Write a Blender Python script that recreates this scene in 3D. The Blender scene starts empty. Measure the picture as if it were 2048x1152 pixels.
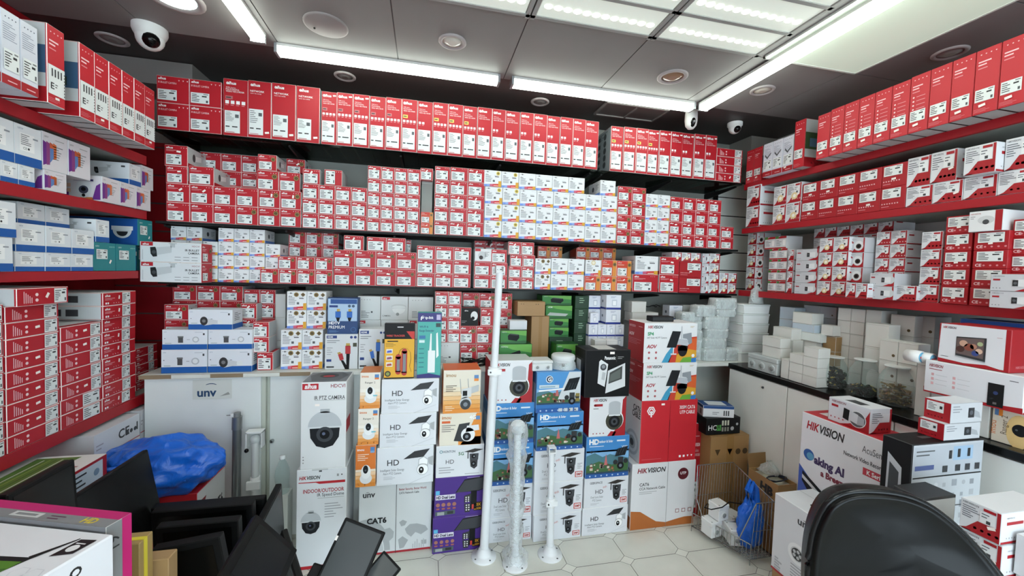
import bpy, math, random
from mathutils import Matrix, Vector
random.seed(7)
SC = bpy.context.scene
COL = SC.collection
# ------------------------------------------------------------------ camera
F = 790.0
HC = 1.42
RM = Matrix(((0.97630685, -0.02223046, -0.21524579),
             (-0.21406916, 0.04609316, -0.9757304),
             (0.03161229, 0.99868976, 0.04024221)))
cd = bpy.data.cameras.new('camera')
cd.sensor_width = 36.0
cd.lens = F / 2048 * 36.0
cd.clip_start = 0.02
cam = bpy.data.objects.new('camera', cd)
cam.matrix_world = Matrix.Translation((0, 0, HC)) @ RM.to_4x4()
COL.objects.link(cam)
SC.camera = cam
SC.view_settings.view_transform = 'Standard'
SC.view_settings.look = 'None'
SC.view_settings.gamma = 1.0
SC.view_settings.exposure = 0.45
W = bpy.data.worlds.new('world')
SC.world = W
W.use_nodes = True
W.node_tree.nodes['Background'].inputs[0].default_value = (0.80, 0.9, 1.0, 1)
W.node_tree.nodes['Background'].inputs[1].default_value = 5.5
TUBE_E, PANEL_E, TROFF_E, DOWN_E = 8.0, .30, 3.2, 3.0

# room numbers
CEIL = 2.44
YB = 2.63          # back wall
YS = 2.30          # front edge of the back shelves
XL, XR = -1.31, 2.09   # front edges of side shelves
XWL, XWR = -1.68, 2.46
YFRONT = -2.4

def ray(px, py):
    return RM @ Vector((px - 1024, -(py - 576), -F))
def at(px, py, x=None, y=None, z=None):
    d = ray(px, py)
    t = x / d[0] if x is not None else (y / d[1] if y is not None else (z - HC) / d[2])
    return Vector((0, 0, HC)) + d * t
def _solve(k, val, pt, axis):
    # coordinate along axis at which the image coordinate k equals val
    p0 = Vector(pt); p0[axis] = 0
    q0 = RM.transposed() @ (p0 - Vector((0, 0, HC)))
    e = Vector((0, 0, 0)); e[axis] = 1
    q1 = RM.transposed() @ e
    if k == 0: f = lambda v: F * v[0] + (val - 1024) * v[2]
    else: f = lambda v: F * v[1] - (val - 576) * v[2]
    return -f(q0) / f(q1)
def wx(px, y, z): return _solve(0, px, (0, y, z), 0)
def wyy(px, x, z): return _solve(0, px, (x, 0, z), 1)
def wz(py, x, y): return _solve(1, py, (x, y, 0), 2)

# ------------------------------------------------------------------ materials
_m = {}
def lin(h):
    h = h.lstrip('#')
    if len(h) == 3: h = ''.join(q * 2 for q in h)
    c = [int(h[i:i + 2], 16) / 255 for i in (0, 2, 4)]
    return [(v / 12.92 if v <= .04045 else ((v + .055) / 1.055) ** 2.4) for v in c]
PAL = dict(red='#b51222', dred='#9c0f1c', hred='#a6121e', white='#e6e8ea', wht2='#f2f3f3', grey='#8e9092', dgrey='#3c3d40',
           black='#0b0b0c', ink='#26282b', lab='#e4e9e8', blue='#0b57a4', lblue='#6d93dc', gold='#c9a227', seal='#8c7440',
           orange='#e98a2b', teal='#1a7f86', navy='#15357a', brown='#a07c4f', green='#2f7a33', dgreen='#14361f',
           purple='#43207e', yellow='#efc21e', tag='#f7eee8', fred='#a60c1c', silver='#a9adb0')
def M(name, rough=.5, metal=0, var=.05, **k):
    key = (name, rough, metal)
    if key in _m: return _m[key]
    hexc = PAL.get(name, name)
    m = bpy.data.materials.new('%s' % name.strip('#'))
    m.use_nodes = True
    nt = m.node_tree
    b = nt.nodes['Principled BSDF']
    c = lin(hexc)
    if var:
        tc = nt.nodes.new('ShaderNodeTexCoord')
        n = nt.nodes.new('ShaderNodeTexNoise')
        n.inputs['Scale'].default_value = 9.0
        n.inputs['Detail'].default_value = 1.0
        r = nt.nodes.new('ShaderNodeMix'); r.data_type = 'RGBA'
        r.inputs[6].default_value = [v * (1 - var) for v in c] + [1]
        r.inputs[7].default_value = [min(1, v * (1 + var)) for v in c] + [1]
        nt.links.new(tc.outputs['Object'], n.inputs['Vector'])
        nt.links.new(n.outputs['Fac'], r.inputs[0])
        nt.links.new(r.outputs[2], b.inputs['Base Color'])
    else:
        b.inputs['Base Color'].default_value = c + [1]
    b.inputs['Roughness'].default_value = rough
    if max(c) < .02: b.inputs['Specular IOR Level'].default_value = .22
    b.inputs['Metallic'].default_value = metal
    _m[key] = m
    return m
def Mglow(name, hexc, s):
    if name in _m: return _m[name]
    m = bpy.data.materials.new(name); m.use_nodes = True
    b = m.node_tree.nodes['Principled BSDF']
    c = lin(hexc)
    b.inputs['Base Color'].default_value = c + [1]
    b.inputs['Emission Color'].default_value = c + [1]
    b.inputs['Emission Strength'].default_value = s
    _m[name] = m
    return m
def Mclear(name, hexc='#f0f6f6', fac=.8, rough=.1, bump=0, bscale=30, edge=.6, pcol=None):
    if name in _m: return _m[name]
    m = bpy.data.materials.new(name); m.use_nodes = True
    nt = m.node_tree
    for n in list(nt.nodes): nt.nodes.remove(n)
    o = nt.nodes.new('ShaderNodeOutputMaterial'); mx = nt.nodes.new('ShaderNodeMixShader')
    t = nt.nodes.new('ShaderNodeBsdfTransparent'); p = nt.nodes.new('ShaderNodeBsdfPrincipled')
    t.inputs[0].default_value = lin(hexc) + [1]
    p.inputs['Base Color'].default_value = lin(pcol or hexc) + [1]
    p.inputs['Roughness'].default_value = rough
    fr = nt.nodes.new('ShaderNodeLayerWeight'); fr.inputs[0].default_value = .35
    ma = nt.nodes.new('ShaderNodeMath'); ma.operation = 'MULTIPLY_ADD'; ma.use_clamp = True
    ma.inputs[1].default_value = edge; ma.inputs[2].default_value = 1 - fac
    nt.links.new(fr.outputs['Facing'], ma.inputs[0])
    nt.links.new(ma.outputs[0], mx.inputs[0])
    nt.links.new(t.outputs[0], mx.inputs[1]); nt.links.new(p.outputs[0], mx.inputs[2])
    nt.links.new(mx.outputs[0], o.inputs[0])
    if bump:
        tc = nt.nodes.new('ShaderNodeTexCoord'); n = nt.nodes.new('ShaderNodeTexNoise'); n.inputs['Scale'].default_value = bscale
        bp = nt.nodes.new('ShaderNodeBump'); bp.inputs['Strength'].default_value = bump; bp.inputs['Distance'].default_value = .01
        nt.links.new(tc.outputs['Object'], n.inputs['Vector']); nt.links.new(n.outputs['Fac'], bp.inputs['Height'])
        nt.links.new(bp.outputs[0], p.inputs['Normal']); nt.links.new(bp.outputs[0], fr.inputs['Normal'])
    _m[name] = m
    return m

# ------------------------------------------------------------------ text
_tx = {}
def glyphs(s, res=1, bold=0.0, shear=0.0):
    k = (s, res, bold, shear)
    if k in _tx: return _tx[k]
    cu = bpy.data.curves.new('t', 'FONT'); cu.body = s; cu.resolution_u = res; cu.offset = bold; cu.shear = shear
    ob = bpy.data.objects.new('t', cu); COL.objects.link(ob)
    dg = bpy.context.evaluated_depsgraph_get()
    me = ob.evaluated_get(dg).to_mesh()
    vs = [(v.co.x, v.co.y) for v in me.vertices]; fs = [tuple(p.vertices) for p in me.polygons]
    ob.evaluated_get(dg).to_mesh_clear()
    bpy.data.objects.remove(ob); bpy.data.curves.remove(cu)
    x0 = min(v[0] for v in vs); x1 = max(v[0] for v in vs); y0 = 0.0; y1 = max(v[1] for v in vs)
    vs = [((x - x0), (y - y0)) for x, y in vs]
    _tx[k] = (vs, fs, x1 - x0, y1 - y0)
    return _tx[k]

# ------------------------------------------------------------------ mesh collector
class MB:
    def __init__(s): s.v = []; s.f = []; s.mi = []; s.mats = []; s.sm = []
    def m(s, mat):
        if isinstance(mat, str): mat = M(mat)
        if mat not in s.mats: s.mats.append(mat)
        return s.mats.index(mat)
    def add(s, vs, fs, mat, smooth=False):
        o = len(s.v); s.v += [tuple(v) for v in vs]
        k = s.m(mat)
        for f in fs: s.f.append(tuple(i + o for i in f)); s.mi.append(k); s.sm.append(smooth)
    def box(s, x0, x1, y0, y1, z0, z1, mat, ch=0, emat=None):
        if x0 > x1: x0, x1 = x1, x0
        if y0 > y1: y0, y1 = y1, y0
        if z0 > z1: z0, z1 = z1, z0
        if not ch:
            v = [(x, y, z) for x in (x0, x1) for y in (y0, y1) for z in (z0, z1)]
            s.add(v, [(0, 1, 3, 2), (4, 6, 7, 5), (0, 4, 5, 1), (2, 3, 7, 6), (0, 2, 6, 4), (1, 5, 7, 3)], mat); return
        lo = (x0, y0, z0); hi = (x1, y1, z1); vs = {}; L = []
        for sx in (0, 1):
            for sy in (0, 1):
                for sz in (0, 1):
                    sg = (sx, sy, sz)
                    for ax in range(3):
                        p = [0, 0, 0]
                        for a in range(3):
                            c = (lo, hi)[sg[a]][a]
                            p[a] = c if a == ax else c + (ch if sg[a] == 0 else -ch)
                        vs[(sg, ax)] = len(L); L.append(tuple(p))
        faces = []; ef = []
        for ax in range(3):
            a, b = [q for q in range(3) if q != ax]
            for sd in (0, 1):
                q = []
                for (ia, ib) in ((0, 0), (1, 0), (1, 1), (0, 1)):
                    sg = [0, 0, 0]; sg[ax] = sd; sg[a] = ia; sg[b] = ib
                    q.append(vs[(tuple(sg), ax)])
                if (sd == 0) != (ax == 1): q.reverse()
                faces.append(q)
        for ax in range(3):      # edges along ax
            a, b = [q for q in range(3) if q != ax]
            for ia in (0, 1):
                for ib in (0, 1):
                    s0 = [0, 0, 0]; s1 = [0, 0, 0]; s0[ax] = 0; s1[ax] = 1
                    for S in (s0, s1): S[a] = ia; S[b] = ib
                    s0 = tuple(s0); s1 = tuple(s1)
                    q = [vs[(s0, a)], vs[(s1, a)], vs[(s1, b)], vs[(s0, b)]]
                    if ((ia + ib) % 2 == 0) == (ax != 1): q.reverse()
                    ef.append(q)
        for sx in (0, 1):
            for sy in (0, 1):
                for sz in (0, 1):
                    q = [vs[((sx, sy, sz), k)] for k in range(3)]
                    if (sx + sy + sz) % 2 == 0: q.reverse()
                    ef.append(q)
        s.add(L, faces, mat); s.add(L, ef, emat or mat)
    def prism(s, pts, axis, a0, a1, mat, smooth=False):
        # pts 2-D polygon in the other two axes, extruded along axis
        n = len(pts); v = []
        for a in (a0, a1):
            for p in pts:
                q = list(p); q.insert(axis, a); v.append(q)
        fs = [tuple(range(n)), tuple(range(2 * n - 1, n - 1, -1))]
        s.add(v, fs, mat)
        s.add(v, [(i, i + n, (i + 1) % n + n, (i + 1) % n) for i in range(n)], mat, smooth)
    def lathe(s, prof, mat, c=(0, 0, 0), n=24, smooth=True, axis=2, flip=False):
        v = []; 
        for r, h in prof:
            for i in range(n):
                a = 2 * math.pi * i / n
                p = [r * math.cos(a), r * math.sin(a)]; p.insert(axis, h)
                v.append((p[0] + c[0], p[1] + c[1], p[2] + c[2]))
        fs = []
        for j in range(len(prof) - 1):
            for i in range(n):
                fs.append((j * n + i, j * n + (i + 1) % n, (j + 1) * n + (i + 1) % n, (j + 1) * n + i))
        s.add(v, fs, mat, smooth)
        s.add(v, [tuple(range(n))[::-1], tuple(range((len(prof) - 1) * n, len(prof) * n))], mat)
    def tube(s, pts, r, mat, n=8, smooth=True, closed=False):
        P = [Vector(p) for p in pts]; v = []; N = len(P)
        up = Vector((0, 0, 1))
        for i, p in enumerate(P):
            t = (P[min(i + 1, N - 1)] - P[max(i - 1, 0)])
            if t.length < 1e-9: t = Vector((0, 0, 1))
            t.normalize()
            u = t.cross(up)
            if u.length < .05: u = t.cross(Vector((1, 0, 0)))
            u.normalize(); w = t.cross(u)
            rr = r[i] if isinstance(r, (list, tuple)) else r
            for k in range(n):
                a = 2 * math.pi * k / n
                v.append(p + (u * math.cos(a) + w * math.sin(a)) * rr)
        fs = [(i * n + k, i * n + (k + 1) % n, (i + 1) * n + (k + 1) % n, (i + 1) * n + k) for i in range(N - 1) for k in range(n)]
        s.add(v, fs, mat, smooth)
        s.add(v, [tuple(range(n))[::-1], tuple(range((N - 1) * n, N * n))], mat)
    def ball(s, c, r, mat, n=14, m=8, sc=(1, 1, 1)):
        v = []
        for j in range(m + 1):
            th = math.pi * j / m
            for i in range(n):
                a = 2 * math.pi * i / n
                v.append((c[0] + r * sc[0] * math.sin(th) * math.cos(a), c[1] + r * sc[1] * math.sin(th) * math.sin(a), c[2] + r * sc[2] * math.cos(th)))
        s.add(v, [(j * n + i, (j + 1) * n + i, (j + 1) * n + (i + 1) % n, j * n + (i + 1) % n) for j in range(m) for i in range(n)], mat, True)
    def mesh(s, name):
        me = bpy.data.meshes.new(name)
        me.from_pydata(s.v, [], s.f)
        for mt in s.mats: me.materials.append(mt)
        me.polygons.foreach_set('material_index', s.mi)
        me.polygons.foreach_set('use_smooth', s.sm)
        me.update()
        return me
    def build(s, name, parent=None, loc=None, rotz=0):
        o = bpy.data.objects.new(name, s.mesh(name)); COL.objects.link(o)
        if parent: o.parent = parent
        if loc is not None: o.location = loc
        if rotz: o.rotation_euler = (0, 0, rotz)
        return o
def tag(o, label, cat, group=None, kind=None):
    if label: o['label'] = label
    if cat: o['category'] = cat
    if group: o['group'] = group
    if kind: o['kind'] = kind
    return o
def struct(name, mb, label=None):
    o = mb.build(name); o['kind'] = 'structure'
    if label: o['label'] = label
    return o
def empty(name, loc, rz=0, label=None, cat=None, group=None):
    o = bpy.data.objects.new(name, None); COL.objects.link(o); o.location = loc; o.rotation_euler = (0, 0, rz)
    o.empty_display_size = .05
    return tag(o, label, cat, group)

# ------------------------------------------------------------------ printed boxes
class Art:
    """draws flat print or stickers on the faces of a w*d*h box (origin: middle of the bottom; front faces -Y)"""
    def __init__(s, w, d, h, mb=None, base=0.0):
        s.w, s.d, s.h = w, d, h; s.mb = mb or MB(); s.base = base; s.parts = {}
    def part(s, name, base=.0012):
        if name not in s.parts: s.parts[name] = Art(s.w, s.d, s.h, None, base)
        return s.parts[name]
    def size(s, f): return (s.w, s.h) if f in 'FB' else ((s.d, s.h) if f in 'LR' else (s.w, s.d))
    def P(s, f, u, v, e):
        e += s.base; w, d, h = s.w, s.d, s.h
        if f == 'F': return (-w / 2 + u * w, -d / 2 - e, v * h)
        if f == 'B': return (w / 2 - u * w, d / 2 + e, v * h)
        if f == 'L': return (-w / 2 - e, d / 2 - u * d, v * h)
        if f == 'R': return (w / 2 + e, -d / 2 + u * d, v * h)
        return (-w / 2 + u * w, -d / 2 + v * d, h + e)
    def poly(s, f, pts, mat, l=1):
        s.mb.add([s.P(f, u, v, .0004 * l) for u, v in pts], [tuple(range(len(pts)))], mat)
    def rect(s, f, u0, v0, u1, v1, mat, l=1): s.poly(f, [(u0, v0), (u1, v0), (u1, v1), (u0, v1)], mat, l)
    def circ(s, f, u, v, r, mat, l=1, n=14, ry=None, a0=0, a1=360):
        W, H_ = s.size(f); ry = ry or r
        pts = [(u + r * math.cos(math.radians(a0 + (a1 - a0) * i / n)) / W, v + ry * math.sin(math.radians(a0 + (a1 - a0) * i / n)) / H_) for i in range(n + (a1 - a0 < 360))]
        s.poly(f, pts, mat, l)
    def text(s, f, t, u, v, size, mat='ink', al='l', l=1, bold=0, sh=0, maxw=None, res=1, rot=0):
        res = max(res, 3 if size > .018 else (2 if size > .007 else 1))
        vs, fs, tw, th = glyphs(t, res, bold, sh)
        W, H_ = s.size(f); k = size / .70
        if maxw and tw * k > maxw: kx = maxw / tw
        else: kx = k
        ox = {'l': 0, 'c': -tw * kx / 2, 'r': -tw * kx}[al]
        cr, sr = math.cos(math.radians(rot)), math.sin(math.radians(rot)); V = []
        for x, y in vs:
            X = x * kx + ox; Y = y * k
            V.append(s.P(f, u + (X * cr - Y * sr) / W, v + (X * sr + Y * cr) / H_, .0004 * l))
        s.mb.add(V, fs, mat)
    def lines(s, f, u0, v0, u1, v1, n, mat='ink', l=1, th=.35, seed=3):
        rr = random.Random(seed * 97 + n); step = (v1 - v0) / n
        for i in range(n):
            y = v1 - (i + .5) * step; L = (u1 - u0) * (.45 + .55 * rr.random())
            s.rect(f, u0, y - step * th / 2, u0 + L, y + step * th / 2, mat, l)
    def protos(s, name):
        out = [(name, s.mb.mesh(name))]
        kids = [(k, p.mb.mesh(k)) for k, p in s.parts.items()]
        return out[0], kids

def base_box(w, d, h, mat, emat=None, ch=.0012, seam=True):
    a = Art(w, d, h)
    a.mb.box(-w / 2, w / 2, -d / 2, d / 2, 0, h, mat, ch, emat)
    return a
def put(pr, loc, rz, label, cat='box', group=None, skip=()):
    (n, me), kids = pr
    o = bpy.data.objects.new(n, me); COL.objects.link(o)
    o.location = loc; o.rotation_euler = (0, 0, rz); tag(o, label, cat, group)
    for k, km in kids:
        if k in skip: continue
        c = bpy.data.objects.new(k, km); COL.objects.link(c); c.parent = o
    return o
ORD = ['', 'second', 'third', 'fourth', 'fifth', 'sixth', 'seventh', 'eighth', 'ninth', 'tenth', 'eleventh', 'twelfth']
def colname(c, n):
    if n == 1: return ''
    if n == 2: return ('left', 'right')[c] + ' column'
    if c == 0: return 'leftmost'
    if c == n - 1: return 'rightmost'
    if n % 2 and c == n // 2 and n > 3: return 'middle column'
    if n == 3: return 'middle column'
    if c < n / 2: return ORD[c] + ' from left'
    return ORD[n - 1 - c] + ' from right'
def rowname(r, n):
    if n == 1: return ''
    if r == 0: return 'bottom row' if n > 1 else ''
    if r == n - 1: return 'top row'
    if n == 3: return 'middle row'
    return ORD[r] + ' row up'
def mklabel(look, c, nc, r, nr, place):
    q = [x for x in (look, colname(c, nc), rowname(r, nr), place) if x]
    return ', '.join(q)

# wall frames: returns world position and rotation of a box whose front-bottom-centre is at (a, z) on the wall front
def wallpos(wall, a, z, off, d):
    if wall == 'B': return (a, YS + off + d / 2, z), 0.0
    if wall == 'L': return (XL - off - d / 2, a, z), math.pi / 2
    if wall == 'R': return (XR + off + d / 2, a, z), -math.pi / 2
    if wall == 'P': return (a, off + d / 2, z), 0.0
def span(wall, px, z, off):
    if wall == 'B': return wx(px, YS + off, z)
    if wall == 'P': return wx(px, off, z)
    if wall == 'L': return wyy(px, XL - off, z)
    if wall == 'R': return wyy(px, XR + off, z)
def height(wall, py, a, off):
    if wall == 'B': return wz(py, a, YS + off)
    if wall == 'P': return wz(py, a, off)
    if wall == 'L': return wz(py, XL - off, a)
    if wall == 'R': return wz(py, XR + off, a)
STY = {}
NAMES = dict(red='red_camera_box', small='small_red_camera_box', whitebox='white_camera_box', orange='orange_camera_box', hikw='two_tone_camera_box', hikred='dark_red_camera_box', hikside='camera_picture_box', greencam='green_topped_camera_box', uniw='blue_footed_carton', teal='teal_carton', plain='plain_carton', widered='camera_carton')
def blk(wall, z0, pL, pR, pyT, cols, rows, style, look, place, group, off=0.0, d=.2, skip=(), name='camera_box', gap=.0015, only=None, z1=None, kw=None, r0=0, nr=None, jit=.003, c0=0, ncl=None, skp=()):
    """a block of cols x rows equal boxes seen between image columns pL..pR (at its foot) and with its top at image row pyT"""
    a0 = span(wall, pL, z0, off); a1 = span(wall, pR, z0, off)
    if z1 is None: z1 = height(wall, pyT, (a0 + a1) / 2, off)
    sg = 1 if a1 > a0 else -1
    pw = abs(a1 - a0) / cols; ph = (z1 - z0) / rows
    w = pw - gap; h = ph - .0006
    art = STY[style](w, d, h, **(kw or {}))
    pr = art.protos(NAMES.get(style, name) if name in ('camera_box', 'carton') else name)
    rr = random.Random(int(pL * 7 + pR * 3 + rows))
    for r in range(rows):
        for c in range(cols):
            if (c, r) in skip: continue
            if only and (c, r) not in only: continue
            a = a0 + sg * (c + .5) * pw
            (x, y, z), rz = wallpos(wall, a, z0 + r * ph, off + rr.uniform(0, jit), d)
            lab = mklabel(look, c + c0, ncl or cols, r + r0, nr or rows, place)
            sk = list(skp)
            if rr.random() < .5: sk.append('price_tag')
            put(pr, (x, y, z), rz, lab, 'box', group, sk)
    return z0 + rows * ph
# ------------------------------------------------------------------ printed designs
def sticker(a, f, u0, v0, u1, v1, n=5, name='label_sticker', rich=True, seed=1, dark='ink'):
    p = a.part(name)
    p.rect(f, u0, v0, u1, v1, 'lab', 1)
    du, dv = u1 - u0, v1 - v0
    p.lines(f, u0 + du * .06, v0 + dv * .12, u0 + du * .55, v1 - dv * .1, n, dark, 2, .38, seed)
    if rich:
        p.rect(f, u0 + du * .6, v0 + dv * .62, u0 + du * .86, v0 + dv * .74, dark, 2)
        p.rect(f, u0 + du * .68, v1 - dv * .16, u0 + du * .94, v1 - dv * .08, '#7d8284', 2)
        p.rect(f, u0 + du * .82, v0 + dv * .1, u0 + du * .93, v0 + dv * .32, '#4a4d50', 2)
def price(a, f, u, v, s=.02, rot=0):
    W_, H_ = a.size(f); p = a.part('price_tag', .0022)
    c, q = math.cos(math.radians(rot)), math.sin(math.radians(rot)); pts = []
    for x, y in ((-s, -s * .5), (s, -s * .5), (s, s * .5), (-s, s * .5)):
        pts.append((u + (x * c - y * q) / W_, v + (x * q + y * c) / H_))
    p.poly(f, pts, 'tag', 1)
def seal(a, f, u, v, r, dia=False, col='seal', ink='#3b2f1a'):
    p = a.part('round_seal' if not dia else 'diamond_seal', .0016)
    p.circ(f, u, v, r, col, 1, 4 if dia else 16)
    p.circ(f, u, v, r * .55, ink, 2, 10); p.rect(f, u - r * .1 / a.w, v - r * .3 / a.h, u + r * .1 / a.w, v + r * .3 / a.h, col, 3)
def icons(a, f, u, v, n, s, gap, mat='wht2', kind='sq'):
    W_, H_ = a.size(f)
    if n > 1: gap = min(gap, max(.001, (W_ * (.97 - u) - s) / (n - 1))); s = min(s, gap * .8)
    for i in range(n):
        uu = u + i * gap / W_
        if kind == 'sq': a.rect(f, uu, v, uu + s / W_, v + s / H_, mat)
        elif kind == 'ar': a.poly(f, [(uu, v + s / H_), (uu + s / W_, v + s / H_), (uu + s / 2 / W_, v)], mat)
        else: a.circ(f, uu + s / 2 / W_, v + s / 2 / H_, s / 2, mat, 1, 8)
def hikv(a, f, u, v, size, maxw, c1='#a81c28', c2='ink', l=1, res=1):
    g1 = glyphs('HIK', res, .03, .22); g2 = glyphs('VISION', res, .03, .22); k = size / .7; tot = (g1[2] + g2[2] + .05) * k; kx = min(1, maxw / tot); W_ = a.size(f)[0]
    a.text(f, 'HIK', u, v, size, c1, bold=.03, sh=.22, maxw=g1[2] * k * kx, l=l, res=res)
    a.text(f, 'VISION', u + (g1[2] + .05) * k * kx / W_, v, size, c2, bold=.03, sh=.22, maxw=g2[2] * k * kx, l=l, res=res)
def S(n):
    def deco(fn): STY[n] = fn; return fn
    return deco

def under(a, c='#b9bbbb'):
    w, d = a.w, a.d; e = -.0006
    a.mb.add([(-w / 2, -d / 2, e), (w / 2, -d / 2, e), (w / 2, d / 2, e), (-w / 2, d / 2, e)], [(0, 1, 2, 3)], c)
    a.mb.add([(-w / 2, -d / 2, e * 2), (-w / 2 + w * .1, -d / 2, e * 2), (-w / 2 + w * .1, d / 2, e * 2), (-w / 2, d / 2, e * 2)], [(0, 1, 2, 3)], 'black')  # black strip paints in the dark gap between neighbouring boxes
@S('red')
def s_red(w, d, h, sl=None, lab=(.07, .07, .74, .56), col='red', big=False, tagv=.7, icon='ar', side=True, top='red', title=None):
    a = base_box(w, d, h, col, 'tag' if side else 'dred')
    if side:
        for f in 'LR':
            a.rect(f, .015, .02, .985, .98, '#c9cccd'); a.rect(f, .015, .02, .985, .2, col, 2)
            a.circ(f, .32, .55, min(d, h) * .13, 'dgrey', 3, 12, ry=min(d, h) * .2); a.poly(f, [(.4, .68), (.72, .74), (.72, .5), (.4, .42)], '#f0f0f0', 2)
            a.text(f, 'alhua', .7, .84, h * .08, 'red', bold=.02, sh=.2, l=3)
    a.text('F', 'alhua', .07, .83, h * .095, 'wht2', bold=.03, sh=.25)
    a.rect('F', .07, .745, .5, .765, '#e9b9bc'); a.rect('F', .07, .70, .4, .715, '#d98a90')
    icons(a, 'F', .7 if sl is None else .62, .86, 3, h * .045, h * .12, '#f3d9da', icon)
    if title: a.text('F', title, .07, .70, h * .075, '#f3dcdd', maxw=w * .6)
    sticker(a, 'F', *lab)
    if sl: seal(a, 'F', .82, .72, h * .13, sl == 'dia')
    price(a, 'F', .62, tagv, min(w, h) * .09, random.choice((5, 40, 70, 85, -8)))
    return a
@S('small')
def s_small(w, d, h, col='red', side=True, lab=(.06, .06, .86, .7)):
    a = base_box(w, d, h, col, 'tag' if side else 'dred')
    for f in 'LR': a.rect(f, .02, .02, .98, .98, '#b9bcbd' if side else 'dred')
    a.text('F', 'alhua', .07, .82, h * .1, 'wht2', bold=.03, sh=.25)
    icons(a, 'F', .66, .85, 3, h * .05, h * .13, '#f3d9da', 'ar')
    sticker(a, 'F', *lab)
    price(a, 'F', .5, .78, min(w, h) * .1, random.choice((10, 45, 75, 60)))
    return a
@S('orange')
def s_orange(w, d, h, lab=(.07, .07, .68, .55)):
    a = base_box(w, d, h, '#c8472c', 'tag')
    a.rect('F', .74, .01, .99, .99, '#d98a3a'); a.rect('F', .01, .8, .74, .99, '#cf3a2c'); a.rect('R', .01, .01, .99, .99, '#d98a3a')
    a.text('F', 'alhua', .07, .84, h * .09, 'wht2', bold=.03, sh=.25); a.rect('F', .07, .73, .5, .76, '#f3cfc0')
    sticker(a, 'F', *lab); seal(a, 'F', .86, .75, h * .12)
    price(a, 'F', .5, .8, h * .08, 30)
    return a
@S('whitebox')
def s_white(w, d, h, sl=0, front='white'):
    a = base_box(w, d, h, front, '#cfd3d6')
    n = 6
    cols = ['#6c8fdc', '#8ea6df', '#c65a78', '#cf2b3c', '#d2432f', '#d9a02b']
    for i in range(n):
        t = .13 + .015 * i + (.16 if (sl and i == 5) else 0)
        a.poly('F', [(i / n * .98 + .01, .01), ((i + 1) / n * .98 + .01, .01), ((i + 1) / n * .98 + .01, t + .012), (i / n * .98 + .01, t)], cols[i])
    a.rect('F', .55, .05, .82, .085, '#f0d6c8', 2)
    a.circ('F', .2, .9, h * .035, 'ink'); a.rect('F', .07, .89, .3, .905, 'ink')
    if not sl: icons(a, 'F', .7, .88, 3, h * .03, h * .1, '#9fa3a8', 'c')
    a.text('F', 'alhua', .08, .70, h * .06, 'ink', bold=.03)
    p = a
    p.lines('F', .08, .28, .52, .68, 6, '#5d6266', 1, .35, 5)
    p.rect('F', .62, .6, .85, .645, 'dgrey'); p.rect('F', .6, .68, .82, .70, '#8c9094')
    p.rect('F', .55 if not sl else .5, .30, .66 if not sl else .62, .42, '#5a5d60')
    for f in 'LR': a.rect(f, .02, .02, .98, .2, 'lblue'); a.circ(f, .4, .55, h * .17, '#55585c'); a.lines(f, .62, .4, .9, .8, 4, '#8a8d90')
    a.lines('T', .1, .1, .9, .3, 2, '#d06070')
    if sl == 1: seal(a, 'F', .80, .83, h * .12, False, '#e3cf62', '#5a4a14')
    if sl == 2: seal(a, 'F', .48, .83, h * .12); seal(a, 'F', .82, .83, h * .12, True)
    if sl == 3: seal(a, 'F', .5, .83, h * .15, False, '#d9c9a0', '#f4f0e4')
    return a
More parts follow.
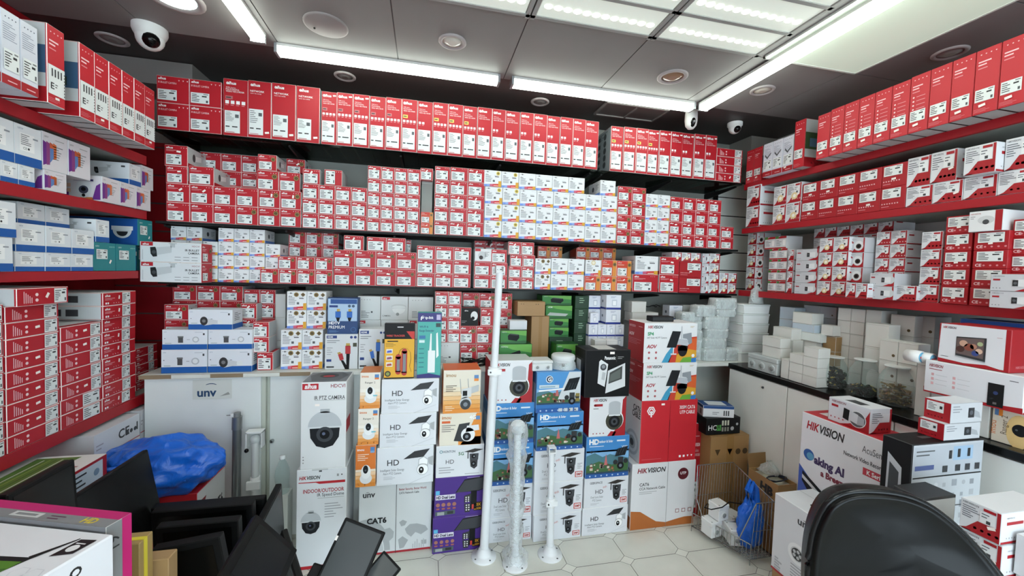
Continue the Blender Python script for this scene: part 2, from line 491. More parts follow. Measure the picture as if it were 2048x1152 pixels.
@S('rec')
def s_rec(w, d, h, wide=False, ic=4, k4=0, title='XVR Series', dark_side=False, lab=None):
    a = base_box(w, d, h, 'red', 'tag', ch=.0016)
    for f in 'LR':
        if dark_side:
            a.rect(f, .02, .01, .98, .99, '#8b9296')
            for i in range(5): a.rect(f, .1 + .02 * i, .12 + .17 * i, .5, .22 + .17 * i, '#2b3034', 2); a.circ(f, .72, .2 + .16 * i, .02, '#31363a', 2)
            a.lines(f, .1, .8, .9, .95, 4, 'dgrey', 2)
        else: a.rect(f, .02, .01, .98, .99, '#c9cccd')
    a.circ('F', .17, .92, h * .022 if wide else w * .09, 'wht2'); a.circ('F', .17, .92, (h * .022 if wide else w * .09) * .6, 'red', 2)
    a.text('F', 'alhua', .13, .90, w * (.13 if wide else .17), 'wht2', bold=.03, sh=.25, maxw=w * .66, l=3)
    if title == 'NETWORK':
        a.text('F', 'NETWORK', .1, .80, w * .085, 'wht2', maxw=w * .6, bold=.01); a.text('F', 'VIDEO RECORDER', .1, .765, w * .04, 'wht2', maxw=w * .55)
    else:
        a.text('F', 'XVR Series', .1, .835, w * .06, 'wht2', maxw=w * .4); a.text('F', 'MULTI DIGITAL', .1, .80, w * .07, 'wht2', maxw=w * .55); a.text('F', 'VIDEO RECORDER', .1, .765, w * .07, 'wht2', maxw=w * .75)
    if k4: a.rect('F', .08, .64, .38, .70, '#e8c860' if k4 == 1 else '#b9696c'); a.lines('F', .11, .65, .34, .69, 1, 'dgrey', 2, .5)
    W_ = w * .13
    if ic: 
        for i in range(ic): a.rect('F', .08 + i * .22, .56, .08 + i * .22 + .15, .56 + .15 * w / h, 'wht2'); a.rect('F', .08 + i * .22, .535, .2 + i * .22, .542, '#e8b8bc')
    l = lab or ((.06, .05, .68, .44) if wide else (.06, .05, .86, .45))
    p = a.part('label_sticker'); p.rect('F', *l, 'lab')
    p.lines('F', l[0] + .04, l[1] + .2, l[0] + (l[2] - l[0]) * .7, l[3] - .02, 7, '#4a5054', 2, .3, 2)
    p.rect('F', l[2] - .2, l[3] - .12, l[2] - .05, l[3] - .06, '#5a5f63', 2); p.rect('F', l[0] + .04, l[1] + .1, l[0] + .2, l[1] + .12, 'ink', 2)
    p.rect('F', l[0] + .3, l[1] + .1, l[2] - .1, l[1] + .12, 'ink', 2); p.rect('F', l[0] + .04, l[1] + .01, l[0] + .4, l[1] + .02, '#b33', 2)
    under(a, '#8d9192')
    if wide: price(a, 'F', .83, .1, w * .09, 8)
    else: price(a, 'F', .84, .93, w * .1, 5)
    return a
@S('widered')
def s_wide(w, d, h):
    a = base_box(w, d, h, 'red', 'tag')
    a.text('F', 'alhua', .05, .86, h * .085, 'wht2', bold=.03, sh=.25); a.text('F', 'IR BULLET CAMERA', .05, .72, h * .07, '#f0d3d5', maxw=w * .56)
    icons(a, 'F', .66, .84, 3, h * .05, h * .14, '#f3d9da', 'ar')
    sticker(a, 'F', .04, .1, .62, .5)
    return a
@S('flat')
def s_flat(w, d, h, hik=False):     # small recorder lying flat, narrow end showing
    a = base_box(w, d, h, 'red', 'tag', ch=.0016)
    a.rect('T', .02, .02, .98, .98, '#d9dcdd'); a.rect('T', .02, .02, .98, .1, 'red', 2)
    for i in range(5): a.rect('F', .12 + .035 * i, .15, .135 + .035 * i, .82 - .09 * i, '#efc6c8')
    a.circ('F', .36, .62, h * .1, '#f3d5d6', 1, 8); a.circ('F', .36, .3, h * .1, '#f3d5d6', 1, 8)
    if hik: sticker(a, 'F', .5, .06, .93, .94, 5); 
    else: sticker(a, 'F', .69, .07, .95, .93, 6)
    price(a, 'F', .55, .55, h * .16, random.choice((12, -20, 60, 8)))
    for f in 'LR': a.rect(f, .02, .04, .98, .96, '#c4c9cb'); a.rect(f, .35, .25, .5, .75, 'dgrey', 2); a.rect(f, .58, .25, .73, .75, 'dgrey', 2); a.lines(f, .1, .55, .32, .85, 3, '#777', 2)
    return a
@S('flat2')
def s_flat2(w, d, h):
    a = base_box(w, d, h, 'red', 'tag', ch=.0016)
    a.rect('T', .02, .02, .98, .98, '#e3e5e5')
    a.text('F', 'alhua', .06, .68, h * .17, 'wht2', bold=.03, sh=.25, maxw=w * .25); a.lines('F', .06, .4, .45, .6, 2, '#e9b0b4')
    icons(a, 'F', .07, .12, 2, h * .14, h * .2, 'wht2'); icons(a, 'F', .3, .15, 3, h * .06, h * .25, 'wht2', 'c')
    sticker(a, 'F', .55, .08, .8, .94, 6); price(a, 'F', .45, .6, h * .14, 80)
    for f in 'LR': a.rect(f, .02, .04, .98, .96, '#c4c9cb'); a.rect(f, .4, .25, .53, .75, 'dgrey', 2); a.rect(f, .58, .25, .72, .75, 'dgrey', 2); a.lines(f, .08, .5, .32, .85, 3, '#777', 2)
    return a
def pic_bullet(a, f, u, v, s, sgn=1, l=4, dark='#222426', body='#c3c8cb'):
    W_, H_ = a.size(f)
    q = lambda pts: [(u + sgn * x * s / W_, v + y * s / H_) for x, y in pts]
    a.poly(f, q([(-.2, .42), (1.3, .62), (1.3, -.02), (-.2, -.38)]), body, l)
    a.poly(f, q([(1.2, .5), (1.6, .5), (1.6, .85), (1.2, .85)]), '#b7bcbf', l); a.poly(f, q([(1.05, .85), (1.75, .85), (1.75, .92), (1.05, .92)]), '#aab0b3', l)
    a.poly(f, q([(-.55, .45), (-.1, .5), (0, .2), (.05, -.45), (-.3, -.5), (-.5, -.2)]), dark, l + 1)
    a.circ(f, u - sgn * .22 * s / W_, v - .02 * s / H_, s * .18, '#3d4145', l + 2)
@S('hdcvi')
def s_hdcvi(w, d, h):
    a = base_box(w, d, h, '#d9dde0', 'tag', ch=.0016)
    a.rect('F', .02, .8, .21, .99, 'red'); a.text('F', 'alhua', .045, .84, h * .09, 'wht2', bold=.03, sh=.25, l=2)
    a.text('F', 'HDCVI', .97, .80, h * .08, '#8c2430', 'r', maxw=w * .2)
    a.text('F', 'IR BULLET', .97, .58, h * .1, 'ink', 'r', bold=.02, maxw=w * .24); a.text('F', 'CAMERA', .97, .43, h * .1, 'ink', 'r', bold=.02, maxw=w * .19)
    for i in range(3):
        for j in range(2): a.rect('F', .56 + .14 * i, .25 - .14 * j, .66 + .14 * i, .275 - .14 * j, '#7d8184')
    pic_bullet(a, 'F', .27, .5, h * .5); a.rect('F', .04, .1, .05, .6, '#b4b8bb')
    for f in 'LR':
        a.rect(f, .01, .01, .99, .99, 'red'); a.text(f, 'alhua', .1, .8, h * .08, 'wht2', bold=.02, l=2); a.lines(f, .1, .6, .6, .75, 2, '#e7b0b4', 2)
    sticker(a, 'R', .1, .1, .55, .5); seal(a, 'R', .8, .65, h * .12)
    return a
@S('uniw')
def s_uniw(w, d, h, top='#dfe3e7', band='blue'):   # white carton, blue foot band
    a = base_box(w, d, h, top, '#cfd5da')
    for f in 'FLRB': a.rect(f, .005, .004, .995, .24, band)
    a.text('F', 'unv', .12, .88, h * .07, '#7d8ea5'); a.rect('F', .18, .36, .72, .80, '#f1f2f2', 1)
    a.lines('F', .22, .5, .6, .78, 6, '#4e5459', 2, .35, 8); a.text('F', 'CE', .3, .4, h * .06, 'ink', l=2); a.circ('F', .5, .43, h * .03, 'ink', 2, 8)
    a.rect('F', .66, .7, .85, .74, '#8c9299', 2)
    pic_bullet(a, 'L', .62, .56, h * .3); a.lines('L', .06, .75, .2, .9, 2, '#9aa'); a.rect('L', .9, .78, .95, .86, 'dgrey')
    return a
@S('unil')
def s_unil(w, d, h, cam=0):     # long side facing: bullet or square camera picture
    a = base_box(w, d, h, '#dde1e8', '#cfd5da')
    for f in 'FLRB': a.rect(f, .004, .004, .996, .26, 'blue')
    a.text('F', 'unv', .04, .86, h * .06, '#7d8ea5'); a.rect('F', .9, .72, .94, .82, 'dgrey'); a.rect('F', .72, .86, .9, .875, '#9aa3b0')
    a.circ('F', .06, .55, h * .02, 'ink', 1, 8)
    if cam: 
        a.rect('F', .35, .34, .46, .66, '#484a4c', 2); a.rect('F', .34, .6, .47, .67, '#6b6e70', 3); a.circ('F', .74, .5, h * .15, '#b4b9bf', 2); a.circ('F', .74, .5, h * .1, '#e0e3e6', 3); a.lines('F', .54, .48, .62, .52, 1, 'dgrey')
    else:
        a.poly('F', [(.3, .6), (.68, .45), (.68, .3), (.36, .2)], '#c9ccd0', 2); a.circ('F', .35, .43, h * .17, '#2c2e30', 3, 14, ry=h * .22); a.circ('F', .35, .43, h * .08, '#77797b', 4); a.circ('F', .72, .38, h * .12, '#dfe2e4', 3)
        a.lines('F', .5, .5, .55, .56, 1, 'dgrey')
    a.rect('F', .06, .3, .2, .33, '#9aa'); a.lines('R', .2, .4, .8, .85, 5, '#5d6266')
    return a
@S('purp')
def s_purp(w, d, h):
    a = base_box(w, d, h, '#d9d5da', '#cfd5da')
    a.text('F', 'unv', .08, .86, h * .06, '#777'); a.lines('F', .4, .3, .8, .7, 6, '#80848a', 1, .35, 4)
    for i, c in enumerate(('#6a2c86', '#8a3f7c', '#c95a35', '#d9703a')):
        a.poly('F', [(.02 + .13 * i, .1 + (.12 if i > 1 else 0) + .03 * i), (.15 + .13 * i, .1 + (.25 if i > 1 else .05)), (.15 + .13 * i, .72), (.02 + .13 * i, .76)], c)
    a.poly('F', [(.28, .2), (.42, .35), (.42, .6), (.28, .6)], '#5a7fb8', 2)
    a.rect('F', .5, .84, .85, .86, '#999')
    for f in 'L':
        for i, c in enumerate(('#c95a35', '#a34a58', '#6a2c86')): a.poly(f, [(.42 + .06 * i, .03), (.48 + .06 * i, .02), (.48 + .06 * i, .6 - .1 * i), (.42 + .06 * i, .64 - .1 * i)], c)
        a.poly(f, [(.88, .05), (.98, .05), (.98, .7), (.93, .6)], '#6a2c86'); a.poly(f, [(.6, .02), (.9, .02), (.88, .14), (.65, .1)], '#c9703a')
        for i in range(4): a.rect(f, .52 + .06 * (i % 2), .3 + .2 * (i // 2), .565 + .06 * (i % 2), .44 + .2 * (i // 2), '#e3b9a0', 3)
        a.circ(f, .78, .46, h * .27, '#cfd2d6', 4, 18, ry=h * .36); a.circ(f, .78, .42, h * .16, '#3a3e52', 5); a.circ(f, .78, .44, h * .08, 'black', 6); a.circ(f, .78, .2, h * .06, 'black', 6); a.rect(f, .66, .76, .9, .84, '#3a3566', 5)
        a.text(f, 'unv', .1, .84, h * .07, '#667', l=2)
    return a
@S('teal')
def s_teal(w, d, h):
    a = base_box(w, d, h, 'teal', '#147076')
    a.text('F', 'unv', .1, .84, h * .08, '#cfe6e4'); a.text('F', 'uniarch', .7, .84, h * .06, '#a9d6d0', maxw=w * .25)
    sticker(a, 'F', .12, .42, .6, .76); price(a, 'F', .72, .33, w * .07, 60); a.rect('L', .01, .01, .99, .99, '#12509a')
    a.circ('L', .78, .55, h * .3, '#cfd3d8', 2, 18, ry=h * .3, a0=180, a1=360); a.rect('L', .78 - h * .34 / d, .55, .78 + h * .34 / d, .7, '#dfe2e6', 3); a.circ('L', .78, .5, h * .18, '#24262c', 4, 14, a0=180, a1=360)
    return a
@S('hikred')
def s_hikred(w, d, h, ce=False, lab=(.08, .5, .82, .93)):
    a = base_box(w, d, h, 'hred', 'hred')
    sticker(a, 'F', *lab)
    if ce: a.text('F', 'CE', .08, .12, h * .15, '#eecfd0', bold=.03); icons(a, 'F', .3, .13, 4, h * .1, h * .26, '#d8888e', 'c')
    else: 
        a.lines('F', .06, .1, .42, .18, 1, '#d98c92'); icons(a, 'F', .06, .24, 7, h * .05, h * .1, '#e6b8bb')
    price(a, 'F', .5, .35, min(w, h) * .09, 5)
    return a
def hikdiag(a, f='F', l=1):
    a.poly(f, [(.01, .01), (.99, .01), (.99, .97), (.9, .97), (.9, .44), (.45, .44), (.18, .1)], 'hred', l)
    a.poly(f, [(.01, .01), (.3, .01), (.3, .04), (.01, .03)], 'hred', l)
@S('hikw')
def s_hikw(w, d, h, ring=False, icons_=True):
    a = base_box(w, d, h, '#dcdee2', '#c9ccd0')
    hikdiag(a); a.text('F', 'HIKVISION', .06, .88, h * .06, '#70757c', maxw=w * .4, bold=.02)
    a.rect('F', .58, .85, .88, .94, 'hred', 2)
    a.lines('F', .06, .42, .5, .84, 6, '#5d6268', 2, .35, 3); a.rect('F', .5, .46, .88, .82, '#e9ebec', 2); a.lines('F', .54, .62, .8, .8, 2, '#5d6268', 3); a.rect('F', .66, .48, .76, .58, 'dgrey', 3)
    if icons_: icons(a, 'F', .35, .14, 4, h * .09, h * .2, '#e9c9cb', 'c')
    if ring: a.part('round_seal').circ('F', .55, .34, h * .18, '#e6d2a0', 1, 16); a.part('round_seal').circ('F', .55, .34, h * .09, '#fbf6ea', 2)
    for f in 'LR': a.rect(f, .01, .01, .99, .08, 'hred'); a.text(f, 'HIKVISION', .1, .8, h * .05, '#80868c', maxw=d * .4); a.rect(f, .1, .6, .4, .7, 'hred'); icons(a, f, .1, .16, 4, h * .05, h * .12, '#9a9da0', 'c')
    price(a, 'F', .8, .4, min(w, h) * .1, 20)
    return a
@S('hikside')
def s_hikside(w, d, h, dome=False):     # picture side with a turret or bullet camera
    a = base_box(w, d, h, '#c9cbd0', '#b9bcc0')
    hikdiag(a) if dome else a.poly('F', [(.55, .01), (.99, .01), (.99, .99), (.93, .99), (.93, .3)], 'hred')
    a.text('F', 'HIKVISION', .06, .84, h * .07, '#70757c', maxw=w * .35); a.rect('F', .06, .62, .22, .72, 'hred')
    icons(a, 'F', .06, .14, 3, h * .06, h * .14, '#888c90', 'c')
    if dome: a.circ('F', .6, .45, h * .3, '#dfe1e3', 3, 16, ry=h * .33); a.circ('F', .6, .42, h * .17, '#2a1c18', 4); a.circ('F', .6, .42, h * .08, 'black', 5)
    else: 
        a.circ('F', .82, .5, h * .32, '#cfd3d6', 2); a.rect('F', .55, .28, .86, .7, '#e4e6e8', 3); a.rect('F', .5, .3, .62, .66, '#26282b', 4); a.circ('F', .56, .48, h * .08, '#5a5e62', 5)
    return a
@S('greencam')
def s_greencam(w, d, h):
    a = base_box(w, d, h, '#d6d8da', '#b9bcc0')
    a.poly('F', [(.01, .8), (.5, .99), (.99, .99), (.99, .82)], 'hred'); a.rect('F', .01, .8, .3, .99, '#4a8a3a'); a.rect('F', .01, .01, .99, .12, '#a22')
    a.lines('F', .1, .2, .6, .7, 5, '#5d6268'); a.rect('F', .7, .25, .92, .7, '#eee', 2)
    return a
@S('plain')
def s_plain(w, d, h, col='#dcdcd8', dot=False, emat=None):
    a = base_box(w, d, h, col, emat or '#c4c4bf')
    a.rect('F', .02, .93, .98, .945, '#b9b9b3')
    if dot: a.circ('F', .78, .28, h * .07, '#5a4a2a'); a.circ('L', .78, .28, h * .07, '#5a4a2a')
    return a
@S('utp')
def s_utp(w, d, h):
    a = base_box(w, d, h, '#dfe2ea', '#c9ccd6')
    for f in 'FLR': a.rect(f, .005, .01, .995, .14, '#1c2f86')
    a.lines('F', .3, .78, .8, .92, 2, '#7d86a6'); a.rect('F', .38, .25, .72, .68, '#c3c9d4'); a.rect('F', .44, .3, .66, .6, '#f0f2f5', 2); a.circ('L', .5, .55, h * .1, '#55606f')
    return a
@S('green')
def s_green(w, d, h, pic='psu', title=None, dark=False):
    a = base_box(w, d, h, 'dgreen' if dark else 'green', '#1d4a22')
    if not dark: a.poly('F', [(.01, .99), (.99, .99), (.99, .6), (.4, .75)], '#63a446'); a.poly('F', [(.01, .01), (.99, .01), (.99, .25), (.01, .12)], '#1f5c2a')
    a.rect('R', .01, .01, .99, .99, 'dgreen'); a.rect('T', .01, .01, .99, .99, '#1f4f28')
    if title: a.text('F', title, .08, .82, h * .1, '#e4efe0', bold=.02, maxw=w * .7, l=2)
    if dark: a.lines('F', .3, .4, .8, .9, 3, '#8fae92'); return a
    if pic == 'psu': a.poly('F', [(.3, .3), (.62, .2), (.72, .45), (.7, .7), (.38, .78), (.28, .6)], '#15181a', 3); a.poly('F', [(.38, .78), (.7, .7), (.66, .62), (.36, .68)], '#2c3134', 4)
    if pic == 'long': a.poly('F', [(.12, .3), (.55, .42), (.66, .62), (.62, .72), (.2, .5), (.12, .42)], '#15181a', 3); a.rect('F', .2, .36, .5, .4, '#cfd5d2', 4); a.text('F', 'MIMOU', .94, .1, h * .1, 'wht2', 'r', l=3, maxw=w * .22)
    if pic == 'sw': a.poly('F', [(.05, .25), (.75, .2), (.85, .38), (.15, .48)], '#aab3ae', 3)
    a.text('F', 'MIMOU', .06, .84, h * .08, '#d5e5cf', l=3, maxw=w * .2) if not title else None
    return a
@S('carton')
def s_carton(w, d, h, marks=True, tape=True, title=None):
    a = base_box(w, d, h, 'brown', '#7d6039', ch=.002)
    if tape: 
        for f in 'FB': a.rect(f, .42, .0, .6, 1, '#96713f')
        a.rect('T', .42, 0, .6, 1, '#96713f'); a.rect('T', .0, .495, 1, .505, '#4e3a1f', 2)
    if marks: icons(a, 'F', .12, .78, 2, h * .07, h * .16, '#4a3820', 'ar'); icons(a, 'F', .65, .78, 2, h * .07, h * .16, '#4a3820', 'c')
    if title: a.text('F', title, .35, .35, h * .3, 'ink', bold=.03, l=2)
    return a
# ------------------------------------------------------------------ room
def mat_floor():
    m = M('#c6c5b8', .32); nt = m.node_tree; b = nt.nodes['Principled BSDF']
    n = nt.nodes.new('ShaderNodeTexNoise'); n.inputs['Scale'].default_value = 5; n.inputs['Detail'].default_value = 6
    r = nt.nodes.new('ShaderNodeMix'); r.data_type = 'RGBA'; r.inputs[6].default_value = lin('#c9c9bf') + [1]; r.inputs[7].default_value = lin('#e9e9df') + [1]
    tc = nt.nodes.new('ShaderNodeTexCoord'); nt.links.new(tc.outputs['Object'], n.inputs['Vector'])
    nt.links.new(n.outputs['Fac'], r.inputs[0]); nt.links.new(r.outputs[2], b.inputs['Base Color'])
    return m
fl = MB()
fl.box(-1.75, 2.6, YFRONT, 2.75, -.06, -.003, '#55544c')
mf = mat_floor(); md = M('#e3e3d9', .3)
O = at(1138, 1136.7, z=0); PX, PY = .3085, .190; cx_, cy_ = .040, .032
for i in range(-7, 6):
    for j in range(-16, 6):
        x = O.x + i * PX; y = O.y + j * PY; g = .0014
        if y > 2.62 or y < YFRONT or x < -1.75 or x > 2.5: continue
        x1, y1 = x + PX, y + PY
        P = [(x + cx_, y + g), (x1 - cx_, y + g), (x1 - g, y + cy_), (x1 - g, y1 - cy_), (x1 - cx_, y1 - g), (x + cx_, y1 - g), (x + g, y1 - cy_), (x + g, y + cy_)]
        fl.add([(a, b, 0) for a, b in P], [tuple(range(8))], mf)
        q = [(x + (a - x) * .93 + PX * .035, y + (b - y) * .90 + PY * .05) for a, b in P]
        fl.add([(a, b, .0004) for a, b in q], [tuple(range(8))], M('#d3d3c8', .3))
        q = [(x + (a - x) * .915 + PX * .0425, y + (b - y) * .88 + PY * .06) for a, b in P]
        fl.add([(a, b, .0008) for a, b in q], [tuple(range(8))], mf)
        fl.add([(x - cx_ + g, y, 0), (x, y - cy_ + g, 0), (x + cx_ - g, y, 0), (x, y + cy_ - g, 0)], [(0, 1, 2, 3)], md)
struct('floor', fl)
for nm, b in (('wall_back', (-1.8, 2.6, YB, YB + .1, 0, CEIL)), ('wall_left', (XWL - .1, XWL, YFRONT, YB, 0, CEIL)), ('wall_right', (XWR, XWR + .1, YFRONT, YB, 0, CEIL)), ('wall_front', (-1.8, -1.3, YFRONT - .1, YFRONT, 0, CEIL))):
    w = MB(); w.box(*b, {'wall_back': '#8f938c', 'wall_left': 'dred', 'wall_right': '#c9cbc6', 'wall_front': '#b9bab6'}[nm]); struct(nm, w)
w = MB(); w.box(2.2, 2.6, YFRONT - .1, YFRONT, 0, CEIL, '#b9bab6'); w.box(-1.3, 2.2, YFRONT - .1, YFRONT, 2.25, CEIL, '#b9bab6'); w.box(-1.3, 2.2, YFRONT - .1, YFRONT, 0, .12, '#b9bab6'); struct('trim_6', w)
w = MB()
for x in (-1.3, -.15, 1.0, 2.15): w.box(x, x + .05, YFRONT - .07, YFRONT - .03, .12, 2.25, '#9a9d9c')
w.box(-1.3, 2.2, YFRONT - .07, YFRONT - .03, 2.2, 2.25, '#9a9d9c'); w.box(-1.3, 2.2, YFRONT - .052, YFRONT - .048, .12, 2.2, Mclear('fill_window_glass', '#f6fafa', .97, .02, edge=.2)); struct('fill_window_1', w)  # unseen window added behind the viewer to let frontal fill light in
# ceiling tiles with dark joints
CS = CEIL - HC
ce = MB(); TX0, TY0, TP = .381, 1.57, .5335
ce.box(-1.8, 2.6, YFRONT - .1, YB + .1, CEIL + .003, CEIL + .06, '#3a3636')
mc = M('#84807f', .6)
holes = [(0, 0), (-1, 0), (1, 0), (2, 0), (0, -1), (-1, -1), (1, -1), (2, -1), (0, -4), (2, -4)]
for i in range(-4, 4):
    for j in range(-8, 2):
        x = TX0 + i * TP; y = TY0 - TP + j * TP; yy = min(y + TP, YB); xx = min(x + TP, XWR)
        if xx <= x or yy <= y: continue
        ce.box(max(x, -1.68) + .0025, xx - .0025, max(y, YFRONT) + .0025, yy - .0025, CEIL, CEIL + .004, mc)
struct('ceiling', ce)
# slatwall strips left and right of the back shelves
def slat(n, x0, x1, z0, z1, step, col, groove):
    b = MB(); b.box(x0, x1, YB - .012, YB, z0, z1, groove)
    z = z0
    while z < z1 - .01:
        b.box(x0, x1, YB - .022, YB - .01, z + .006, min(z + step, z1) - .002, col); z += step
    struct(n, b)
slat('trim_1', -1.68, -1.33, .5, 2.08, .155, 'dred', '#5a5654')
slat('trim_2', 2.125, 2.46, .93, 2.15, .138, '#f0f2ec', '#1a1a18')
b = MB(); b.box(2.11, 2.124, YB - .05, YB - .02, .93, 2.06, 'black'); struct('trim_3', b)
b = MB(); b.box(-1.68, -1.2, 2.4, YB, 2.32, CEIL, '#7f7b79'); struct('trim_4', b)
b = MB(); b.box(2.24, 2.46, 2.42, YB, 2.16, CEIL, '#8d8b86'); struct('trim_5', b)

# ---- lamps on the ceiling
def led(x0, y0, x1, y1, label, dz=0):
    horiz = abs(x1 - x0) > abs(y1 - y0); L = max(abs(x1 - x0), abs(y1 - y0))
    e = empty('led_batten', ((x0 + x1) / 2, (y0 + y1) / 2, CEIL - dz), 0 if horiz else math.pi / 2, label, 'lamp', 'LED battens under the ceiling')
    h = MB(); h.box(-L / 2, L / 2, -.032, .032, -.012, 0, '#c9c9c5'); h.box(-L / 2 - .012, -L / 2, -.03, .03, -.042, 0, 'grey'); h.box(L / 2, L / 2 + .012, -.03, .03, -.042, 0, 'grey'); h.build('housing', e)
    t = MB()
    pr = [(-.027, -.012), (.027, -.012), (.030, -.024), (.018, -.042), (-.018, -.042), (-.030, -.024)]
    t.prism(pr, 0, -L / 2, L / 2, Mglow('led_light', '#f4fff4', TUBE_E)); t.build('diffuser', e)
led(-.690, 2.085, .345, 2.085, 'long white LED batten over the left half of the back shelves')
led(.430, 2.085, 1.500, 2.085, 'long white LED batten over the right half of the back shelves')
led(1.555, 1.02, 1.555, 2.045, 'LED batten running forward along the lit ceiling panel', .0085)
led(1.555, -.10, 1.555, .97, 'nearer LED batten in line with the one beside the lit panel', .0085)
led(-.745, .95, -.745, 1.99, 'LED batten at upper left running towards the back wall')
led(-.745, -.15, -.745, .90, 'nearer LED batten in line with the upper left one')
def troffer(x, y, label):
    e = empty('ceiling_light', (x, y, CEIL), 0, label, 'lamp', 'three-lens ceiling light fittings')
    f = MB(); T = TP - .006
    f.box(-T / 2, T / 2, -T / 2, T / 2, -.004, 0, '#8f8f8c')
    for k in range(4): 
        yy = -T / 2 + .008 + k * (T - .03) / 3
        f.box(-T / 2, T / 2, yy - .004, yy + .012, -.014, -.004, '#9a9a97')
    for s in (-1, 1): f.box(s * T / 2, s * (T / 2 - .016), -T / 2, T / 2, -.014, -.004, '#9a9a97')
    f.build('frame', e)
    for k in range(3):
        y0 = -T / 2 + .024 + k * (T - .03) / 3; y1 = y0 + (T - .03) / 3 - .02
        l = MB(); l.box(-T / 2 + .02, T / 2 - .02, y0, y1, -.010, -.004, Mglow('lens_light', '#dfe6dc', .28)); o = l.build('lens', e)
        d = MB()
        for q in range(12): d.ball((-T / 2 + .05 + q * (T - .1) / 11, (y0 + y1) / 2 + .012, -.011), .017, Mglow('led_dot', '#fffff0', TROFF_E), 8, 4, (1, .85, .25))
        d.build('led_row', o)
troffer(TX0 + TP / 2, TY0 - TP / 2, 'three-lens ceiling light in the middle of the top edge')
troffer(TX0 - TP / 2, TY0 - TP / 2, 'three-lens ceiling light cut by the top edge, leftmost')
troffer(TX0 + TP * 1.5, TY0 - TP / 2, 'three-lens ceiling light just left of the bright right batten')
for i, j in ((-3, -3), (3, -3)): troffer(TX0 + TP * (i + .5), TY0 + TP * (j + .5), 'three-lens ceiling light behind the viewer, %s one' % ('left' if i < 0 else 'right'))  # out-of-view fittings added as fill to reach under the shelves
def panel(x0, y0):
    e = empty('light_panel', (x0 + TP / 2, y0 - TP, CEIL), 0, 'large flat pale green lit panel at upper right of the ceiling', 'lamp')
    f = MB(); T = TP - .004
    for s in (-1, 1): f.box(s * T / 2, s * (T / 2 - .01), -TP, TP, -.008, 0, '#e2e6de'); f.box(-T / 2, T / 2, s * TP, s * (TP - .01), -.008, 0, '#e2e6de')
    f.build('frame', e)
    d = MB(); d.box(-T / 2 + .01, T / 2 - .01, -TP + .01, TP - .01, -.006, 0, Mglow('panel_light', '#cfdccb', PANEL_E)); d.build('diffuser', e)
panel(1.487, 1.567)
for k, (x_, y_) in enumerate(((TX0 - TP, TY0 - 4 * TP), (TX0 + TP, TY0 - 4 * TP))):  # unseen panels added for overhead and frontal fill on the lower goods
    e = empty('light_panel', (x_ + TP / 2, y_, CEIL), 0, 'bright square ceiling panel behind the viewer, %s' % ('left', 'right')[k], 'lamp')
    f = MB(); f.box(-TP / 2, TP / 2, -TP, TP, -.008, 0, '#e2e6de'); f.build('frame', e); d = MB(); d.box(-TP / 2 + .01, TP / 2 - .01, -TP + .01, TP - .01, -.010, -.0085, Mglow('fill_panel_glow', '#f2f8f4', 7.0)); d.build('diffuser', e)
def down(px, py, r, label, lit=0, cen='#b9b2a6', group='round ceiling downlights'):
    p = at(px, py, z=CEIL); e = empty('downlight', (p.x, p.y, CEIL), 0, label, 'lamp', group)
    f = MB(); f.lathe([(r, 0), (r, -.004), (r * .92, -.008), (r * .78, -.008), (r * .7, -.002)], '#a59d9c'); f.build('trim_ring', e)
    g = MB(); g.lathe([(r * .72, -.0015), (r * .72, -.003), (r * .3, -.010 if not lit else -.004)], Mglow('downlight_lit', '#e2fff8', DOWN_E) if lit else M(cen, .2)); g.build('lens', e)
down(905, 83, .062, 'unlit round downlight in the ceiling tile above the gap between battens', cen='#cfcac0')
down(1345, 153, .075, 'unlit downlight with brownish lens above the right batten', cen='#8b6a52')
down(1525, 180, .06, 'unlit downlight right of the corner where the battens meet', cen='#b9b2a6')
down(690, 152, .055, 'unlit flush downlight above the left recorder boxes', cen='#6a6664')
down(1080, 203, .055, 'unlit flush downlight above the middle recorder boxes', cen='#6a6664')
down(1900, 105, .06, 'unlit downlight above the red boxes at far right', cen='#8a8480')
down(225, 78, .06, 'faint flush downlight at upper left near the dome camera', cen='#7a7472')
p = at(348, -6, z=CEIL)
down(348, -6, .10, 'large lit round ceiling lamp at upper left', 1)
# round speaker cover
p = at(652, 50, z=CEIL); e = empty('ceiling_speaker', (p.x, p.y, CEIL), 0, 'large round grey blank speaker cover in a ceiling tile', 'speaker')
f = MB(); f.lathe([(.088, 0), (.088, -.004), (.08, -.007), (.001, -.0075)], '#8d8584', n=36); f.build('grille', e)
f = MB(); f.lathe([(.004, -.0076), (.004, -.012), (.001, -.012)], 'black', c=(-.05, .02, 0), n=8); f.build('screw', e)
# access hatch / air vent
p = at(1262, 222, z=CEIL); e = empty('air_vent', (p.x, p.y, CEIL), 0, 'closed dark square air vent in the ceiling above the back shelves', 'vent')
f = MB()
for a in (-.2, .0, .2): f.box(a - .006, a + .006, -.09, .09, -.012, 0, '#6a6665')
for a in (-.09, .09): f.box(-.206, .206, a - .006, a + .006, -.012, 0, '#7d7978')
f.build('frame', e); f = MB(); f.box(-.2, .2, -.09, .09, -.006, 0, '#4c4847'); f.build('plate', e)
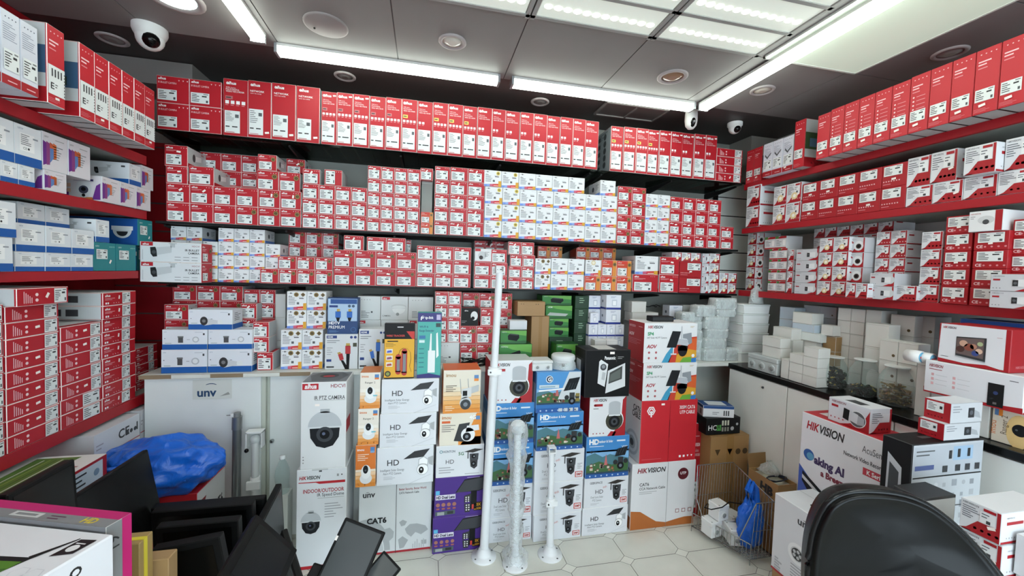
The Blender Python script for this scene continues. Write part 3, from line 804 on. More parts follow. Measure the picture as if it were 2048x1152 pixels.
# cameras on the ceiling
def turret(px, py, r, label, face=(0, -1)):
    p = at(px, py, z=CEIL); e = empty('dome_camera', (p.x, p.y, CEIL), 0, label, 'camera')
    b = MB(); b.lathe([(r, 0), (r, -.02), (r * .96, -r * .45), (r * .8, -r * .75)], '#dfe0de'); b.build('base', e)
    h = MB(); h.ball((0, 0, -r * .75), r * .82, '#e4e5e3', 20, 12, (1, 1, 1)); o = h.build('housing', e)
    d = Vector((face[0], face[1], -.55)).normalized(); c = Vector((0, 0, -r * .75)) + d * r * .5
    l = MB(); l.ball(c, r * .52, M('black', .12), 16, 10); l.build('lens', o)
turret(300, 55, .062, 'white turret camera on the ceiling at upper left', (.55, -.75))
turret(1470, 246, .045, 'small white dome camera on the ceiling at the right corner', (-.1, -1))
p = at(1383, 222, z=CEIL); e = empty('indoor_camera', (p.x, p.y, CEIL), 0, 'white egg-shaped camera with black face hanging from the ceiling', 'camera')
b = MB(); b.lathe([(.034, 0), (.036, -.02), (.037, -.06), (.032, -.09), (.018, -.108), (.001, -.112)], '#e2e2df'); b.build('housing', e)
b = MB(); b.ball((-.004, -.018, -.07), .024, M('black', .15), 14, 10, (.8, .9, 1.45)); o = b.build('face', e)
b = MB(); b.ball((-.004, -.037, -.075), .008, 'grey', 10, 6); b.build('lens', o)

# ---- back shelves: dark glass boards on brackets
def shelf_back(x0, x1, z, label, th=.012, mat='#17191a', y0=YS, gl=False):
    e = empty('wall_shelf', ((x0 + x1) / 2, YB, z - th), 0, label, 'shelf', 'long shelves on the back wall')
    b = MB(); cx = (x0 + x1) / 2
    b.box(x0 - cx, x1 - cx, y0 - YB, -.001, 0, th, Mclear('smoked_glass', '#b7c0bb', .9, .05, edge=.25, pcol='#1c2020') if gl else mat); b.build('board', e)
    n = max(2, int((x1 - x0) / .55)); 
    for i in range(n + 1):
        x = x0 + .03 + (x1 - x0 - .06) * i / n - cx
        k = MB(); k.prism([(-.002, -.004), (y0 - YB + .02, -.004), (y0 - YB + .02, -.014), (-.03, -.045), (-.002, -.05)], 0, x - .005, x + .005, '#1b1c1c'); k.build('bracket', e)
    return e
ZS1, ZS2, ZS3 = 2.068, 1.619, 1.319
shelf_back(-1.31, 1.013, ZS1, 'smoked glass top shelf under the tall red recorder boxes', gl=True)
shelf_back(1.03, 2.075, ZS1 - .002, 'smoked glass top shelf at right of the back wall', gl=True)
# wire rails below the glass
shelf_back(-1.31, 2.07, ZS2, 'long dark upper shelf across the back wall')
shelf_back(-1.30, 2.08, ZS3, 'long dark middle shelf across the back wall')
# ---- side shelves with red fascia
def shelf_side(side, z, y0, y1, th, label, under='#8f938c'):
    s = -1 if side == 'L' else 1; X0 = XL if side == 'L' else XR; XW = XWL if side == 'L' else XWR
    e = empty('wall_shelf', (XW, (y0 + y1) / 2, z - th), 0, label, 'shelf', 'red fronted shelves on the %s wall' % ('left' if s < 0 else 'right'))
    L = (y1 - y0) / 2; b = MB(); b.box(X0 - XW + s * .016, 0, -L, L, .004, th - .0005, under); b.build('board', e)
    f = MB(); f.box(X0 - XW, X0 - XW + s * .016, -L, L, 0, th, 'fred', .001); f.build('fascia', e)
ZL = [1.916, 1.656, 1.370, .776]; ZR = [2.057, 1.763, 1.347]
ends = [2.24, 2.24, 2.18, 2.55]
for z, th, y1, l in zip(ZL, (.042, .040, .034, .045), ends, ('topmost', 'second', 'third', 'lowest')):
    shelf_side('L', z, .3, y1, th, l + ' red fronted shelf from the top on the left wall')
for z, th, y1, l in zip(ZR, (.036, .034, .038), (2.3, 2.3, 2.3), ('top', 'middle', 'lower')):
    shelf_side('R', z, .3, y1, th, l + ' red fronted shelf on the right wall')
# ---- cabinets
CT = .89
def door(e, x0, x1, z0, z1, y, knob=None):
    d = MB(); d.box(x0, x1, y - .016, y, z0, z1, '#e3e8e6', .002); o = d.build('door', e)
    if knob: k = MB(); k.lathe([(.006, 0), (.006, -.012), (.011, -.02), (.008, -.026)], M('silver', .2, 1), c=(knob[0], y - .016, knob[1]), n=12, axis=1); k.build('knob', o)
    return o
def cab(x0, x1, label, doors, knobs, Y=2.17):
    e = empty('storage_cabinet', ((x0 + x1) / 2, Y, 0), 0, label, 'cabinet', 'white cabinets under the back counter'); cx = (x0 + x1) / 2
    b = MB(); b.box(x0 - cx, x1 - cx, .0, YB - .002 - Y, 0, CT - .021, '#c2c6bb'); b.build('body', e)
    for (a, c), kn in zip(doors, knobs): door(e, a - cx, c - cx, .03, CT - .024, 0, kn)
    return e
xa = wx(287, 2.15, .8); xb = wx(521, 2.15, .8); xc = wx(536, 2.15, .8)
e = cab(xa - .005, (xb + xc) / 2, 'large off-white cabinet with a torn logo sticker', [(xa, xb)], [None])
st = MB(); a = Art(.0, .0, 0, st)
px0, px1 = wx(392, 2.15, .75) - (xa - .005 + (xb + xc) / 2) / 2, wx(452, 2.15, .75) - (xa - .005 + (xb + xc) / 2) / 2
z0, z1 = wz(795, -.9, 2.15), wz(766, -.9, 2.15)
a = Art(px1 - px0 + .02, .002, z1 - z0 + .01); a.rect('F', -.03, -.05, 1.1, 1.1, '#d5d9d3', 0)
a.text('F', 'unv', .1, .12, (z1 - z0) * .55, '#1f4468', maxw=(px1 - px0) * .8, bold=.03); a.circ('F', .5, .72, .028, '#1f4468', 1, 16, a0=30, a1=150, ry=.014); a.circ('F', .5, .70, .028, '#d5d9d3', 2, 16, a0=30, a1=150, ry=.012)
a.poly('F', [(.75, .1), (1.0, .35), (1.05, .2)], '#9a9c98', 3)
o = a.mb.build('logo_sticker', e, (( px0 + px1) / 2, -.018, z0)); 
e = cab((xb + xc) / 2 + .001, .22, 'off-white cabinet door with steel lock behind the camera boxes', [(xc, .2)], [None], 2.19)
k = MB(); p = at(545, 881, y=2.17); k.lathe([(.008, 0), (.010, -.012), (.006, -.02)], M('silver', .2, 1), c=(p.x - ((xb + xc) / 2 + .221) / 2, -.018, p.z), n=12, axis=1); k.build('lock', e)
cab(.222, 1.18, 'off-white cabinet hidden behind the stacked camera boxes', [(.23, .7), (.705, 1.17)], [None, None], 2.19)
b = MB(); b.box(1.185, 1.205, 2.2, YB - .002, 0, CT - .021, '#d9dcd4'); b.box(1.205, XWR - .001, 2.40, 2.415, 0, CT - .021, '#d9dcd4'); b.box(1.205, 1.9, 2.33, 2.399, .44, .455, '#d9dcd4'); tag(b.build('open_cabinet'), 'open white cabinet bay in the corner behind the brown carton', 'cabinet')  # white back panel added to bounce light into the dark niche
ct = MB(); ct.box(-1.28, XWR - .001, 2.13, YB - .001, CT - .02, CT, '#d6d8d2', .002); ct.box(-1.28, 1.89, 2.126, 2.13, CT - .02, CT - .001, '#8c7a62')
for x in (-1.15, -.85, -.55): ct.box(x, x + .16, 2.1255, 2.126, CT - .019, CT - .002, '#d9dbd4')
ct.box(-.5, 1.89, 2.124, 2.126, CT - .02, CT, '#d6d8d2')
tag(ct.build('countertop'), 'long white countertop running under the back shelves', 'countertop')
XC = 1.892
def rcab(y0, y1, label, knob=False):
    e = empty('storage_cabinet', (XC, (y0 + y1) / 2, 0), -math.pi / 2, label, 'cabinet', 'white cabinets along the right wall'); L = (y1 - y0) / 2
    b = MB(); b.box(-L, L, .017, XWR - XC - .002, 0, .858, '#c2c6bb'); b.build('body', e)
    d = MB(); d.box(-L + .002, L - .002, .0, .016, .03, .855, '#e3e6e2', .002); o = d.build('door', e)
    if knob: k = MB(); k.ball((L - .05 - .1, -.004, .81), .007, 'dgrey', 8, 5); k.build('keyhole', o)
s1 = wyy(1569, XC, .6); s2 = wyy(1779, XC, .6)
rcab(s1, 2.12, 'white cabinet in the right corner beside the niche', True); rcab(s2, s1 - .001, 'white cabinet behind the large recorder carton', False); rcab(.62, s2 - .001, 'white cabinet behind the intercom carton'); rcab(.1, .619, 'white cabinet at the right edge beyond the office chair')
b = MB(); b.box(XC - .006, XWR - .001, .1, 2.128, .86, CT - .001, M('#121314', .25), .002); tag(b.build('countertop'), 'black countertop running along the right wall', 'countertop')
# ------------------------------------------------------------------ back top shelf
G1 = 'recorder boxes on the back top shelf'
z = ZS1 + .001
blk('B', z, 313, 443, 157, 2, 2, 'widered', 'wide red bullet camera carton', 'far left of back top shelf', 'wide camera cartons on the back top shelf', d=.25, name='camera_carton')
def rec_row(edges, tops, specs, d=.3, place='back top shelf', look='tall red recorder box'):
    for i, sp in enumerate(specs):
        a0 = wx(edges[i], YS, z); a1 = wx(edges[i + 1], YS, z); t = tops[0] + (tops[1] - tops[0]) * (i + .5) / len(specs)
        h = wz(t, (a0 + a1) / 2, YS) - z; w = a1 - a0 - .0016
        kw = dict(sp[0]); key = (round(w, 3), tuple(sorted(kw.items())))
        pr = s_rec(w, d, h, **kw).protos('recorder_box')
        sk = () if sp[2] else ('price_tag',)
        put(pr, ((a0 + a1) / 2, YS + d / 2 + (.012 * ((i * 7) % 3 == 0)) * .5, z), 0, sp[1], 'box', G1, sk)
W_ = ['leftmost', 'second', 'third', 'fourth', 'fifth', 'sixth', 'seventh', 'eighth', 'ninth', 'tenth', 'eleventh']
rec_row([445, 495, 542.5, 591, 638.5], (155, 175), [
    (dict(wide=True, ic=4, k4=2), 'wide red recorder box with four icons, leftmost of the wide ones, top shelf', 0),
    (dict(wide=True, ic=0, title='NETWORK', lab=(.06, .05, .66, .5)), 'wide red network recorder box with an extra barcode sticker, top shelf', 1),
    (dict(wide=True, ic=0, title='NETWORK'), 'wide red network recorder box, third of the wide ones, top shelf', 1),
    (dict(wide=True, ic=0, title='NETWORK', lab=(.06, .05, .64, .42)), 'wide red network recorder box beside the narrow ones, top shelf', 1)])
E_ = [641, 672.6, 705, 738, 770, 802, 833.5, 864, 894.5, 924.6, 953, 982, 1009, 1038, 1065, 1092, 1118, 1143.6, 1168.7, 1195.6]
sp = []
for i in range(19):
    if i < 5: q = (dict(ic=4, k4=2), 'narrow red recorder box, %s of five at left of the narrow row, top shelf' % W_[i], i < 3)
    elif i == 5: q = (dict(ic=4, k4=1), 'narrow red recorder box with yellow tag and four icons, alone left of a two-icon one', 0)
    elif i == 6: q = (dict(ic=2), 'narrow red recorder box with two icons between the yellow-tagged ones', 0)
    elif i < 10: q = (dict(ic=4, k4=1), 'narrow red recorder box with yellow tag, %s of three side by side' % ('leftmost', 'middle', 'rightmost')[i - 7], 0)
    else: q = (dict(ic=2), 'narrow red two-icon recorder box, %s in the run left of the shelf gap' % W_[i - 10], 0)
    sp.append(q)
rec_row(E_, (181, 243), sp)
E_ = [1220, 1245, 1270, 1294, 1316, 1339, 1362, 1385.6, 1408, 1430.6]
sp = [(dict(ic=4, k4=1, dark_side=(i == 0)) if i < 4 else dict(ic=2), 'narrow red recorder box, %s of nine right of the shelf gap, top shelf' % W_[i], i > 1) for i in range(9)]
rec_row(E_, (251, 272), sp)
blk('B', z, 1431, 1482.5, 298, 1, 4, 'flat', 'small flat red recorder box', 'stack at right end of back top shelf', 'small recorder boxes on the back top shelf', d=.28, name='recorder_box')
# ------------------------------------------------------------------ back upper shelf
z = ZS2 + .001; US = 'back upper shelf'
g = 'red camera boxes on the back upper shelf'
kB = dict(skp=())
z1 = blk('B', z, 332, 602, 375, 6, 2, 'red', 'red camera box', 'left block of ' + US, g, kw=dict(), nr=4, skip={(3, 0), (4, 0), (5, 0), (4, 1), (5, 1)}, d=.17)
blk('B', z, 332, 602, 375, 6, 2, 'red', 'red gold-seal camera box', 'left block of ' + US, g, kw=dict(sl=1), nr=4, only={(3, 0), (4, 0), (5, 0), (4, 1), (5, 1)}, d=.17)
z2 = blk('B', z1, 331, 375, 332, 1, 1, 'red', 'red camera box third row up', 'at the far left of ' + US, g, d=.17)
blk('B', z1, 377, 428, 333, 1, 1, 'red', 'wide red box with large label', 'third row up at left, ' + US, g, d=.17, kw=dict(lab=(.05, .07, .85, .6)))
blk('B', z2, 328, 375, 290, 1, 1, 'red', 'red camera box topmost', 'at the far left of ' + US, g, d=.17)
b0 = blk('B', z, 398, 600, 375, 5, 2, 'red', 'recessed red box', 'behind left block of ' + US, g, off=.175, d=.12, nr=4)
b1 = blk('B', b0, 400, 562, 345, 4, 1, 'red', 'recessed red camera box', 'third row up, left part of ' + US, g, off=.175, d=.12)
b2 = blk('B', b1, 400, 562, 310, 4, 1, 'red', 'recessed red camera box', 'uppermost row, left part of ' + US, g, off=.175, d=.12)
z3 = blk('B', z1, 513, 600, 343, 2, 1, 'red', 'red gold-seal box', 'third row up, left of the small-label block, ' + US, g, off=.02, d=.15, kw=dict(sl=1))
blk('B', z3 + .001, 515, 553, 309, 1, 1, 'red', 'red gold-seal box topmost', 'above the sixth column, ' + US, g, off=.02, d=.15, kw=dict(sl=1))
blk('B', b1, 572, 610, 318, 1, 1, 'red', 'shaded red gold-seal box', 'set back beside the empty wall, ' + US, g, off=.16, d=.12, kw=dict(sl=1))
blk('B', b0, 572, 610, 345, 1, 1, 'red', 'shaded red box', 'under the set-back seal box, ' + US, g, off=.16, d=.12)
g2 = 'small red camera boxes on the back upper shelf'
q1 = blk('B', z, 603.5, 733, 371.5, 4, 3, 'small', 'small red box', 'tagged block of ' + US, g2, d=.16)
blk('B', q1, 605, 640, 338, 1, 1, 'small', 'single small red box', 'standing on the tagged block at its left, ' + US, g2, d=.15)
blk('B', q1, 648, 684, 339.5, 1, 1, 'small', 'small red box with upright label', 'alone on the tagged block, ' + US, g2, d=.15, kw=dict(lab=(.08, .08, .6, .92)))
q2 = blk('B', z, 733.5, 839, 335, 4, 5, 'small', 'small red box', 'square block of ' + US, g2, d=.16, nr=5)
q3 = blk('B', z, 840.5, 865.5, 424, 1, 2, 'orange', 'small orange-topped box', 'in narrow gap of ' + US, 'orange and red camera boxes', d=.14)
blk('B', q3, 842, 864, 362.5, 1, 1, 'plain', 'tall grey plain carton', 'in the narrow gap of ' + US, None, d=.12, off=.03, kw=dict(col='#8a8d88'), name='carton')
blk('B', height('B', 362.5, wx(853, YS, 1.9), .03), 840.5, 866, 336.5, 1, 1, 'small', 'single small red box', 'on top of a grey carton, ' + US, g2, d=.14)
blk('B', z, 867, 897, 333, 1, 5, 'small', 'narrow small red box', 'single column of ' + US, g2, d=.16, off=.012)
blk('B', z, 897.5, 967, 336.5, 2, 5, 'small', 'small red box', 'block left of white boxes', g2, d=.17, kw=dict(lab=(.06, .06, .8, .68)))
g3 = 'white camera boxes with rainbow foot on the back upper shelf'
z1 = blk('B', z, 967.5, 1231, 383, 8, 3, 'whitebox', 'white rainbow-edged box', 'large white block', g3, skip={(c, r) for c in (0, 1) for r in range(3)}, nr=4, d=.18)
blk('B', z, 967.5, 1231, 383, 8, 3, 'whitebox', 'white box with yellow seal', 'large white block', g3, only={(c, r) for c in (0, 1) for r in range(3)}, nr=4, d=.18, kw=dict(sl=1))
blk('B', z1, 967.5, 1231, 351, 8, 1, 'whitebox', 'white rainbow-edged box, top row', 'large white block', g3, skip={(0, 0), (1, 0), (6, 0)}, d=.18)
blk('B', z1, 967.5, 1231, 351, 8, 1, 'whitebox', 'white box with yellow seal, top row', 'large white block', g3, only={(0, 0), (1, 0)}, d=.18, kw=dict(sl=1))
blk('B', z, 1231.5, 1288, 374, 2, 4, 'red', 'small red gold-seal box', 'right of large white block', g, d=.16, kw=dict(sl=1))
blk('B', z, 1288.5, 1336, 389, 2, 4, 'whitebox', 'small white box', 'narrow white block of ' + US, g3, d=.16)
blk('B', z, 1336.5, 1438.5, 397, 4, 4, 'small', 'small red box', 'right block of ' + US, g2, d=.16, kw=dict(lab=(.08, .08, .72, .62)))
blk('B', z, 1440, 1466, 453.5, 1, 2, 'small', 'small red box', 'beside white slatwall, ' + US, g2, d=.16, kw=dict(lab=(.08, .08, .78, .62)))
# ------------------------------------------------------------------ back middle shelf
z = ZS3 + .001; MS = 'back middle shelf'
g3 = 'white rainbow-foot boxes on the back middle shelf'
pz = [height('B', y, wx(470, YS, z), .03) for y in (540, 512.5, 485, 457)]
blk('B', z, 436, 529, 0, 3, 4, 'whitebox', 'small white box', 'left white block of ' + MS, g3, d=.14, z1=pz[3], off=.03)
blk('B', z, 341, 404, 0, 2, 4, 'whitebox', 'small white box behind bullet cartons', 'left of ' + MS, g3, d=.14, z1=pz[3], off=.06, skip={(0, 0), (0, 1), (1, 0), (1, 1)} and set())
blk('B', z, 405, 435, 0, 1, 3, 'whitebox', 'small white box', 'right beside the long bullet cartons', g3, d=.14, z1=pz[2], off=.03)
blk('B', pz[0], 530, 560, 0, 1, 2, 'whitebox', 'small white box', 'above the sealed red row, ' + MS, g3, d=.14, z1=pz[2], off=.03)
blk('B', z, 530, 560, 0, 1, 1, 'whitebox', 'small white box behind a red sealed one', 'left of ' + MS, g3, d=.12, z1=pz[0] - .001, off=.12)
gl = 'long white bullet camera cartons'
a0 = wx(280, 2.19, z); a1 = wx(402.5, 2.19, z); w = a1 - a0
for k in range(2):
    h = (wz(482, -1.05, 2.19) - wz(561, -1.05, 2.19)) / 2
    pr = s_hdcvi(w, .10, h - .001).protos('bullet_camera_carton')
    put(pr, ((a0 + a1) / 2, 2.24, z + k * h), 0, ('lower', 'upper')[k] + ' long white bullet camera carton jutting from the left end of middle shelf', 'box', gl)
g = 'red gold-seal boxes on the back middle shelf'
s1 = blk('B', z, 519.5, 665, 539, 4, 1, 'red', 'red gold-seal box, bottom row', 'left part of ' + MS, g, d=.14, kw=dict(sl=1, lab=(.07, .08, .68, .72), tagv=.85))
s2 = blk('B', s1, 555, 665, 514, 3, 1, 'red', 'red gold-seal box, second row', 'left part of ' + MS, g, d=.14, kw=dict(sl=1, lab=(.07, .08, .68, .72), tagv=.85))
blk('B', z, 576, 676, 463, 3, 4, 'red', 'red gold-seal box set back', 'left part of ' + MS, g, off=.15, d=.13, kw=dict(sl=1, lab=(.07, .08, .68, .72)))
s3 = blk('B', z, 666, 831.5, 502, 4, 2, 'red', 'large red diamond-seal box', 'middle left of ' + MS, g, d=.18, kw=dict(sl='dia'))
s4 = blk('B', s3, 687, 727, 471, 1, 1, 'small', 'single red box', 'standing above the first large diamond-seal box', 'small red camera boxes on the back middle shelf', d=.15)
g2 = 'small red camera boxes on the back middle shelf'
blk('B', s3, 733, 811, 475, 2, 1, 'small', 'red box', 'pair standing on the diamond-seal boxes', g2, d=.15)
blk('B', s3, 812, 822, 480, 1, 1, 'small', 'sliver of a red box', 'set back right of the pair, ' + MS, g2, d=.08, off=.12)
blk('B', z, 832, 941, 493, 3, 3, 'small', 'small red box', 'middle block of ' + MS, g2, d=.16)
t1 = blk('B', z, 947, 1014, 525, 2, 2, 'small', 'small red box behind the pole', MS, g2, d=.16)
pr = s_hikside(.07, .14, height('B', 497, wx(963, YS, z), 0) - t1 - .001, True)
w = wx(981, YS, z) - wx(947.5, YS, z); hh = height('B', 497, wx(963, YS, z), 0) - t1
a = base_box(w - .002, .14, hh - .001, '#dfe1e2', '#c9ccce'); a.rect('F', .02, .8, .35, .99, 'red'); a.circ('F', .45, .5, hh * .3, '#c2c6c8', 1, 16); a.circ('F', .38, .34, hh * .15, '#2a1a1a', 2); a.lines('F', .6, .4, .9, .8, 4, '#888'); a.rect('F', .01, .01, .99, .07, 'red', 2)
put(a.protos('camera_box'), ((wx(947.5, YS, z) + wx(981, YS, z)) / 2, YS + .07, t1), 0, 'white turret camera box above small red boxes, middle shelf left of pole top', 'box')
blk('B', t1, 982, 1014, 499, 1, 1, 'small', 'red box', 'right of the white turret box on ' + MS, g2, d=.14)
blk('B', t1, 948, 1012, 482, 3, 1, 'small', 'shaded small red box', 'in the row above the turret box', g2, d=.1, off=.15)
blk('B', z, 948, 1012, 527, 3, 2, 'small', 'hidden small red box', 'behind the boxes at pole top', g2, d=.1, off=.17)
t = blk('B', z, 1016, 1067.5, 533, 2, 2, 'small', 'small red box', 'right of the pole on ' + MS, g2, d=.15)
t = blk('B', t, 1020, 1070, 510, 2, 1, 'small', 'third-row red box', 'right of the pole on ' + MS, g2, d=.13)
t = blk('B', t, 1016, 1068, 484, 2, 1, 'small', 'top-row red box', 'right of the pole on ' + MS, g2, d=.14)
blk('B', z, 1069, 1100.5, 517, 1, 2, 'whitebox', 'white box with two brown seals', 'left edge of white block, ' + MS, g3, d=.16, kw=dict(sl=2))
t = blk('B', z, 1101, 1167, 517, 2, 2, 'whitebox', 'white rainbow-foot box', 'in white block right of the pole', g3, d=.16)
o1 = blk('B', z, 1168, 1262, 553, 3, 1, 'orange', 'orange and red box', 'bottom row of ' + MS, 'orange and red camera boxes', d=.16)
blk('B', o1, 1170, 1201.5, 520, 1, 1, 'whitebox', 'white box with a ring seal', 'on the first orange box, ' + MS, g3, d=.16, kw=dict(sl=3))
blk('B', o1, 1202, 1262.5, 521, 2, 1, 'orange', 'orange and red box', 'second row of ' + MS, 'orange and red camera boxes', d=.16)
blk('B', z, 1073, 1122, 493, 2, 4, 'orange', 'recessed orange box', 'behind white block of ' + MS, 'orange and red camera boxes', d=.12, off=.17)
blk('B', z, 1150, 1229, 495, 3, 4, 'orange', 'small orange box set back', 'behind the ring-seal box', 'orange and red camera boxes', d=.12, off=.17)
c1 = blk('B', z, 1264, 1315.5, 549, 1, 1, 'red', 'wide red box with white side', 'under a white box, right part of ' + MS, g2, d=.18)
blk('B', c1, 1270, 1316, 512, 1, 1, 'whitebox', 'large white rainbow-foot box', 'on a wide red box, right part of ' + MS, g3, d=.18)
blk('B', z, 1317, 1356, 514, 1, 2, 'red', 'wide red box', 'beside the dark red recorder boxes, ' + MS, g2, d=.18)
d1 = blk('B', z, 1357, 1401, 523, 1, 2, 'hikred', 'dark red camera box', 'pair near right end of ' + MS, 'dark red camera boxes', d=.18, kw=dict(lab=(.35, .45, .95, .9)))
gs = 'small red and white camera boxes at the right end'
blk('B', d1, 1344, 1401, 505, 3, 1, 'hikw', 'small red-white box', 'on the dark red pair, ' + MS, gs, d=.12, kw=dict(ring=True))
blk('B', z, 1402, 1416, 507, 1, 4, 'hikside', 'small box with camera picture', 'right end of ' + MS, gs, d=.14)
d2 = blk('B', z, 1416.5, 1437, 507, 1, 4, 'hikw', 'small ring-seal box', 'right end of ' + MS, gs, d=.14, kw=dict(ring=True))
blk('B', z, 1437.5, 1472, 546, 2, 2, 'hikw', 'small ring-seal box', 'last pair of columns, ' + MS, gs, d=.14, kw=dict(ring=True))
# ------------------------------------------------------------------ on the back counter (absolute depth)
z = CT + .001
g = 'red camera boxes on the back counter'
blk('P', z, 345, 485, 571, 3, 5, 'red', 'red gold-seal box', 'against wall at left of counter', g, off=2.39, d=.16, kw=dict(sl=1))
blk('P', z, 486.5, 550, 579, 2, 5, 'small', 'small red box at back', 'left part of counter', g, off=2.39, d=.14)
blk('P', z, 328, 377, 609, 1, 4, 'red', 'red gold-seal box', 'stack at far left of counter', g, off=2.3, d=.08, kw=dict(sl=1))
gu = 'white and blue bullet camera cartons on the back counter'
def one(style, z0, Y, pL, pR, pyT, d, label, name='camera_box', cat='box', group=None, rz=0, kw=None, z1=None):
    a0 = wx(pL, Y, z0); a1 = wx(pR, Y, z0)
    if z1 is None: z1 = wz(pyT, (a0 + a1) / 2, Y)
    pr = STY[style](a1 - a0 - .001, d, z1 - z0 - .0006, **(kw or {})).protos(name)
    c = Vector(((a0 + a1) / 2, Y, 0)); 
    put(pr, (c.x - math.sin(rz) * d / 2, Y + math.cos(rz) * d / 2, z0), rz, label, cat, group)
    return z1
Yc = 2.15
u1 = one('unil', z, Yc, 322, 414.5, 699, .1, 'white and blue carton, lower left of the five on counter', 'camera_carton', group=gu, kw=dict(cam=1))
one('unil', z, Yc, 415.5, 504, 698, .1, 'white and blue carton with bullet camera, lower right of the five', 'camera_carton', group=gu, z1=u1)
u2 = one('unil', u1, Yc, 324, 415, 659, .1, 'white and blue carton, upper left pair on counter', 'camera_carton', group=gu, kw=dict(cam=1))
one('unil', u1, Yc, 416, 504.6, 659, .1, 'white and blue carton with square lens, right of the upper pair', 'camera_carton', group=gu, kw=dict(cam=1), z1=u2)
one('unil', u2, Yc, 376.5, 465, 619, .11, 'white and blue bullet camera carton, topmost of the pile of five', 'camera_carton', group=gu)
Ys = 2.23
v1 = one('small', z, 2.17, 513.6, 546, 705, .1, 'small red box with white side, lowest beside blue-white cartons', group=g)
v2 = one('small', v1, 2.17, 506, 538, 675, .1, 'small red box, second from bottom beside blue-white cartons', group=g)
v3 = one('small', v2, 2.17, 506, 538, 644, .1, 'small red box, third from bottom beside blue-white cartons', group=g)
one('small', z, 2.19, 480, 513, 637, .08, 'small red box column foot behind blue-white cartons', group=g) if 0 else None
blk('P', z, 480, 512.6, 607, 1, 4, 'small', 'small red box', 'column right behind the blue-white cartons', g, off=2.31, d=.07)
blk('P', z, 549.5, 570, 588, 1, 3, 'plain', 'plain off-white box', 'column left of sealed white boxes', 'plain white boxes behind the counter', off=2.31, d=.2, kw=dict(col='#b9bcba'))
g3 = 'white two-seal camera boxes on the back counter'
w1 = blk('P', z, 560.5, 645, 660, 2, 2, 'whitebox', 'large white two-seal box', 'lower block on counter', g3, off=2.18, d=.15, kw=dict(sl=2))
blk('P', w1, 573, 652, 583, 2, 2, 'whitebox', 'white two-seal box', 'upper block over counter', g3, off=2.23, d=.14, kw=dict(sl=2))
# ------------------------------------------------------------------ left wall
@S('hikrec')
def s_hikrec(w, d, h, low=True, feat=False, pic='#3a5a7a'):
    a = base_box(w, d, h, '#bf1c2a', 'tag' if low else 'hred', ch=.0016)
    icons(a, 'F', .18, .91, 4, h * .018, w * .2, '#e9b9bd', 'c')
    a.lines('F', .12, .74, .8, .83, 2, '#f0c4c8', 1, .45, 4); a.rect('F', .12, .70, .5, .715, '#dd8a90')
    a.lines('F', .06, .03, .95, .09, 3, '#d5737b')
    if low:
        p = a.part('label_sticker'); p.rect('F', .02, .13, .96, .5, 'lab'); p.text('F', 'E', .15, .2, h * .08, 'ink', bold=.02, l=2); p.lines('F', .4, .22, .6, .28, 2, 'ink', 2)
        for i in range(4): p.rect('F', .2 + .17 * i, .36, .28 + .17 * i, .46, '#3a3d40', 2)
        for i in range(8): p.rect('F', .9, .15 + .04 * i, .94, .17 + .04 * i, 'ink', 2)
        price(a, 'F', .5, .09, w * .12, 4)
    else:
        if feat:
            for i in range(4): a.circ('F', .2, .62 - .07 * i, w * .05, '#f0d0d2'); a.rect('F', .35, .615 - .07 * i, .8, .625 - .07 * i, '#dc9096')
        sticker(a, 'F', .08, .19, .86, .38, 5); price(a, 'F', .4, .13, w * .14, 10)
    for f in 'LR':
        a.rect(f, .01, .01, .99, .2, 'hred'); a.rect(f, .01, .2, .99, .99, '#c3c8c9'); a.rect(f, .01, .37, .99, .72, pic, 2); a.rect(f, .1, .42, .5, .6, '#5b7f9a', 3); a.rect(f, .6, .4, .9, .52, '#2c3b2a', 3)
        a.text(f, 'HIKVISION', .5, .84, h * .05, 'ink', bold=.02, l=2, maxw=d * .45); icons(a, f, .15, .07, 4, h * .03, h * .1, '#d99', 'sq')
    under(a)
    return a
@S('nvrw')
def s_nvrw(w, d, h, chev=False):
    a = base_box(w, d, h, '#d5d8e2', '#c2c6d2', ch=.0016)
    a.rect('F', .005, .005, .995, .13 if not chev else .15, 'hred'); icons(a, 'F', .2, .9, 4, h * .02, w * .18, '#5a6070', 'c')
    a.lines('F', .1, .6, .85, .84, 8, '#8d93a4')
    if chev: a.poly('F', [(.2, .62), (.45, .52), (.85, .66), (.85, .7), (.45, .58), (.2, .68)], '#4a5054', 2)
    sticker(a, 'F', .1, .2, .9, .48, 6)
    for f in 'LR': a.rect(f, .01, .01, .99, .13, 'hred'); a.rect(f, .05, .3, .95, .7, '#a9b3ba')
    a.rect('F', .3, .05, .8, .065, '#e9b9bd', 2); price(a, 'F', .3, .12, w * .12, 10)
    return a
z = ZL[0] + .001; g = 'tall red recorder boxes on the left top shelf'
blk('L', z, -40, 78, 24, 3, 1, 'nvrw', 'tall white recorder box with red foot', 'far left of left top shelf', 'tall white recorder boxes on the left top shelf', off=-.115, d=.36, name='recorder_box')
blk('L', z, 95, 131, 56, 1, 1, 'hikrec', 'single tall red recorder box', 'between white boxes and the red row, left top shelf', g, off=-.115, d=.36, name='recorder_box')
blk('L', z, 160, 311, 139, 6, 1, 'hikrec', 'tall red recorder box', 'row of six on left top shelf', g, off=-.115, d=.36, name='recorder_box')
z = ZL[1] + .001; g = 'white and blue cartons on the left second shelf'; P2 = 'left wall second shelf'
l1 = height('L', 325, span('L', 28, z, 0), 0)
blk('L', z, -40, 71, 0, 3, 1, 'uniw', 'white blue-footed carton', 'lower row, ' + P2, g, d=.28, z1=l1)
blk('L', l1, -34, 85, 243, 2, 1, 'uniw', 'large white blue-footed carton', 'upper row, ' + P2, g, d=.28)
gp = 'white cartons with purple and orange print'
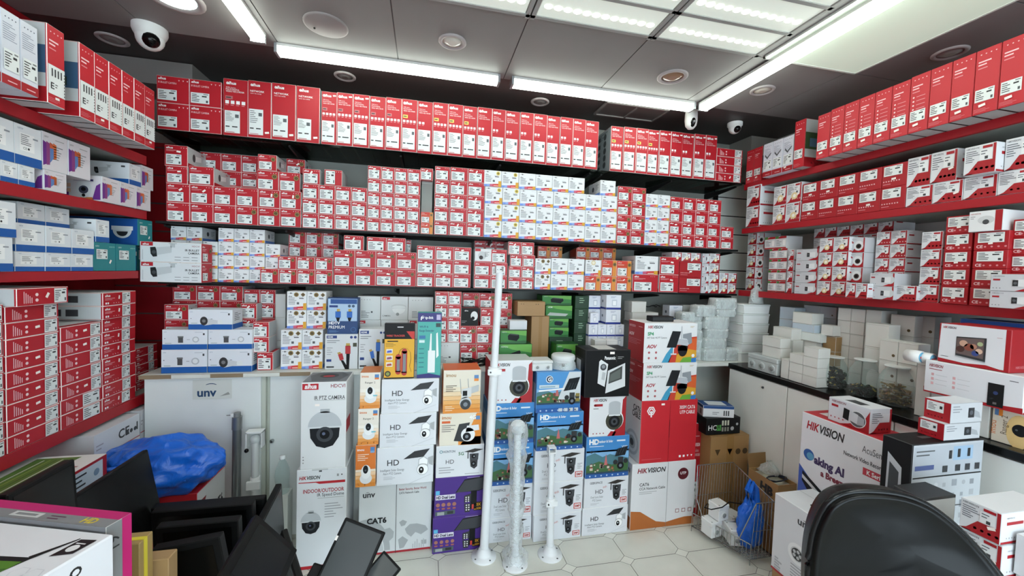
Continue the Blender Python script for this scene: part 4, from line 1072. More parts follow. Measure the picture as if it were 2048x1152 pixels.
l2 = height('L', 343, span('L', 110, z, 0), 0)
blk('L', z, 88, 134, 0, 1, 1, 'purp', 'purple and orange printed carton', 'lower left of its kind on ' + P2, gp, d=.26, z1=l2, name='camera_carton')
blk('L', l2, 86, 182, 279, 2, 1, 'purp', 'purple and orange printed carton', 'upper pair on ' + P2, gp, d=.26, name='camera_carton')
blk('L', z, 146, 180, 0, 1, 1, 'purp', 'purple printed carton set back', 'behind the dome picture carton', gp, off=.2, d=.1, z1=l2, name='camera_carton')
l3 = blk('L', z, 205, 302, 367, 3, 1, 'purp', 'purple printed carton, first shows a dome camera', P2, gp, off=-.01, d=.28, name='camera_carton')
blk('L', l3, 259, 283, 330, 1, 1, 'uniw', 'white and blue carton with bullet camera side', 'on top at right, ' + P2, g, off=-.005, d=.3)
blk('L', l3, 283.5, 307, 334, 1, 1, 'purp', 'purple printed carton at right end', 'beside red slatwall, ' + P2, gp, off=.0, d=.26, name='camera_carton')
z = ZL[2] + .001; g = 'white and blue cartons on the left third shelf'; P3 = 'left wall third shelf'
k1 = blk('L', z, -34, 29, 473, 1, 1, 'uniw', 'big white blue-footed carton, lower', 'at the frame edge, ' + P3, g, off=-.02, d=.3)
blk('L', k1, -30, 34, 401, 1, 1, 'uniw', 'big white blue-footed carton, upper', 'at the frame edge, ' + P3, g, off=-.02, d=.3)
k2 = blk('L', z, 31, 187, 506, 3, 1, 'uniw', 'white blue-footed carton', 'lower row of three, ' + P3, g, d=.26)
k3 = blk('L', k2, 33, 189, 454, 3, 1, 'uniw', 'white blue-footed carton', 'middle row of three, ' + P3, g, d=.26)
blk('L', k3, 36, 140, 411, 2, 1, 'uniw', 'white blue-footed carton set back', 'upper row, ' + P3, g, off=.06, d=.2)
k4 = blk('L', z, 187.5, 272.6, 487, 2, 1, 'teal', 'teal upright camera carton', 'lower pair on ' + P3, 'teal camera cartons', d=.24)
blk('L', k4, 192, 220, 440, 1, 1, 'uniw', 'small white blue-footed carton', 'left of the blue dome carton, ' + P3, g, d=.28)
blk('L', k4, 277, 306, 440, 1, 1, 'teal', 'blue and teal carton with dome camera side', 'right end of ' + P3, 'teal camera cartons', d=.28)
blk('L', z, 275, 296, 488, 1, 1, 'teal', 'teal carton behind the lower pair', 'right end of ' + P3, 'teal camera cartons', d=.2, off=.03)
z = ZL[3] + .001; g = 'flat red recorder boxes stacked on the lowest left shelf'; PL_ = 'lowest left shelf'
blk('L', z, -90, 13, 612, 1, 9, 'flat', 'flat red recorder box', 'stack at the frame edge', g, d=.3, name='recorder_box')
n1 = blk('L', z, 15.6, 121.5, 609, 1, 9, 'flat', 'flat red recorder box', 'second stack from left', g, d=.3, name='recorder_box')
blk('L', n1, 35, 139, 575, 1, 1, 'flat', 'flat red and white recorder box', 'crowning the second stack from left', g, off=-.03, d=.3, name='recorder_box')
blk('L', z, 123, 205, 840, 1, 2, 'flat', 'flat red recorder box with large label', 'foot of third stack', g, d=.3, name='recorder_box', kw=dict(hik=True)) if 0 else None
n2 = height('L', 649, span('L', 164, z, 0), 0); hh = (n2 - z) / 7
m2 = blk('L', z, 123, 205, 0, 1, 2, 'flat', 'flat red large-label recorder box', 'foot of third stack from left', g, d=.3, name='recorder_box', kw=dict(hik=True), z1=z + 2 * hh)
blk('L', m2, 123, 205, 0, 1, 5, 'flat', 'flat red recorder box', 'third stack from left', g, d=.3, name='recorder_box', z1=n2)
n3 = height('L', 583, span('L', 239, z, 0), 0); hh = (n3 - z) / 9
blk('L', z, 206, 272.6, 0, 1, 7, 'flat2', 'flat red recorder box', 'fourth stack from left', g, d=.3, name='recorder_box', z1=z + 7 * hh, nr=9)
blk('L', z + 7 * hh, 206, 272.6, 0, 1, 2, 'flat2', 'flat recorder box with grey side in view', 'top pair of fourth stack', g, d=.3, name='recorder_box', z1=n3, off=-.012)
blk('L', z, 272, 316, 692, 1, 5, 'flat2', 'shaded flat red recorder box', 'stack beside the white cabinet', g, d=.2, off=.06, name='recorder_box')
# ------------------------------------------------------------------ right wall
z = ZR[0] + .001; g = 'tall red recorder boxes on the right top shelf'
a0, a1 = span('R', 1631, z, -.1), span('R', 1994, z, -.1); hq = height('R', 158, span('R', 1813, z, -.1), -.1)
pw = (a0 - a1) / 10
for i in range(12):
    pr = s_hikrec(pw - .0015, .33, hq - z - (.0 if i < 6 else -.004) - (.006 if i == 0 else 0), low=False, feat=(0 < i < 7)).protos('recorder_box')
    (x, y, zz), rz = wallpos('R', a0 - (i + .5) * pw, z, -.1, .33)
    put(pr, (x, y, zz), rz, 'tall red recorder box, %s in the long row, right top shelf' % (colname(i, 12)), 'box', g)
blk('R', z, 1584.5, 1606, 240, 1, 1, 'hikrec', 'tall red recorder box with grey picture side', 'left of the long row, right top shelf', g, off=-.06, d=.33, name='recorder_box', kw=dict(low=False, pic='#3d5a36'))
blk('R', z, 1524, 1584, 279, 3, 1, 'nvrw', 'white red-footed recorder box', 'group of three, right top shelf', 'white recorder boxes on the right top shelf', off=-.05, d=.3, name='recorder_box', kw=dict(chev=True))
blk('R', z, 1490, 1522, 297, 2, 1, 'hikrec', 'shaded red recorder box', 'corner end of right top shelf', g, off=.0, d=.25, name='recorder_box', kw=dict(low=False))
z = ZR[1] + .001; g = 'camera boxes on the right middle shelf'; P5 = 'right middle shelf'
blk('R', z, 1490, 1517, 371, 1, 2, 'hikw', 'red-white box with long grey side', 'corner end of ' + P5, g, off=-.01, d=.3)
blk('R', z, 1544, 1599, 369, 2, 2, 'hikw', 'small red-white ring-seal box', P5, g, off=0, d=.25, kw=dict(ring=True))
blk('R', z, 1600.6, 1809, 348, 5, 2, 'hikred', 'plain red white-label box', P5, g, off=0, d=.25)
zz = blk('R', z, 1809.5, 2070, 357, 4, 1, 'hikw', 'large red-white diagonal box', 'lower row of ' + P5, g, off=0, d=.28)
blk('R', zz, 1811, 1912, 307, 2, 1, 'hikw', 'large red-white diagonal box', 'upper row of ' + P5, g, off=0, d=.28)
blk('R', zz, 1925, 1990, 289, 1, 1, 'hikw', 'large red-white box jutting forward', 'upper row of ' + P5, g, off=-.04, d=.28)
blk('R', zz, 2006, 2075, 272, 1, 1, 'hikw', 'large red-white diagonal box', 'upper row at frame edge, ' + P5, g, off=0, d=.28)
z = ZR[2] + .001; g = 'camera boxes on the right lower shelf'; P6 = 'right lower shelf'
k = dict(ring=True)
blk('R', z, 1531, 1546, 466, 1, 5, 'hikw', 'small red-white ring-seal box', 'corner column, ' + P6, g, off=.0, d=.12, kw=k) if 0 else None
blk('R', z, 1490, 1508, 466, 1, 5, 'hikw', 'small ring-seal box', 'corner column of ' + P6, g, off=.08, d=.13, kw=k)
blk('R', z, 1509, 1523, 466, 1, 5, 'hikside', 'small turret camera picture box', 'second column of ' + P6, g, off=.1, d=.13, kw=dict(dome=True))
zz = blk('R', z, 1534, 1570, 497, 2, 4, 'greencam', 'small green-topped box', 'left part of ' + P6, 'small green and red topped boxes', off=.03, d=.14)
blk('R', zz, 1528, 1572, 473, 2, 1, 'greencam', 'green-topped box', 'top pair on ' + P6, 'small green and red topped boxes', off=.05, d=.12)
blk('R', z, 1571, 1583, 499, 1, 4, 'hikw', 'small red-white box', 'beside bullet camera boxes, ' + P6, g, off=.01, d=.14)
blk('R', z, 1587, 1632, 498, 1, 4, 'hikside', 'white box with bullet camera picture', 'stack of four, ' + P6, g, off=0, d=.16)
blk('R', z, 1632.5, 1691, 475, 2, 4, 'hikw', 'white ring-seal box', 'block of eight, ' + P6, g, off=-.005, d=.16, kw=k)
f1 = blk('R', z, 1693, 1722, 475, 1, 4, 'hikside', 'turret camera picture box', 'right of ring-seal block', g, off=.015, d=.16, kw=dict(dome=True))
blk('R', z, 1690, 1733, 566, 2, 1, 'hikw', 'small red-white box in front', 'foot of the turret camera boxes', g, off=-.075, d=.07)
blk('R', z, 1736, 1786, 546, 1, 2, 'hikside', 'bullet camera picture box', 'front pair in middle of ' + P6, g, off=-.04, d=.1)
blk('R', z, 1620, 1778, 441, 6, 5, 'hikw', 'small red-white box', 'rear block, ' + P6, g, off=.18, d=.14, skip={(c, r) for c in range(6) for r in range(2)})
blk('R', z, 1620, 1778, 441, 6, 2, 'hikw', 'small red-white box hidden low', 'rear block of ' + P6, g, off=.18, d=.14, z1=z + (height('R', 441, span('R', 1700, z, .18), .18) - z) * .4)
blk('R', z, 1744, 1805, 462, 2, 5, 'hikw', 'red-white box', 'middle block behind bullet boxes, ' + P6, g, off=.066, d=.105)
blk('R', z, 1788, 1832, 571, 1, 1, 'hikw', 'red-white box at shelf front', 'left foot of tall red-white stack, ' + P6, g, off=-.02, d=.08)
blk('R', z, 1834, 1876, 463, 1, 4, 'hikw', 'red-white diagonal box', 'stack beside the dark red CE boxes', g, off=0, d=.2)
blk('R', z, 1879, 1934, 431, 1, 5, 'hikred', 'dark red CE box', 'first CE stack on ' + P6, g, off=-.01, d=.22, kw=dict(ce=True, lab=(.08, .4, .88, .93)))
t = height('R', 462, span('R', 1971, z, -.02), -.02)
zz = blk('R', z, 1937, 2007, 0, 1, 4, 'hikred', 'dark red CE box', 'second CE stack on ' + P6, g, off=-.02, d=.24, kw=dict(ce=True, lab=(.12, .4, .88, .93)), z1=t)
w = abs(span('R', 1936, zz, -.03) - span('R', 2004, zz, -.03)); hh = height('R', 421, span('R', 1970, zz, -.03), -.03) - zz
a = base_box(w, .22, hh, 'white', '#c9cccf'); a.rect('F', .78, .01, .99, .99, 'hred'); a.circ('F', .52, .55, hh * .3, '#cdd0d2', 1, 16, ry=hh * .2); a.circ('F', .52, .45, hh * .12, '#44484c', 2); a.text('F', 'HIKVISION', .05, .84, hh * .07, 'hred', maxw=w * .3); a.lines('F', .05, .6, .25, .78, 2, '#999')
(x, y, q), rz = wallpos('R', (span('R', 1936, zz, -.03) + span('R', 2004, zz, -.03)) / 2, zz, -.03, .22)
put(a.protos('camera_box'), (x, y, q), rz, 'white box with a turret camera picture topping the second CE stack', 'box')
blk('R', z, 2012, 2066, 437, 1, 5, 'hikred', 'dark red CE box', 'third CE stack, frame edge of ' + P6, g, off=.0, d=.22, kw=dict(ce=True, lab=(.08, .35, .95, .9)))
blk('R', z, 1976, 2070, 548, 1, 2, 'hikside', 'pale grey bullet camera carton', 'front of ' + P6 + ' at frame edge', g, off=-.10, d=.075)
# ------------------------------------------------------------------ cartons piled in front of the back cabinets
def ptz(a, f, u, v, s, l=3, hang=True):
    """speed dome hanging under a neck"""
    W_, H_ = a.size(f)
    a.rect(f, u - .28 * s / W_, v + 1.05 * s / H_, u + .28 * s / W_, v + 1.3 * s / H_, '#aab0b4', l)
    a.circ(f, u, v + .15 * s / H_, s, '#b9bec2', l, 20, ry=s, a0=0, a1=180)
    a.rect(f, u - s / W_, v + .05 * s / H_, u + s / W_, v + .16 * s / H_, '#d5d9db', l + 1)
    a.poly(f, [(u - .9 * s / W_, v + .06 * s / H_), (u + .9 * s / W_, v + .06 * s / H_), (u + .85 * s / W_, v - .55 * s / H_), (u + .5 * s / W_, v - 1.1 * s / H_), (u, v - 1.25 * s / H_), (u - .5 * s / W_, v - 1.1 * s / H_), (u - .85 * s / W_, v - .55 * s / H_)], '#1c1e22', l + 1)
    a.circ(f, u, v - .35 * s / H_, s * .5, '#33373d', l + 2, 18); a.circ(f, u, v - .35 * s / H_, s * .3, '#0c0d10', l + 3); a.circ(f, u - .06 * s / W_, v - .3 * s / H_, s * .1, '#5a6480', l + 4)
def solar(a, f, u, v, s, l=3, dark='#24262a', body='#d6d8da'):
    W_, H_ = a.size(f); q = lambda P: [(u + x * s / W_, v + y * s / H_) for x, y in P]
    a.poly(f, q([(-1.3, .75), (-.45, 1.35), (.75, 1.5), (.25, .85)]), dark, l)
    a.poly(f, q([(-.18, .0), (.62, .0), (.66, .62), (.3, .9), (-.12, .7)]), '#b7bbbf', l + 1); a.poly(f, q([(-.12, .0), (.54, .0), (.58, .6), (.28, .84), (-.06, .66)]), '#f4f5f6', l + 2); a.poly(f, q([(.6, .75), (1.0, .9), (1.0, .1), (.68, .25)]), '#a9adb0', l)
    a.circ(f, u + .2 * s / W_, v - .15 * s / H_, s * .46, '#b0b4b8', l + 2, 20); a.circ(f, u + .2 * s / W_, v - .15 * s / H_, s * .42, '#f2f3f4', l + 3, 20); a.circ(f, u + .1 * s / W_, v - .2 * s / H_, s * .2, 'black', l + 4, 14, ry=s * .27); a.circ(f, u + .1 * s / W_, v - .14 * s / H_, s * .08, '#c9ccd0', l + 5, 8)
def dual(a, f, u, v, s, l=3):
    W_, H_ = a.size(f); q = lambda P: [(u + x * s / W_, v + y * s / H_) for x, y in P]
    a.poly(f, q([(-1.2, 1.15), (.1, 1.5), (1.2, 1.35), (-.1, 1.0)]), '#2b2624', l); a.poly(f, q([(-.75, 1.1), (-.62, 1.1), (-.62, .3), (-.75, .3)]), '#44464a', l)
    a.poly(f, q([(-.5, .9), (.6, .9), (.55, .1), (-.45, .1)]), '#3a3d42', l + 1); a.circ(f, u, v + .55 * s / H_, s * .26, 'black', l + 2, 12); a.circ(f, u + .05 * s / W_, v + .55 * s / H_, s * .1, '#8a9096', l + 3, 8)
    a.poly(f, q([(-.45, .1), (.5, .1), (.45, -.7), (.1, -1.0), (-.35, -.7)]), '#2a2c31', l + 1); a.circ(f, u + .0 * s / W_, v - .35 * s / H_, s * .3, '#0d0e10', l + 2, 12); a.circ(f, u, v - .35 * s / H_, s * .12, '#6a7078', l + 3, 8)
def sides(a, col, fs='LR', l=0):
    for f in fs: a.rect(f, .005, .005, .995, .995, col, l or 1)
@S('dahptz')
def s_dahptz(w, d, h):
    a = base_box(w, d, h, '#dcdedf', '#eceeee', ch=.002)
    a.rect('F', .03, .915, .38, .985, 'red'); a.text('F', 'alhua', .08, .93, w * .11, 'wht2', bold=.03, sh=.25, maxw=w * .26, l=2)
    a.text('F', 'HDCVI', .97, .935, w * .085, '#8c2430', 'r', bold=.01, maxw=w * .32)
    a.text('F', 'IR PTZ CAMERA', .97, .80, w * .09, 'ink', 'r', bold=.01, maxw=w * .68); a.rect('F', .3, .79, .97, .794, '#888')
    price(a, 'F', .36, .74, w * .05, 0)
    ptz(a, 'F', .53, .46, w * .37); a.lines('F', .05, .06, .09, .16, 3, '#777')
    a.mb.mats; a.rect('T', .02, .02, .98, .98, '#7d8287'); a.poly('T', [(.2, .1), (.8, .1), (.95, .6), (.7, .95), (.3, .95), (.05, .6)], '#5a5f64', 2); a.circ('T', .5, .55, w * .22, '#2a2c2f', 3, 20, ry=d * .2); a.circ('T', .5, .5, w * .14, 'red', 4, 20, ry=d * .08)
    a.rect('R', .02, .4, .5, .55, 'red', 1); return a
@S('hikptz')
def s_hikptz(w, d, h):
    a = base_box(w, d, h, '#d9dcdf', '#eceeee', ch=.002)
    for f in 'FLR': a.rect(f, .003, .003, .997, .035, 'red')
    hikv(a, 'F', .05, .90, w * .075, w * .42)
    a.poly('F', [(.04, .875), (.97, .875), (.97, .85), (.45, .85), (.38, .865), (.04, .867)], 'red')
    a.text('F', 'INDOOR/OUTDOOR', .95, .765, w * .082, '#9c1a26', 'r', bold=.02, maxw=w * .82); a.text('F', 'IR Speed Dome', .95, .725, w * .07, '#44484c', 'r', bold=.01, maxw=w * .54); a.rect('F', .42, .705, .95, .709, '#999')
    a.lines('F', .56, .5, .93, .66, 6, '#9a9da2', 1, .3); ptz(a, 'F', .29, .47, w * .2); a.circ('F', .9, .93, w * .015, 'ink'); a.rect('F', .8, .915, .84, .94, '#999')
    a.rect('F', .3, .985, .62, .998, '#b9bcbe'); a.rect('F', .44, .97, .5, .985, 'dgrey', 2)
    return a
@S('unvcat')
def s_unvcat(w, d, h):
    a = base_box(w, d, h, '#cfd3d4', '#dfe2e2', ch=.002)
    for f in 'FLR': a.rect(f, .003, .002, .997, .03, '#a01a28')
    W2 = .505
    a.text('F', 'unv', .05, .80, w * .08, '#2d3034', bold=.03); a.circ('F', .115, .86, w * .03, '#2d3034', 1, 14, a0=30, a1=150, ry=w * .012)
    a.circ('F', .1, .05, w * .33, '#a7abad', 1, 30, a0=0, a1=180, ry=h * .45); a.circ('F', .1, .05, w * .25, '#d3d6d7', 2, 30, a0=0, a1=180, ry=h * .34); a.circ('F', .1, .05, w * .24, '#b9bdbf', 3, 24, a0=0, a1=180, ry=h * .27); a.circ('F', .1, .05, w * .17, '#dcdfe0', 4, 24, a0=0, a1=180, ry=h * .2); a.circ('F', .1, .05, w * .08, '#c2c5c7', 5, 20, a0=0, a1=180, ry=h * .1)
    a.text('F', 'CAT6', .11, .44, w * .075, '#1d1f22', bold=.04, l=6, res=2)
    a.poly('F', [(.33, .34), (.42, .36), (.48, .30), (.47, .22), (.4, .16), (.36, .24)], '#a9adaf', 5)
    a.text('F', 'Better Security, Better World', .54, .86, w * .032, '#8c3a40', maxw=w * .38, bold=.02); a.text('F', 'CAT6 Network Cable', .54, .81, w * .03, '#3a3d40', maxw=w * .28, bold=.02)
    mp = [[(.55, .42), (.6, .45), (.66, .42), (.63, .37), (.58, .36)], [(.63, .32), (.7, .38), (.8, .38), (.92, .34), (.96, .28), (.86, .22), (.78, .26), (.72, .2), (.66, .25)], [(.54, .18), (.6, .22), (.68, .16), (.62, .06), (.56, .05)], [(.86, .14), (.94, .14), (.94, .08), (.88, .08)]]
    for p in mp: a.poly('F', p, '#a3a7a9', 1)
    for i in range(6): a.rect('F', .74 + .03 * i, .04, .755 + .03 * i, .1 + .03 * (i % 3), '#b3b7b9', 2)
    a.rect('F', W2 - .003, .0, W2 + .003, 1, '#2b2d2f', 7)
    return a
@S('ranger')
def s_ranger(w, d, h, alt=False):
    a = base_box(w, d, h, '#e9e2d6', '#efe9df', ch=.0016)
    cs = ['#e08a33', '#e69a4b', '#edb479', '#f2cda6', '#f4e2cc', '#f2ece0']
    for i, c in enumerate(cs): a.rect('F', .005, i * .09, .995, (i + 1) * .09 + .005, c)
    if alt: a.rect('F', .005, .42, .995, .995, '#d9762a', 2); a.lines('F', .1, .62, .7, .8, 4, '#f2d9c2', 3)
    a.text('F', 'imou', .08, .87, w * .12, '#d9762a' if not alt else 'wht2', bold=.02, l=4); a.rect('F', .72, .86, .93, .95, '#4d7fb8', 3); a.rect('F', .72, .81, .93, .86, '#d9762a' if not alt else '#7da0c8', 3)
    if not alt: a.text('F', 'Ranger 2', .5, .70, w * .1, '#55504a', 'c', l=3)
    v = .38 if not alt else .3
    a.circ('F', .52, v - .1, w * .3, '#dfe1e2', 4, 20, ry=h * .13); a.circ('F', .52, v + .06, w * .24, '#eceeee', 5, 20, ry=h * .17); a.circ('F', .5, v + .12, w * .13, '#191b1e', 6, 16, ry=h * .1); a.circ('F', .5, v + .1, w * .05, '#4a4e54', 7)
    if not alt: a.rect('F', .65, v - .04, .86, v + .0, '#7fc1cf', 6)
    icons(a, 'F', .15, .04, 3, w * .05, w * .3, '#f2dcc8', 'c')
    sides(a, '#e9e7e2'); a.rect('T', .01, .01, .99, .99, '#e0813a'); a.rect('R', .005, .005, .995, .3, '#e08a33', 2)
    return a
@S('hdsolar')
def s_hdsolar(w, d, h, txt=('Intelligent Solar Energy', 'Alert PTZ Camera')):
    a = base_box(w, d, h, '#dcdfe4', '#eceeee', ch=.002)
    a.text('F', 'HD', .18, .52, h * .15, '#2a2d31', bold=.01, sh=.0, res=2)
    a.text('F', txt[0], .06, .37, h * .06, '#777b80', maxw=w * .42, bold=.01); a.text('F', txt[1], .11, .28, h * .06, '#777b80', maxw=w * .32, bold=.01); a.lines('F', .12, .14, .4, .24, 3, '#b0b3b7')
    solar(a, 'F', .76, .42, h * .33); a.poly('F', [(.55, .0), (.95, .22), (.97, .22), (.58, .0)], '#c3c7cc', 1); a.lines('F', .03, .03, .3, .05, 1, '#c5c8cc')
    return a
@S('imou1')
def s_imou1(w, d, h, v=0):
    a = base_box(w, d, h, '#e3dccb', '#efe9df', ch=.002)
    if v == 0:
        for i, c in enumerate(['#dd8a2c', '#e29a44', '#e6ab61', '#e9bd85', '#ead0a9', '#e6d8bf']): a.rect('F', .005, i * .1, .995, (i + 1) * .1 + .005, c)
        a.text('F', 'imou', .07, .85, h * .08, '#b08a5a', bold=.02, l=3); a.lines('F', .07, .5, .38, .66, 4, '#6a5a44', 3, .4); a.rect('F', .82, .8, .94, .88, '#5a86b8', 3); a.rect('F', .82, .74, .94, .8, 'orange', 3)
        for x in (.47, .68): a.poly('F', [(x, .45), (x + .02, .45), (x - .02, .8), (x - .035, .8)], '#9aa0a4', 4)
        a.poly('F', [(.48, .33), (.75, .38), (.75, .6), (.5, .56)], '#cfd2d3', 5); a.poly('F', [(.75, .45), (.95, .5), (.95, .65), (.75, .6)], '#b9bdbf', 4); a.rect('F', .52, .4, .64, .52, '#1c1e20', 6)
        a.circ('F', .6, .24, w * .16, '#c3c6c8', 5, 18); a.circ('F', .6, .2, w * .14, '#2c2f33', 6, 18); a.circ('F', .6, .2, w * .06, '#7a8088', 7)
        a.rect('T', .01, .01, .99, .99, '#e0682a'); a.lines('F', .06, .05, .4, .18, 3, '#f2d9b8', 3)
    else:
        a.poly('F', [(.5, .0), (.995, .0), (.995, .995), (.88, .995), (.72, .5)], '#e08a2c'); a.rect('F', .45, .005, .995, .25, '#e08a2c')
        a.text('F', 'imou', .05, .83, h * .1, '#b5702c', bold=.02, l=3); a.rect('F', .05, .7, .25, .77, '#d9622a', 3); a.lines('F', .05, .42, .4, .66, 4, '#77706a', 3); a.text('F', '4G', .7, .8, h * .12, 'wht2', bold=.02, l=3); a.rect('F', .86, .78, .96, .9, '#5a86b8', 3)
        a.poly('F', [(.46, .66), (.72, .7), (.6, .1), (.34, .14)], '#26282b', 3); a.circ('F', .68, .32, w * .17, '#e6e8e8', 4, 20); a.poly('F', [(.62, .4), (.95, .45), (.93, .62), (.65, .6)], '#dfe1e2', 4); a.circ('F', .65, .26, w * .1, '#1a1b1e', 5); a.circ('F', .65, .26, w * .04, '#7a8088', 6)
    sides(a, '#dc7f2b', 'L', 1); a.rect('R', .005, .005, .995, .995, '#e6e0d4'); return a
@S('honton')
def s_honton(w, d, h):
    a = base_box(w, d, h, '#d9dce0', '#eceeee', ch=.002)
    a.circ('F', .1, .82, h * .05, '#5a8a94', 1); a.circ('F', .1, .82, h * .03, '#d9dce0', 2); a.text('F', 'HONTON', .14, .785, h * .07, '#55606a', bold=.02, maxw=w * .25, l=2); a.text('F', '5G', .46, .68, h * .1, '#2d6a3a', bold=.02); a.text('F', 'HD', .2, .43, h * .13, 'ink'); a.lines('F', .06, .12, .5, .35, 3, '#9a9da1'); dual(a, 'F', .78, .48, h * .26); a.lines('F', .6, .05, .95, .1, 1, '#999'); return a
@S('purple')
def s_purple(w, d, h):
    a = base_box(w, d, h, 'purple', '#5a3a8a', ch=.002)
    W_ = w; q = [(.42, .6), (.6, .92), (.99, .97), (.99, .64), (.9, .6)]
    a.poly('F', q, '#1c1d20'); a.poly('F', [(.44, .6), (.60, .89), (.99, .94), (.99, .66), (.9, .62)], '#33363b', 2)
    a.poly('F', [(.74, .62), (.86, .62), (.86, .15), (.72, .15)], '#121315', 2); a.poly('F', [(.60, .5), (.74, .55), (.74, .35), (.60, .32)], '#2b2c30', 3); a.poly('F', [(.6, .3), (.74, .3), (.72, .08), (.62, .08)], '#2b2c30', 3)
    for i in range(3):
        for j in range(2): a.circ('F', .64 + .05 * j, .46 - .0 * i - .05 * i, h * .018, '#e9e9e6', 4, 8); a.circ('F', .65 + .05 * j, .26 - .06 * i, h * .018, '#e9e9e6', 4, 8)
    a.rect('F', .02, .45, .42, .57, '#d9d6e2'); a.text('F', 'HD Dual Lens', .035, .475, h * .07, '#1d1440', bold=.04, maxw=w * .37, l=2); a.rect('F', .02, .58, .1, .68, '#5ab0d9')
    for i in range(4): a.circ('F', .07 + .11 * i, .32, h * .05, '#a06a5a', 1, 10); a.rect('F', .04 + .11 * i, .2, .1 + .11 * i, .24, '#a05a4a')
    a.poly('F', [(.02, .05), (.42, .07), (.42, .17), (.02, .15)], '#4a5a5a'); a.rect('F', .06, .06, .2, .14, '#9aa0a0', 2); a.rect('F', .26, .08, .38, .15, '#22282a', 2)
    a.rect('F', .8, .1, .97, .32, '#2a1a08', 1); a.text('F', '10X', .82, .22, h * .07, '#d9a020', bold=.03, l=2); a.text('F', 'ZOOM', .81, .13, h * .05, '#d9a020', bold=.03, l=2, maxw=w * .14); a.rect('F', .76, .15, .8, .27, '#c0392b', 4)
    a.lines('F', .65, .95, .95, .975, 1, '#c9b9e0', 3); return a
def landscape(a, v0, v1, seed=1):
    r = random.Random(seed)
    a.rect('F', .01, v0, .99, v1, '#7fb2dc', 1); 
    a.poly('F', [(.01, v1 - .12), (.2, v1 - .05), (.38, v1 - .16), (.55, v1 - .1), (.99, v1 - .22), (.99, v0), (.01, v0)], '#4b7a86', 2)
    a.poly('F', [(.01, v0 + .2), (.3, v0 + .3), (.6, v0 + .2), (.99, v0 + .26), (.99, v0), (.01, v0)], '#3b6438', 3)
    for i in range(16):
        x = r.uniform(.03, .75); y = r.uniform(v0 + .02, v0 + .22); s = r.uniform(.03, .07)
        a.rect('F', x, y, x + s, y + s * .9, r.choice(['#c9bfae', '#9a6a4a', '#7a4a3a', '#d9d2c2', '#4a3a3a']), 4); a.poly('F', [(x - .01, y + s * .9), (x + s + .01, y + s * .9), (x + s / 2, y + s * 1.5)], r.choice(['#8a3a2c', '#5a4a4a']), 5)
    a.poly('F', [(.42, v0 + .2), (.5, v0 + .2), (.46, v0 + .48)], '#c06a6a', 4); a.rect('F', .01, v0, .99, v0 + .04, '#22405a', 6)
@S('outdoor')
def s_outdoor(w, d, h, g=False, seed=1):
    a = base_box(w, d, h, '#2a6fb5', '#7aa6d0', ch=.002)
    if not g:
        a.rect('F', .01, .62, .99, .99, '#3d87c8'); landscape(a, .1, .66, seed)
        a.text('F', 'HD', .06, .82, h * .12, 'wht2', bold=.05, l=3, res=2); a.text('F', 'Outdoor & Solar', .25, .85, h * .06, 'wht2', l=3, bold=.02, maxw=w * .36); a.rect('F', .07, .76, .4, .775, '#dfe9f2', 3); a.lines('F', .7, .86, .93, .9, 1, '#dfe9f2', 3, .9); a.text('F', 'V380', .82, .70, h * .05, '#dfe9f2', l=3, bold=.02)
        a.circ('F', .12, .64, h * .03, '#1a2530', 7); a.rect('F', .14, .63, .24, .65, '#1a2530', 7)
    else:
        landscape(a, .2, .62, seed); a.rect('F', .01, .58, .99, .99, '#4c93d0', 5); a.circ('F', .28, .82, h * .09, '#e9f1f6', 6, 20); a.circ('F', .28, .82, h * .075, '#1c2f4a', 7, 20); a.text('F', 'G', .245, .775, h * .09, 'wht2', bold=.04, l=8, res=2)
        a.rect('F', .06, .6, .5, .68, '#cfdde2', 6); a.lines('F', .08, .61, .46, .66, 1, '#7aa0b5', 7, .5); a.poly('F', [(.05, .56), (.62, .6), (.7, .57), (.05, .52)], '#eef2f3', 8); a.poly('F', [(.48, .32), (.72, .99), (.99, .99), (.99, .3)], '#cfd6da', 6)
    a.poly('F', [(.6, .52) if g else (.66, .5), (.72, .82) if g else (.72, .68), (.97, .86) if g else (.97, .74), (.88, .56) if g else (.9, .52)], '#1d2024', 9)
    for i in range(3): a.poly('F', [(.70 + .06 * i, .55), (.705 + .06 * i, .55), (.765 + .06 * i, .72), (.76 + .06 * i, .72)], '#55606a', 10)
    a.rect('F', .74, .3, .86, .48, '#2a2d31', 9); a.circ('F', .8, .27, h * .09, '#15171a', 10, 14); a.circ('F', .8, .27, h * .04, '#6a7684', 11); a.circ('F', .68, .36, h * .06, '#202327', 10); a.circ('F', .92, .38, h * .06, '#202327', 10)
    a.rect('F', .005, .005, .995, .1, '#1f57a0', 8)
    for i in range(7): a.circ('F', .1 + .13 * i, .055, h * .02, '#b9cde2', 9, 8)
    if g:
        for i in range(4): a.rect('F', .5 + .12 * i, .02, .59 + .12 * i, .1, '#c3ccd2', 9)
        a.rect('F', .88, .38, .97, .46, '#8a7a3a', 12); a.rect('F', .88, .26, .97, .34, '#8a7a3a', 12)
    sides(a, '#3a6ea8', 'LR'); a.poly('L', [(.1, .1), (.9, .1), (.9, .7), (.1, .7)], '#a9bdd2', 2); a.rect('T', .01, .01, .99, .99, '#4c8ac4')
    return a
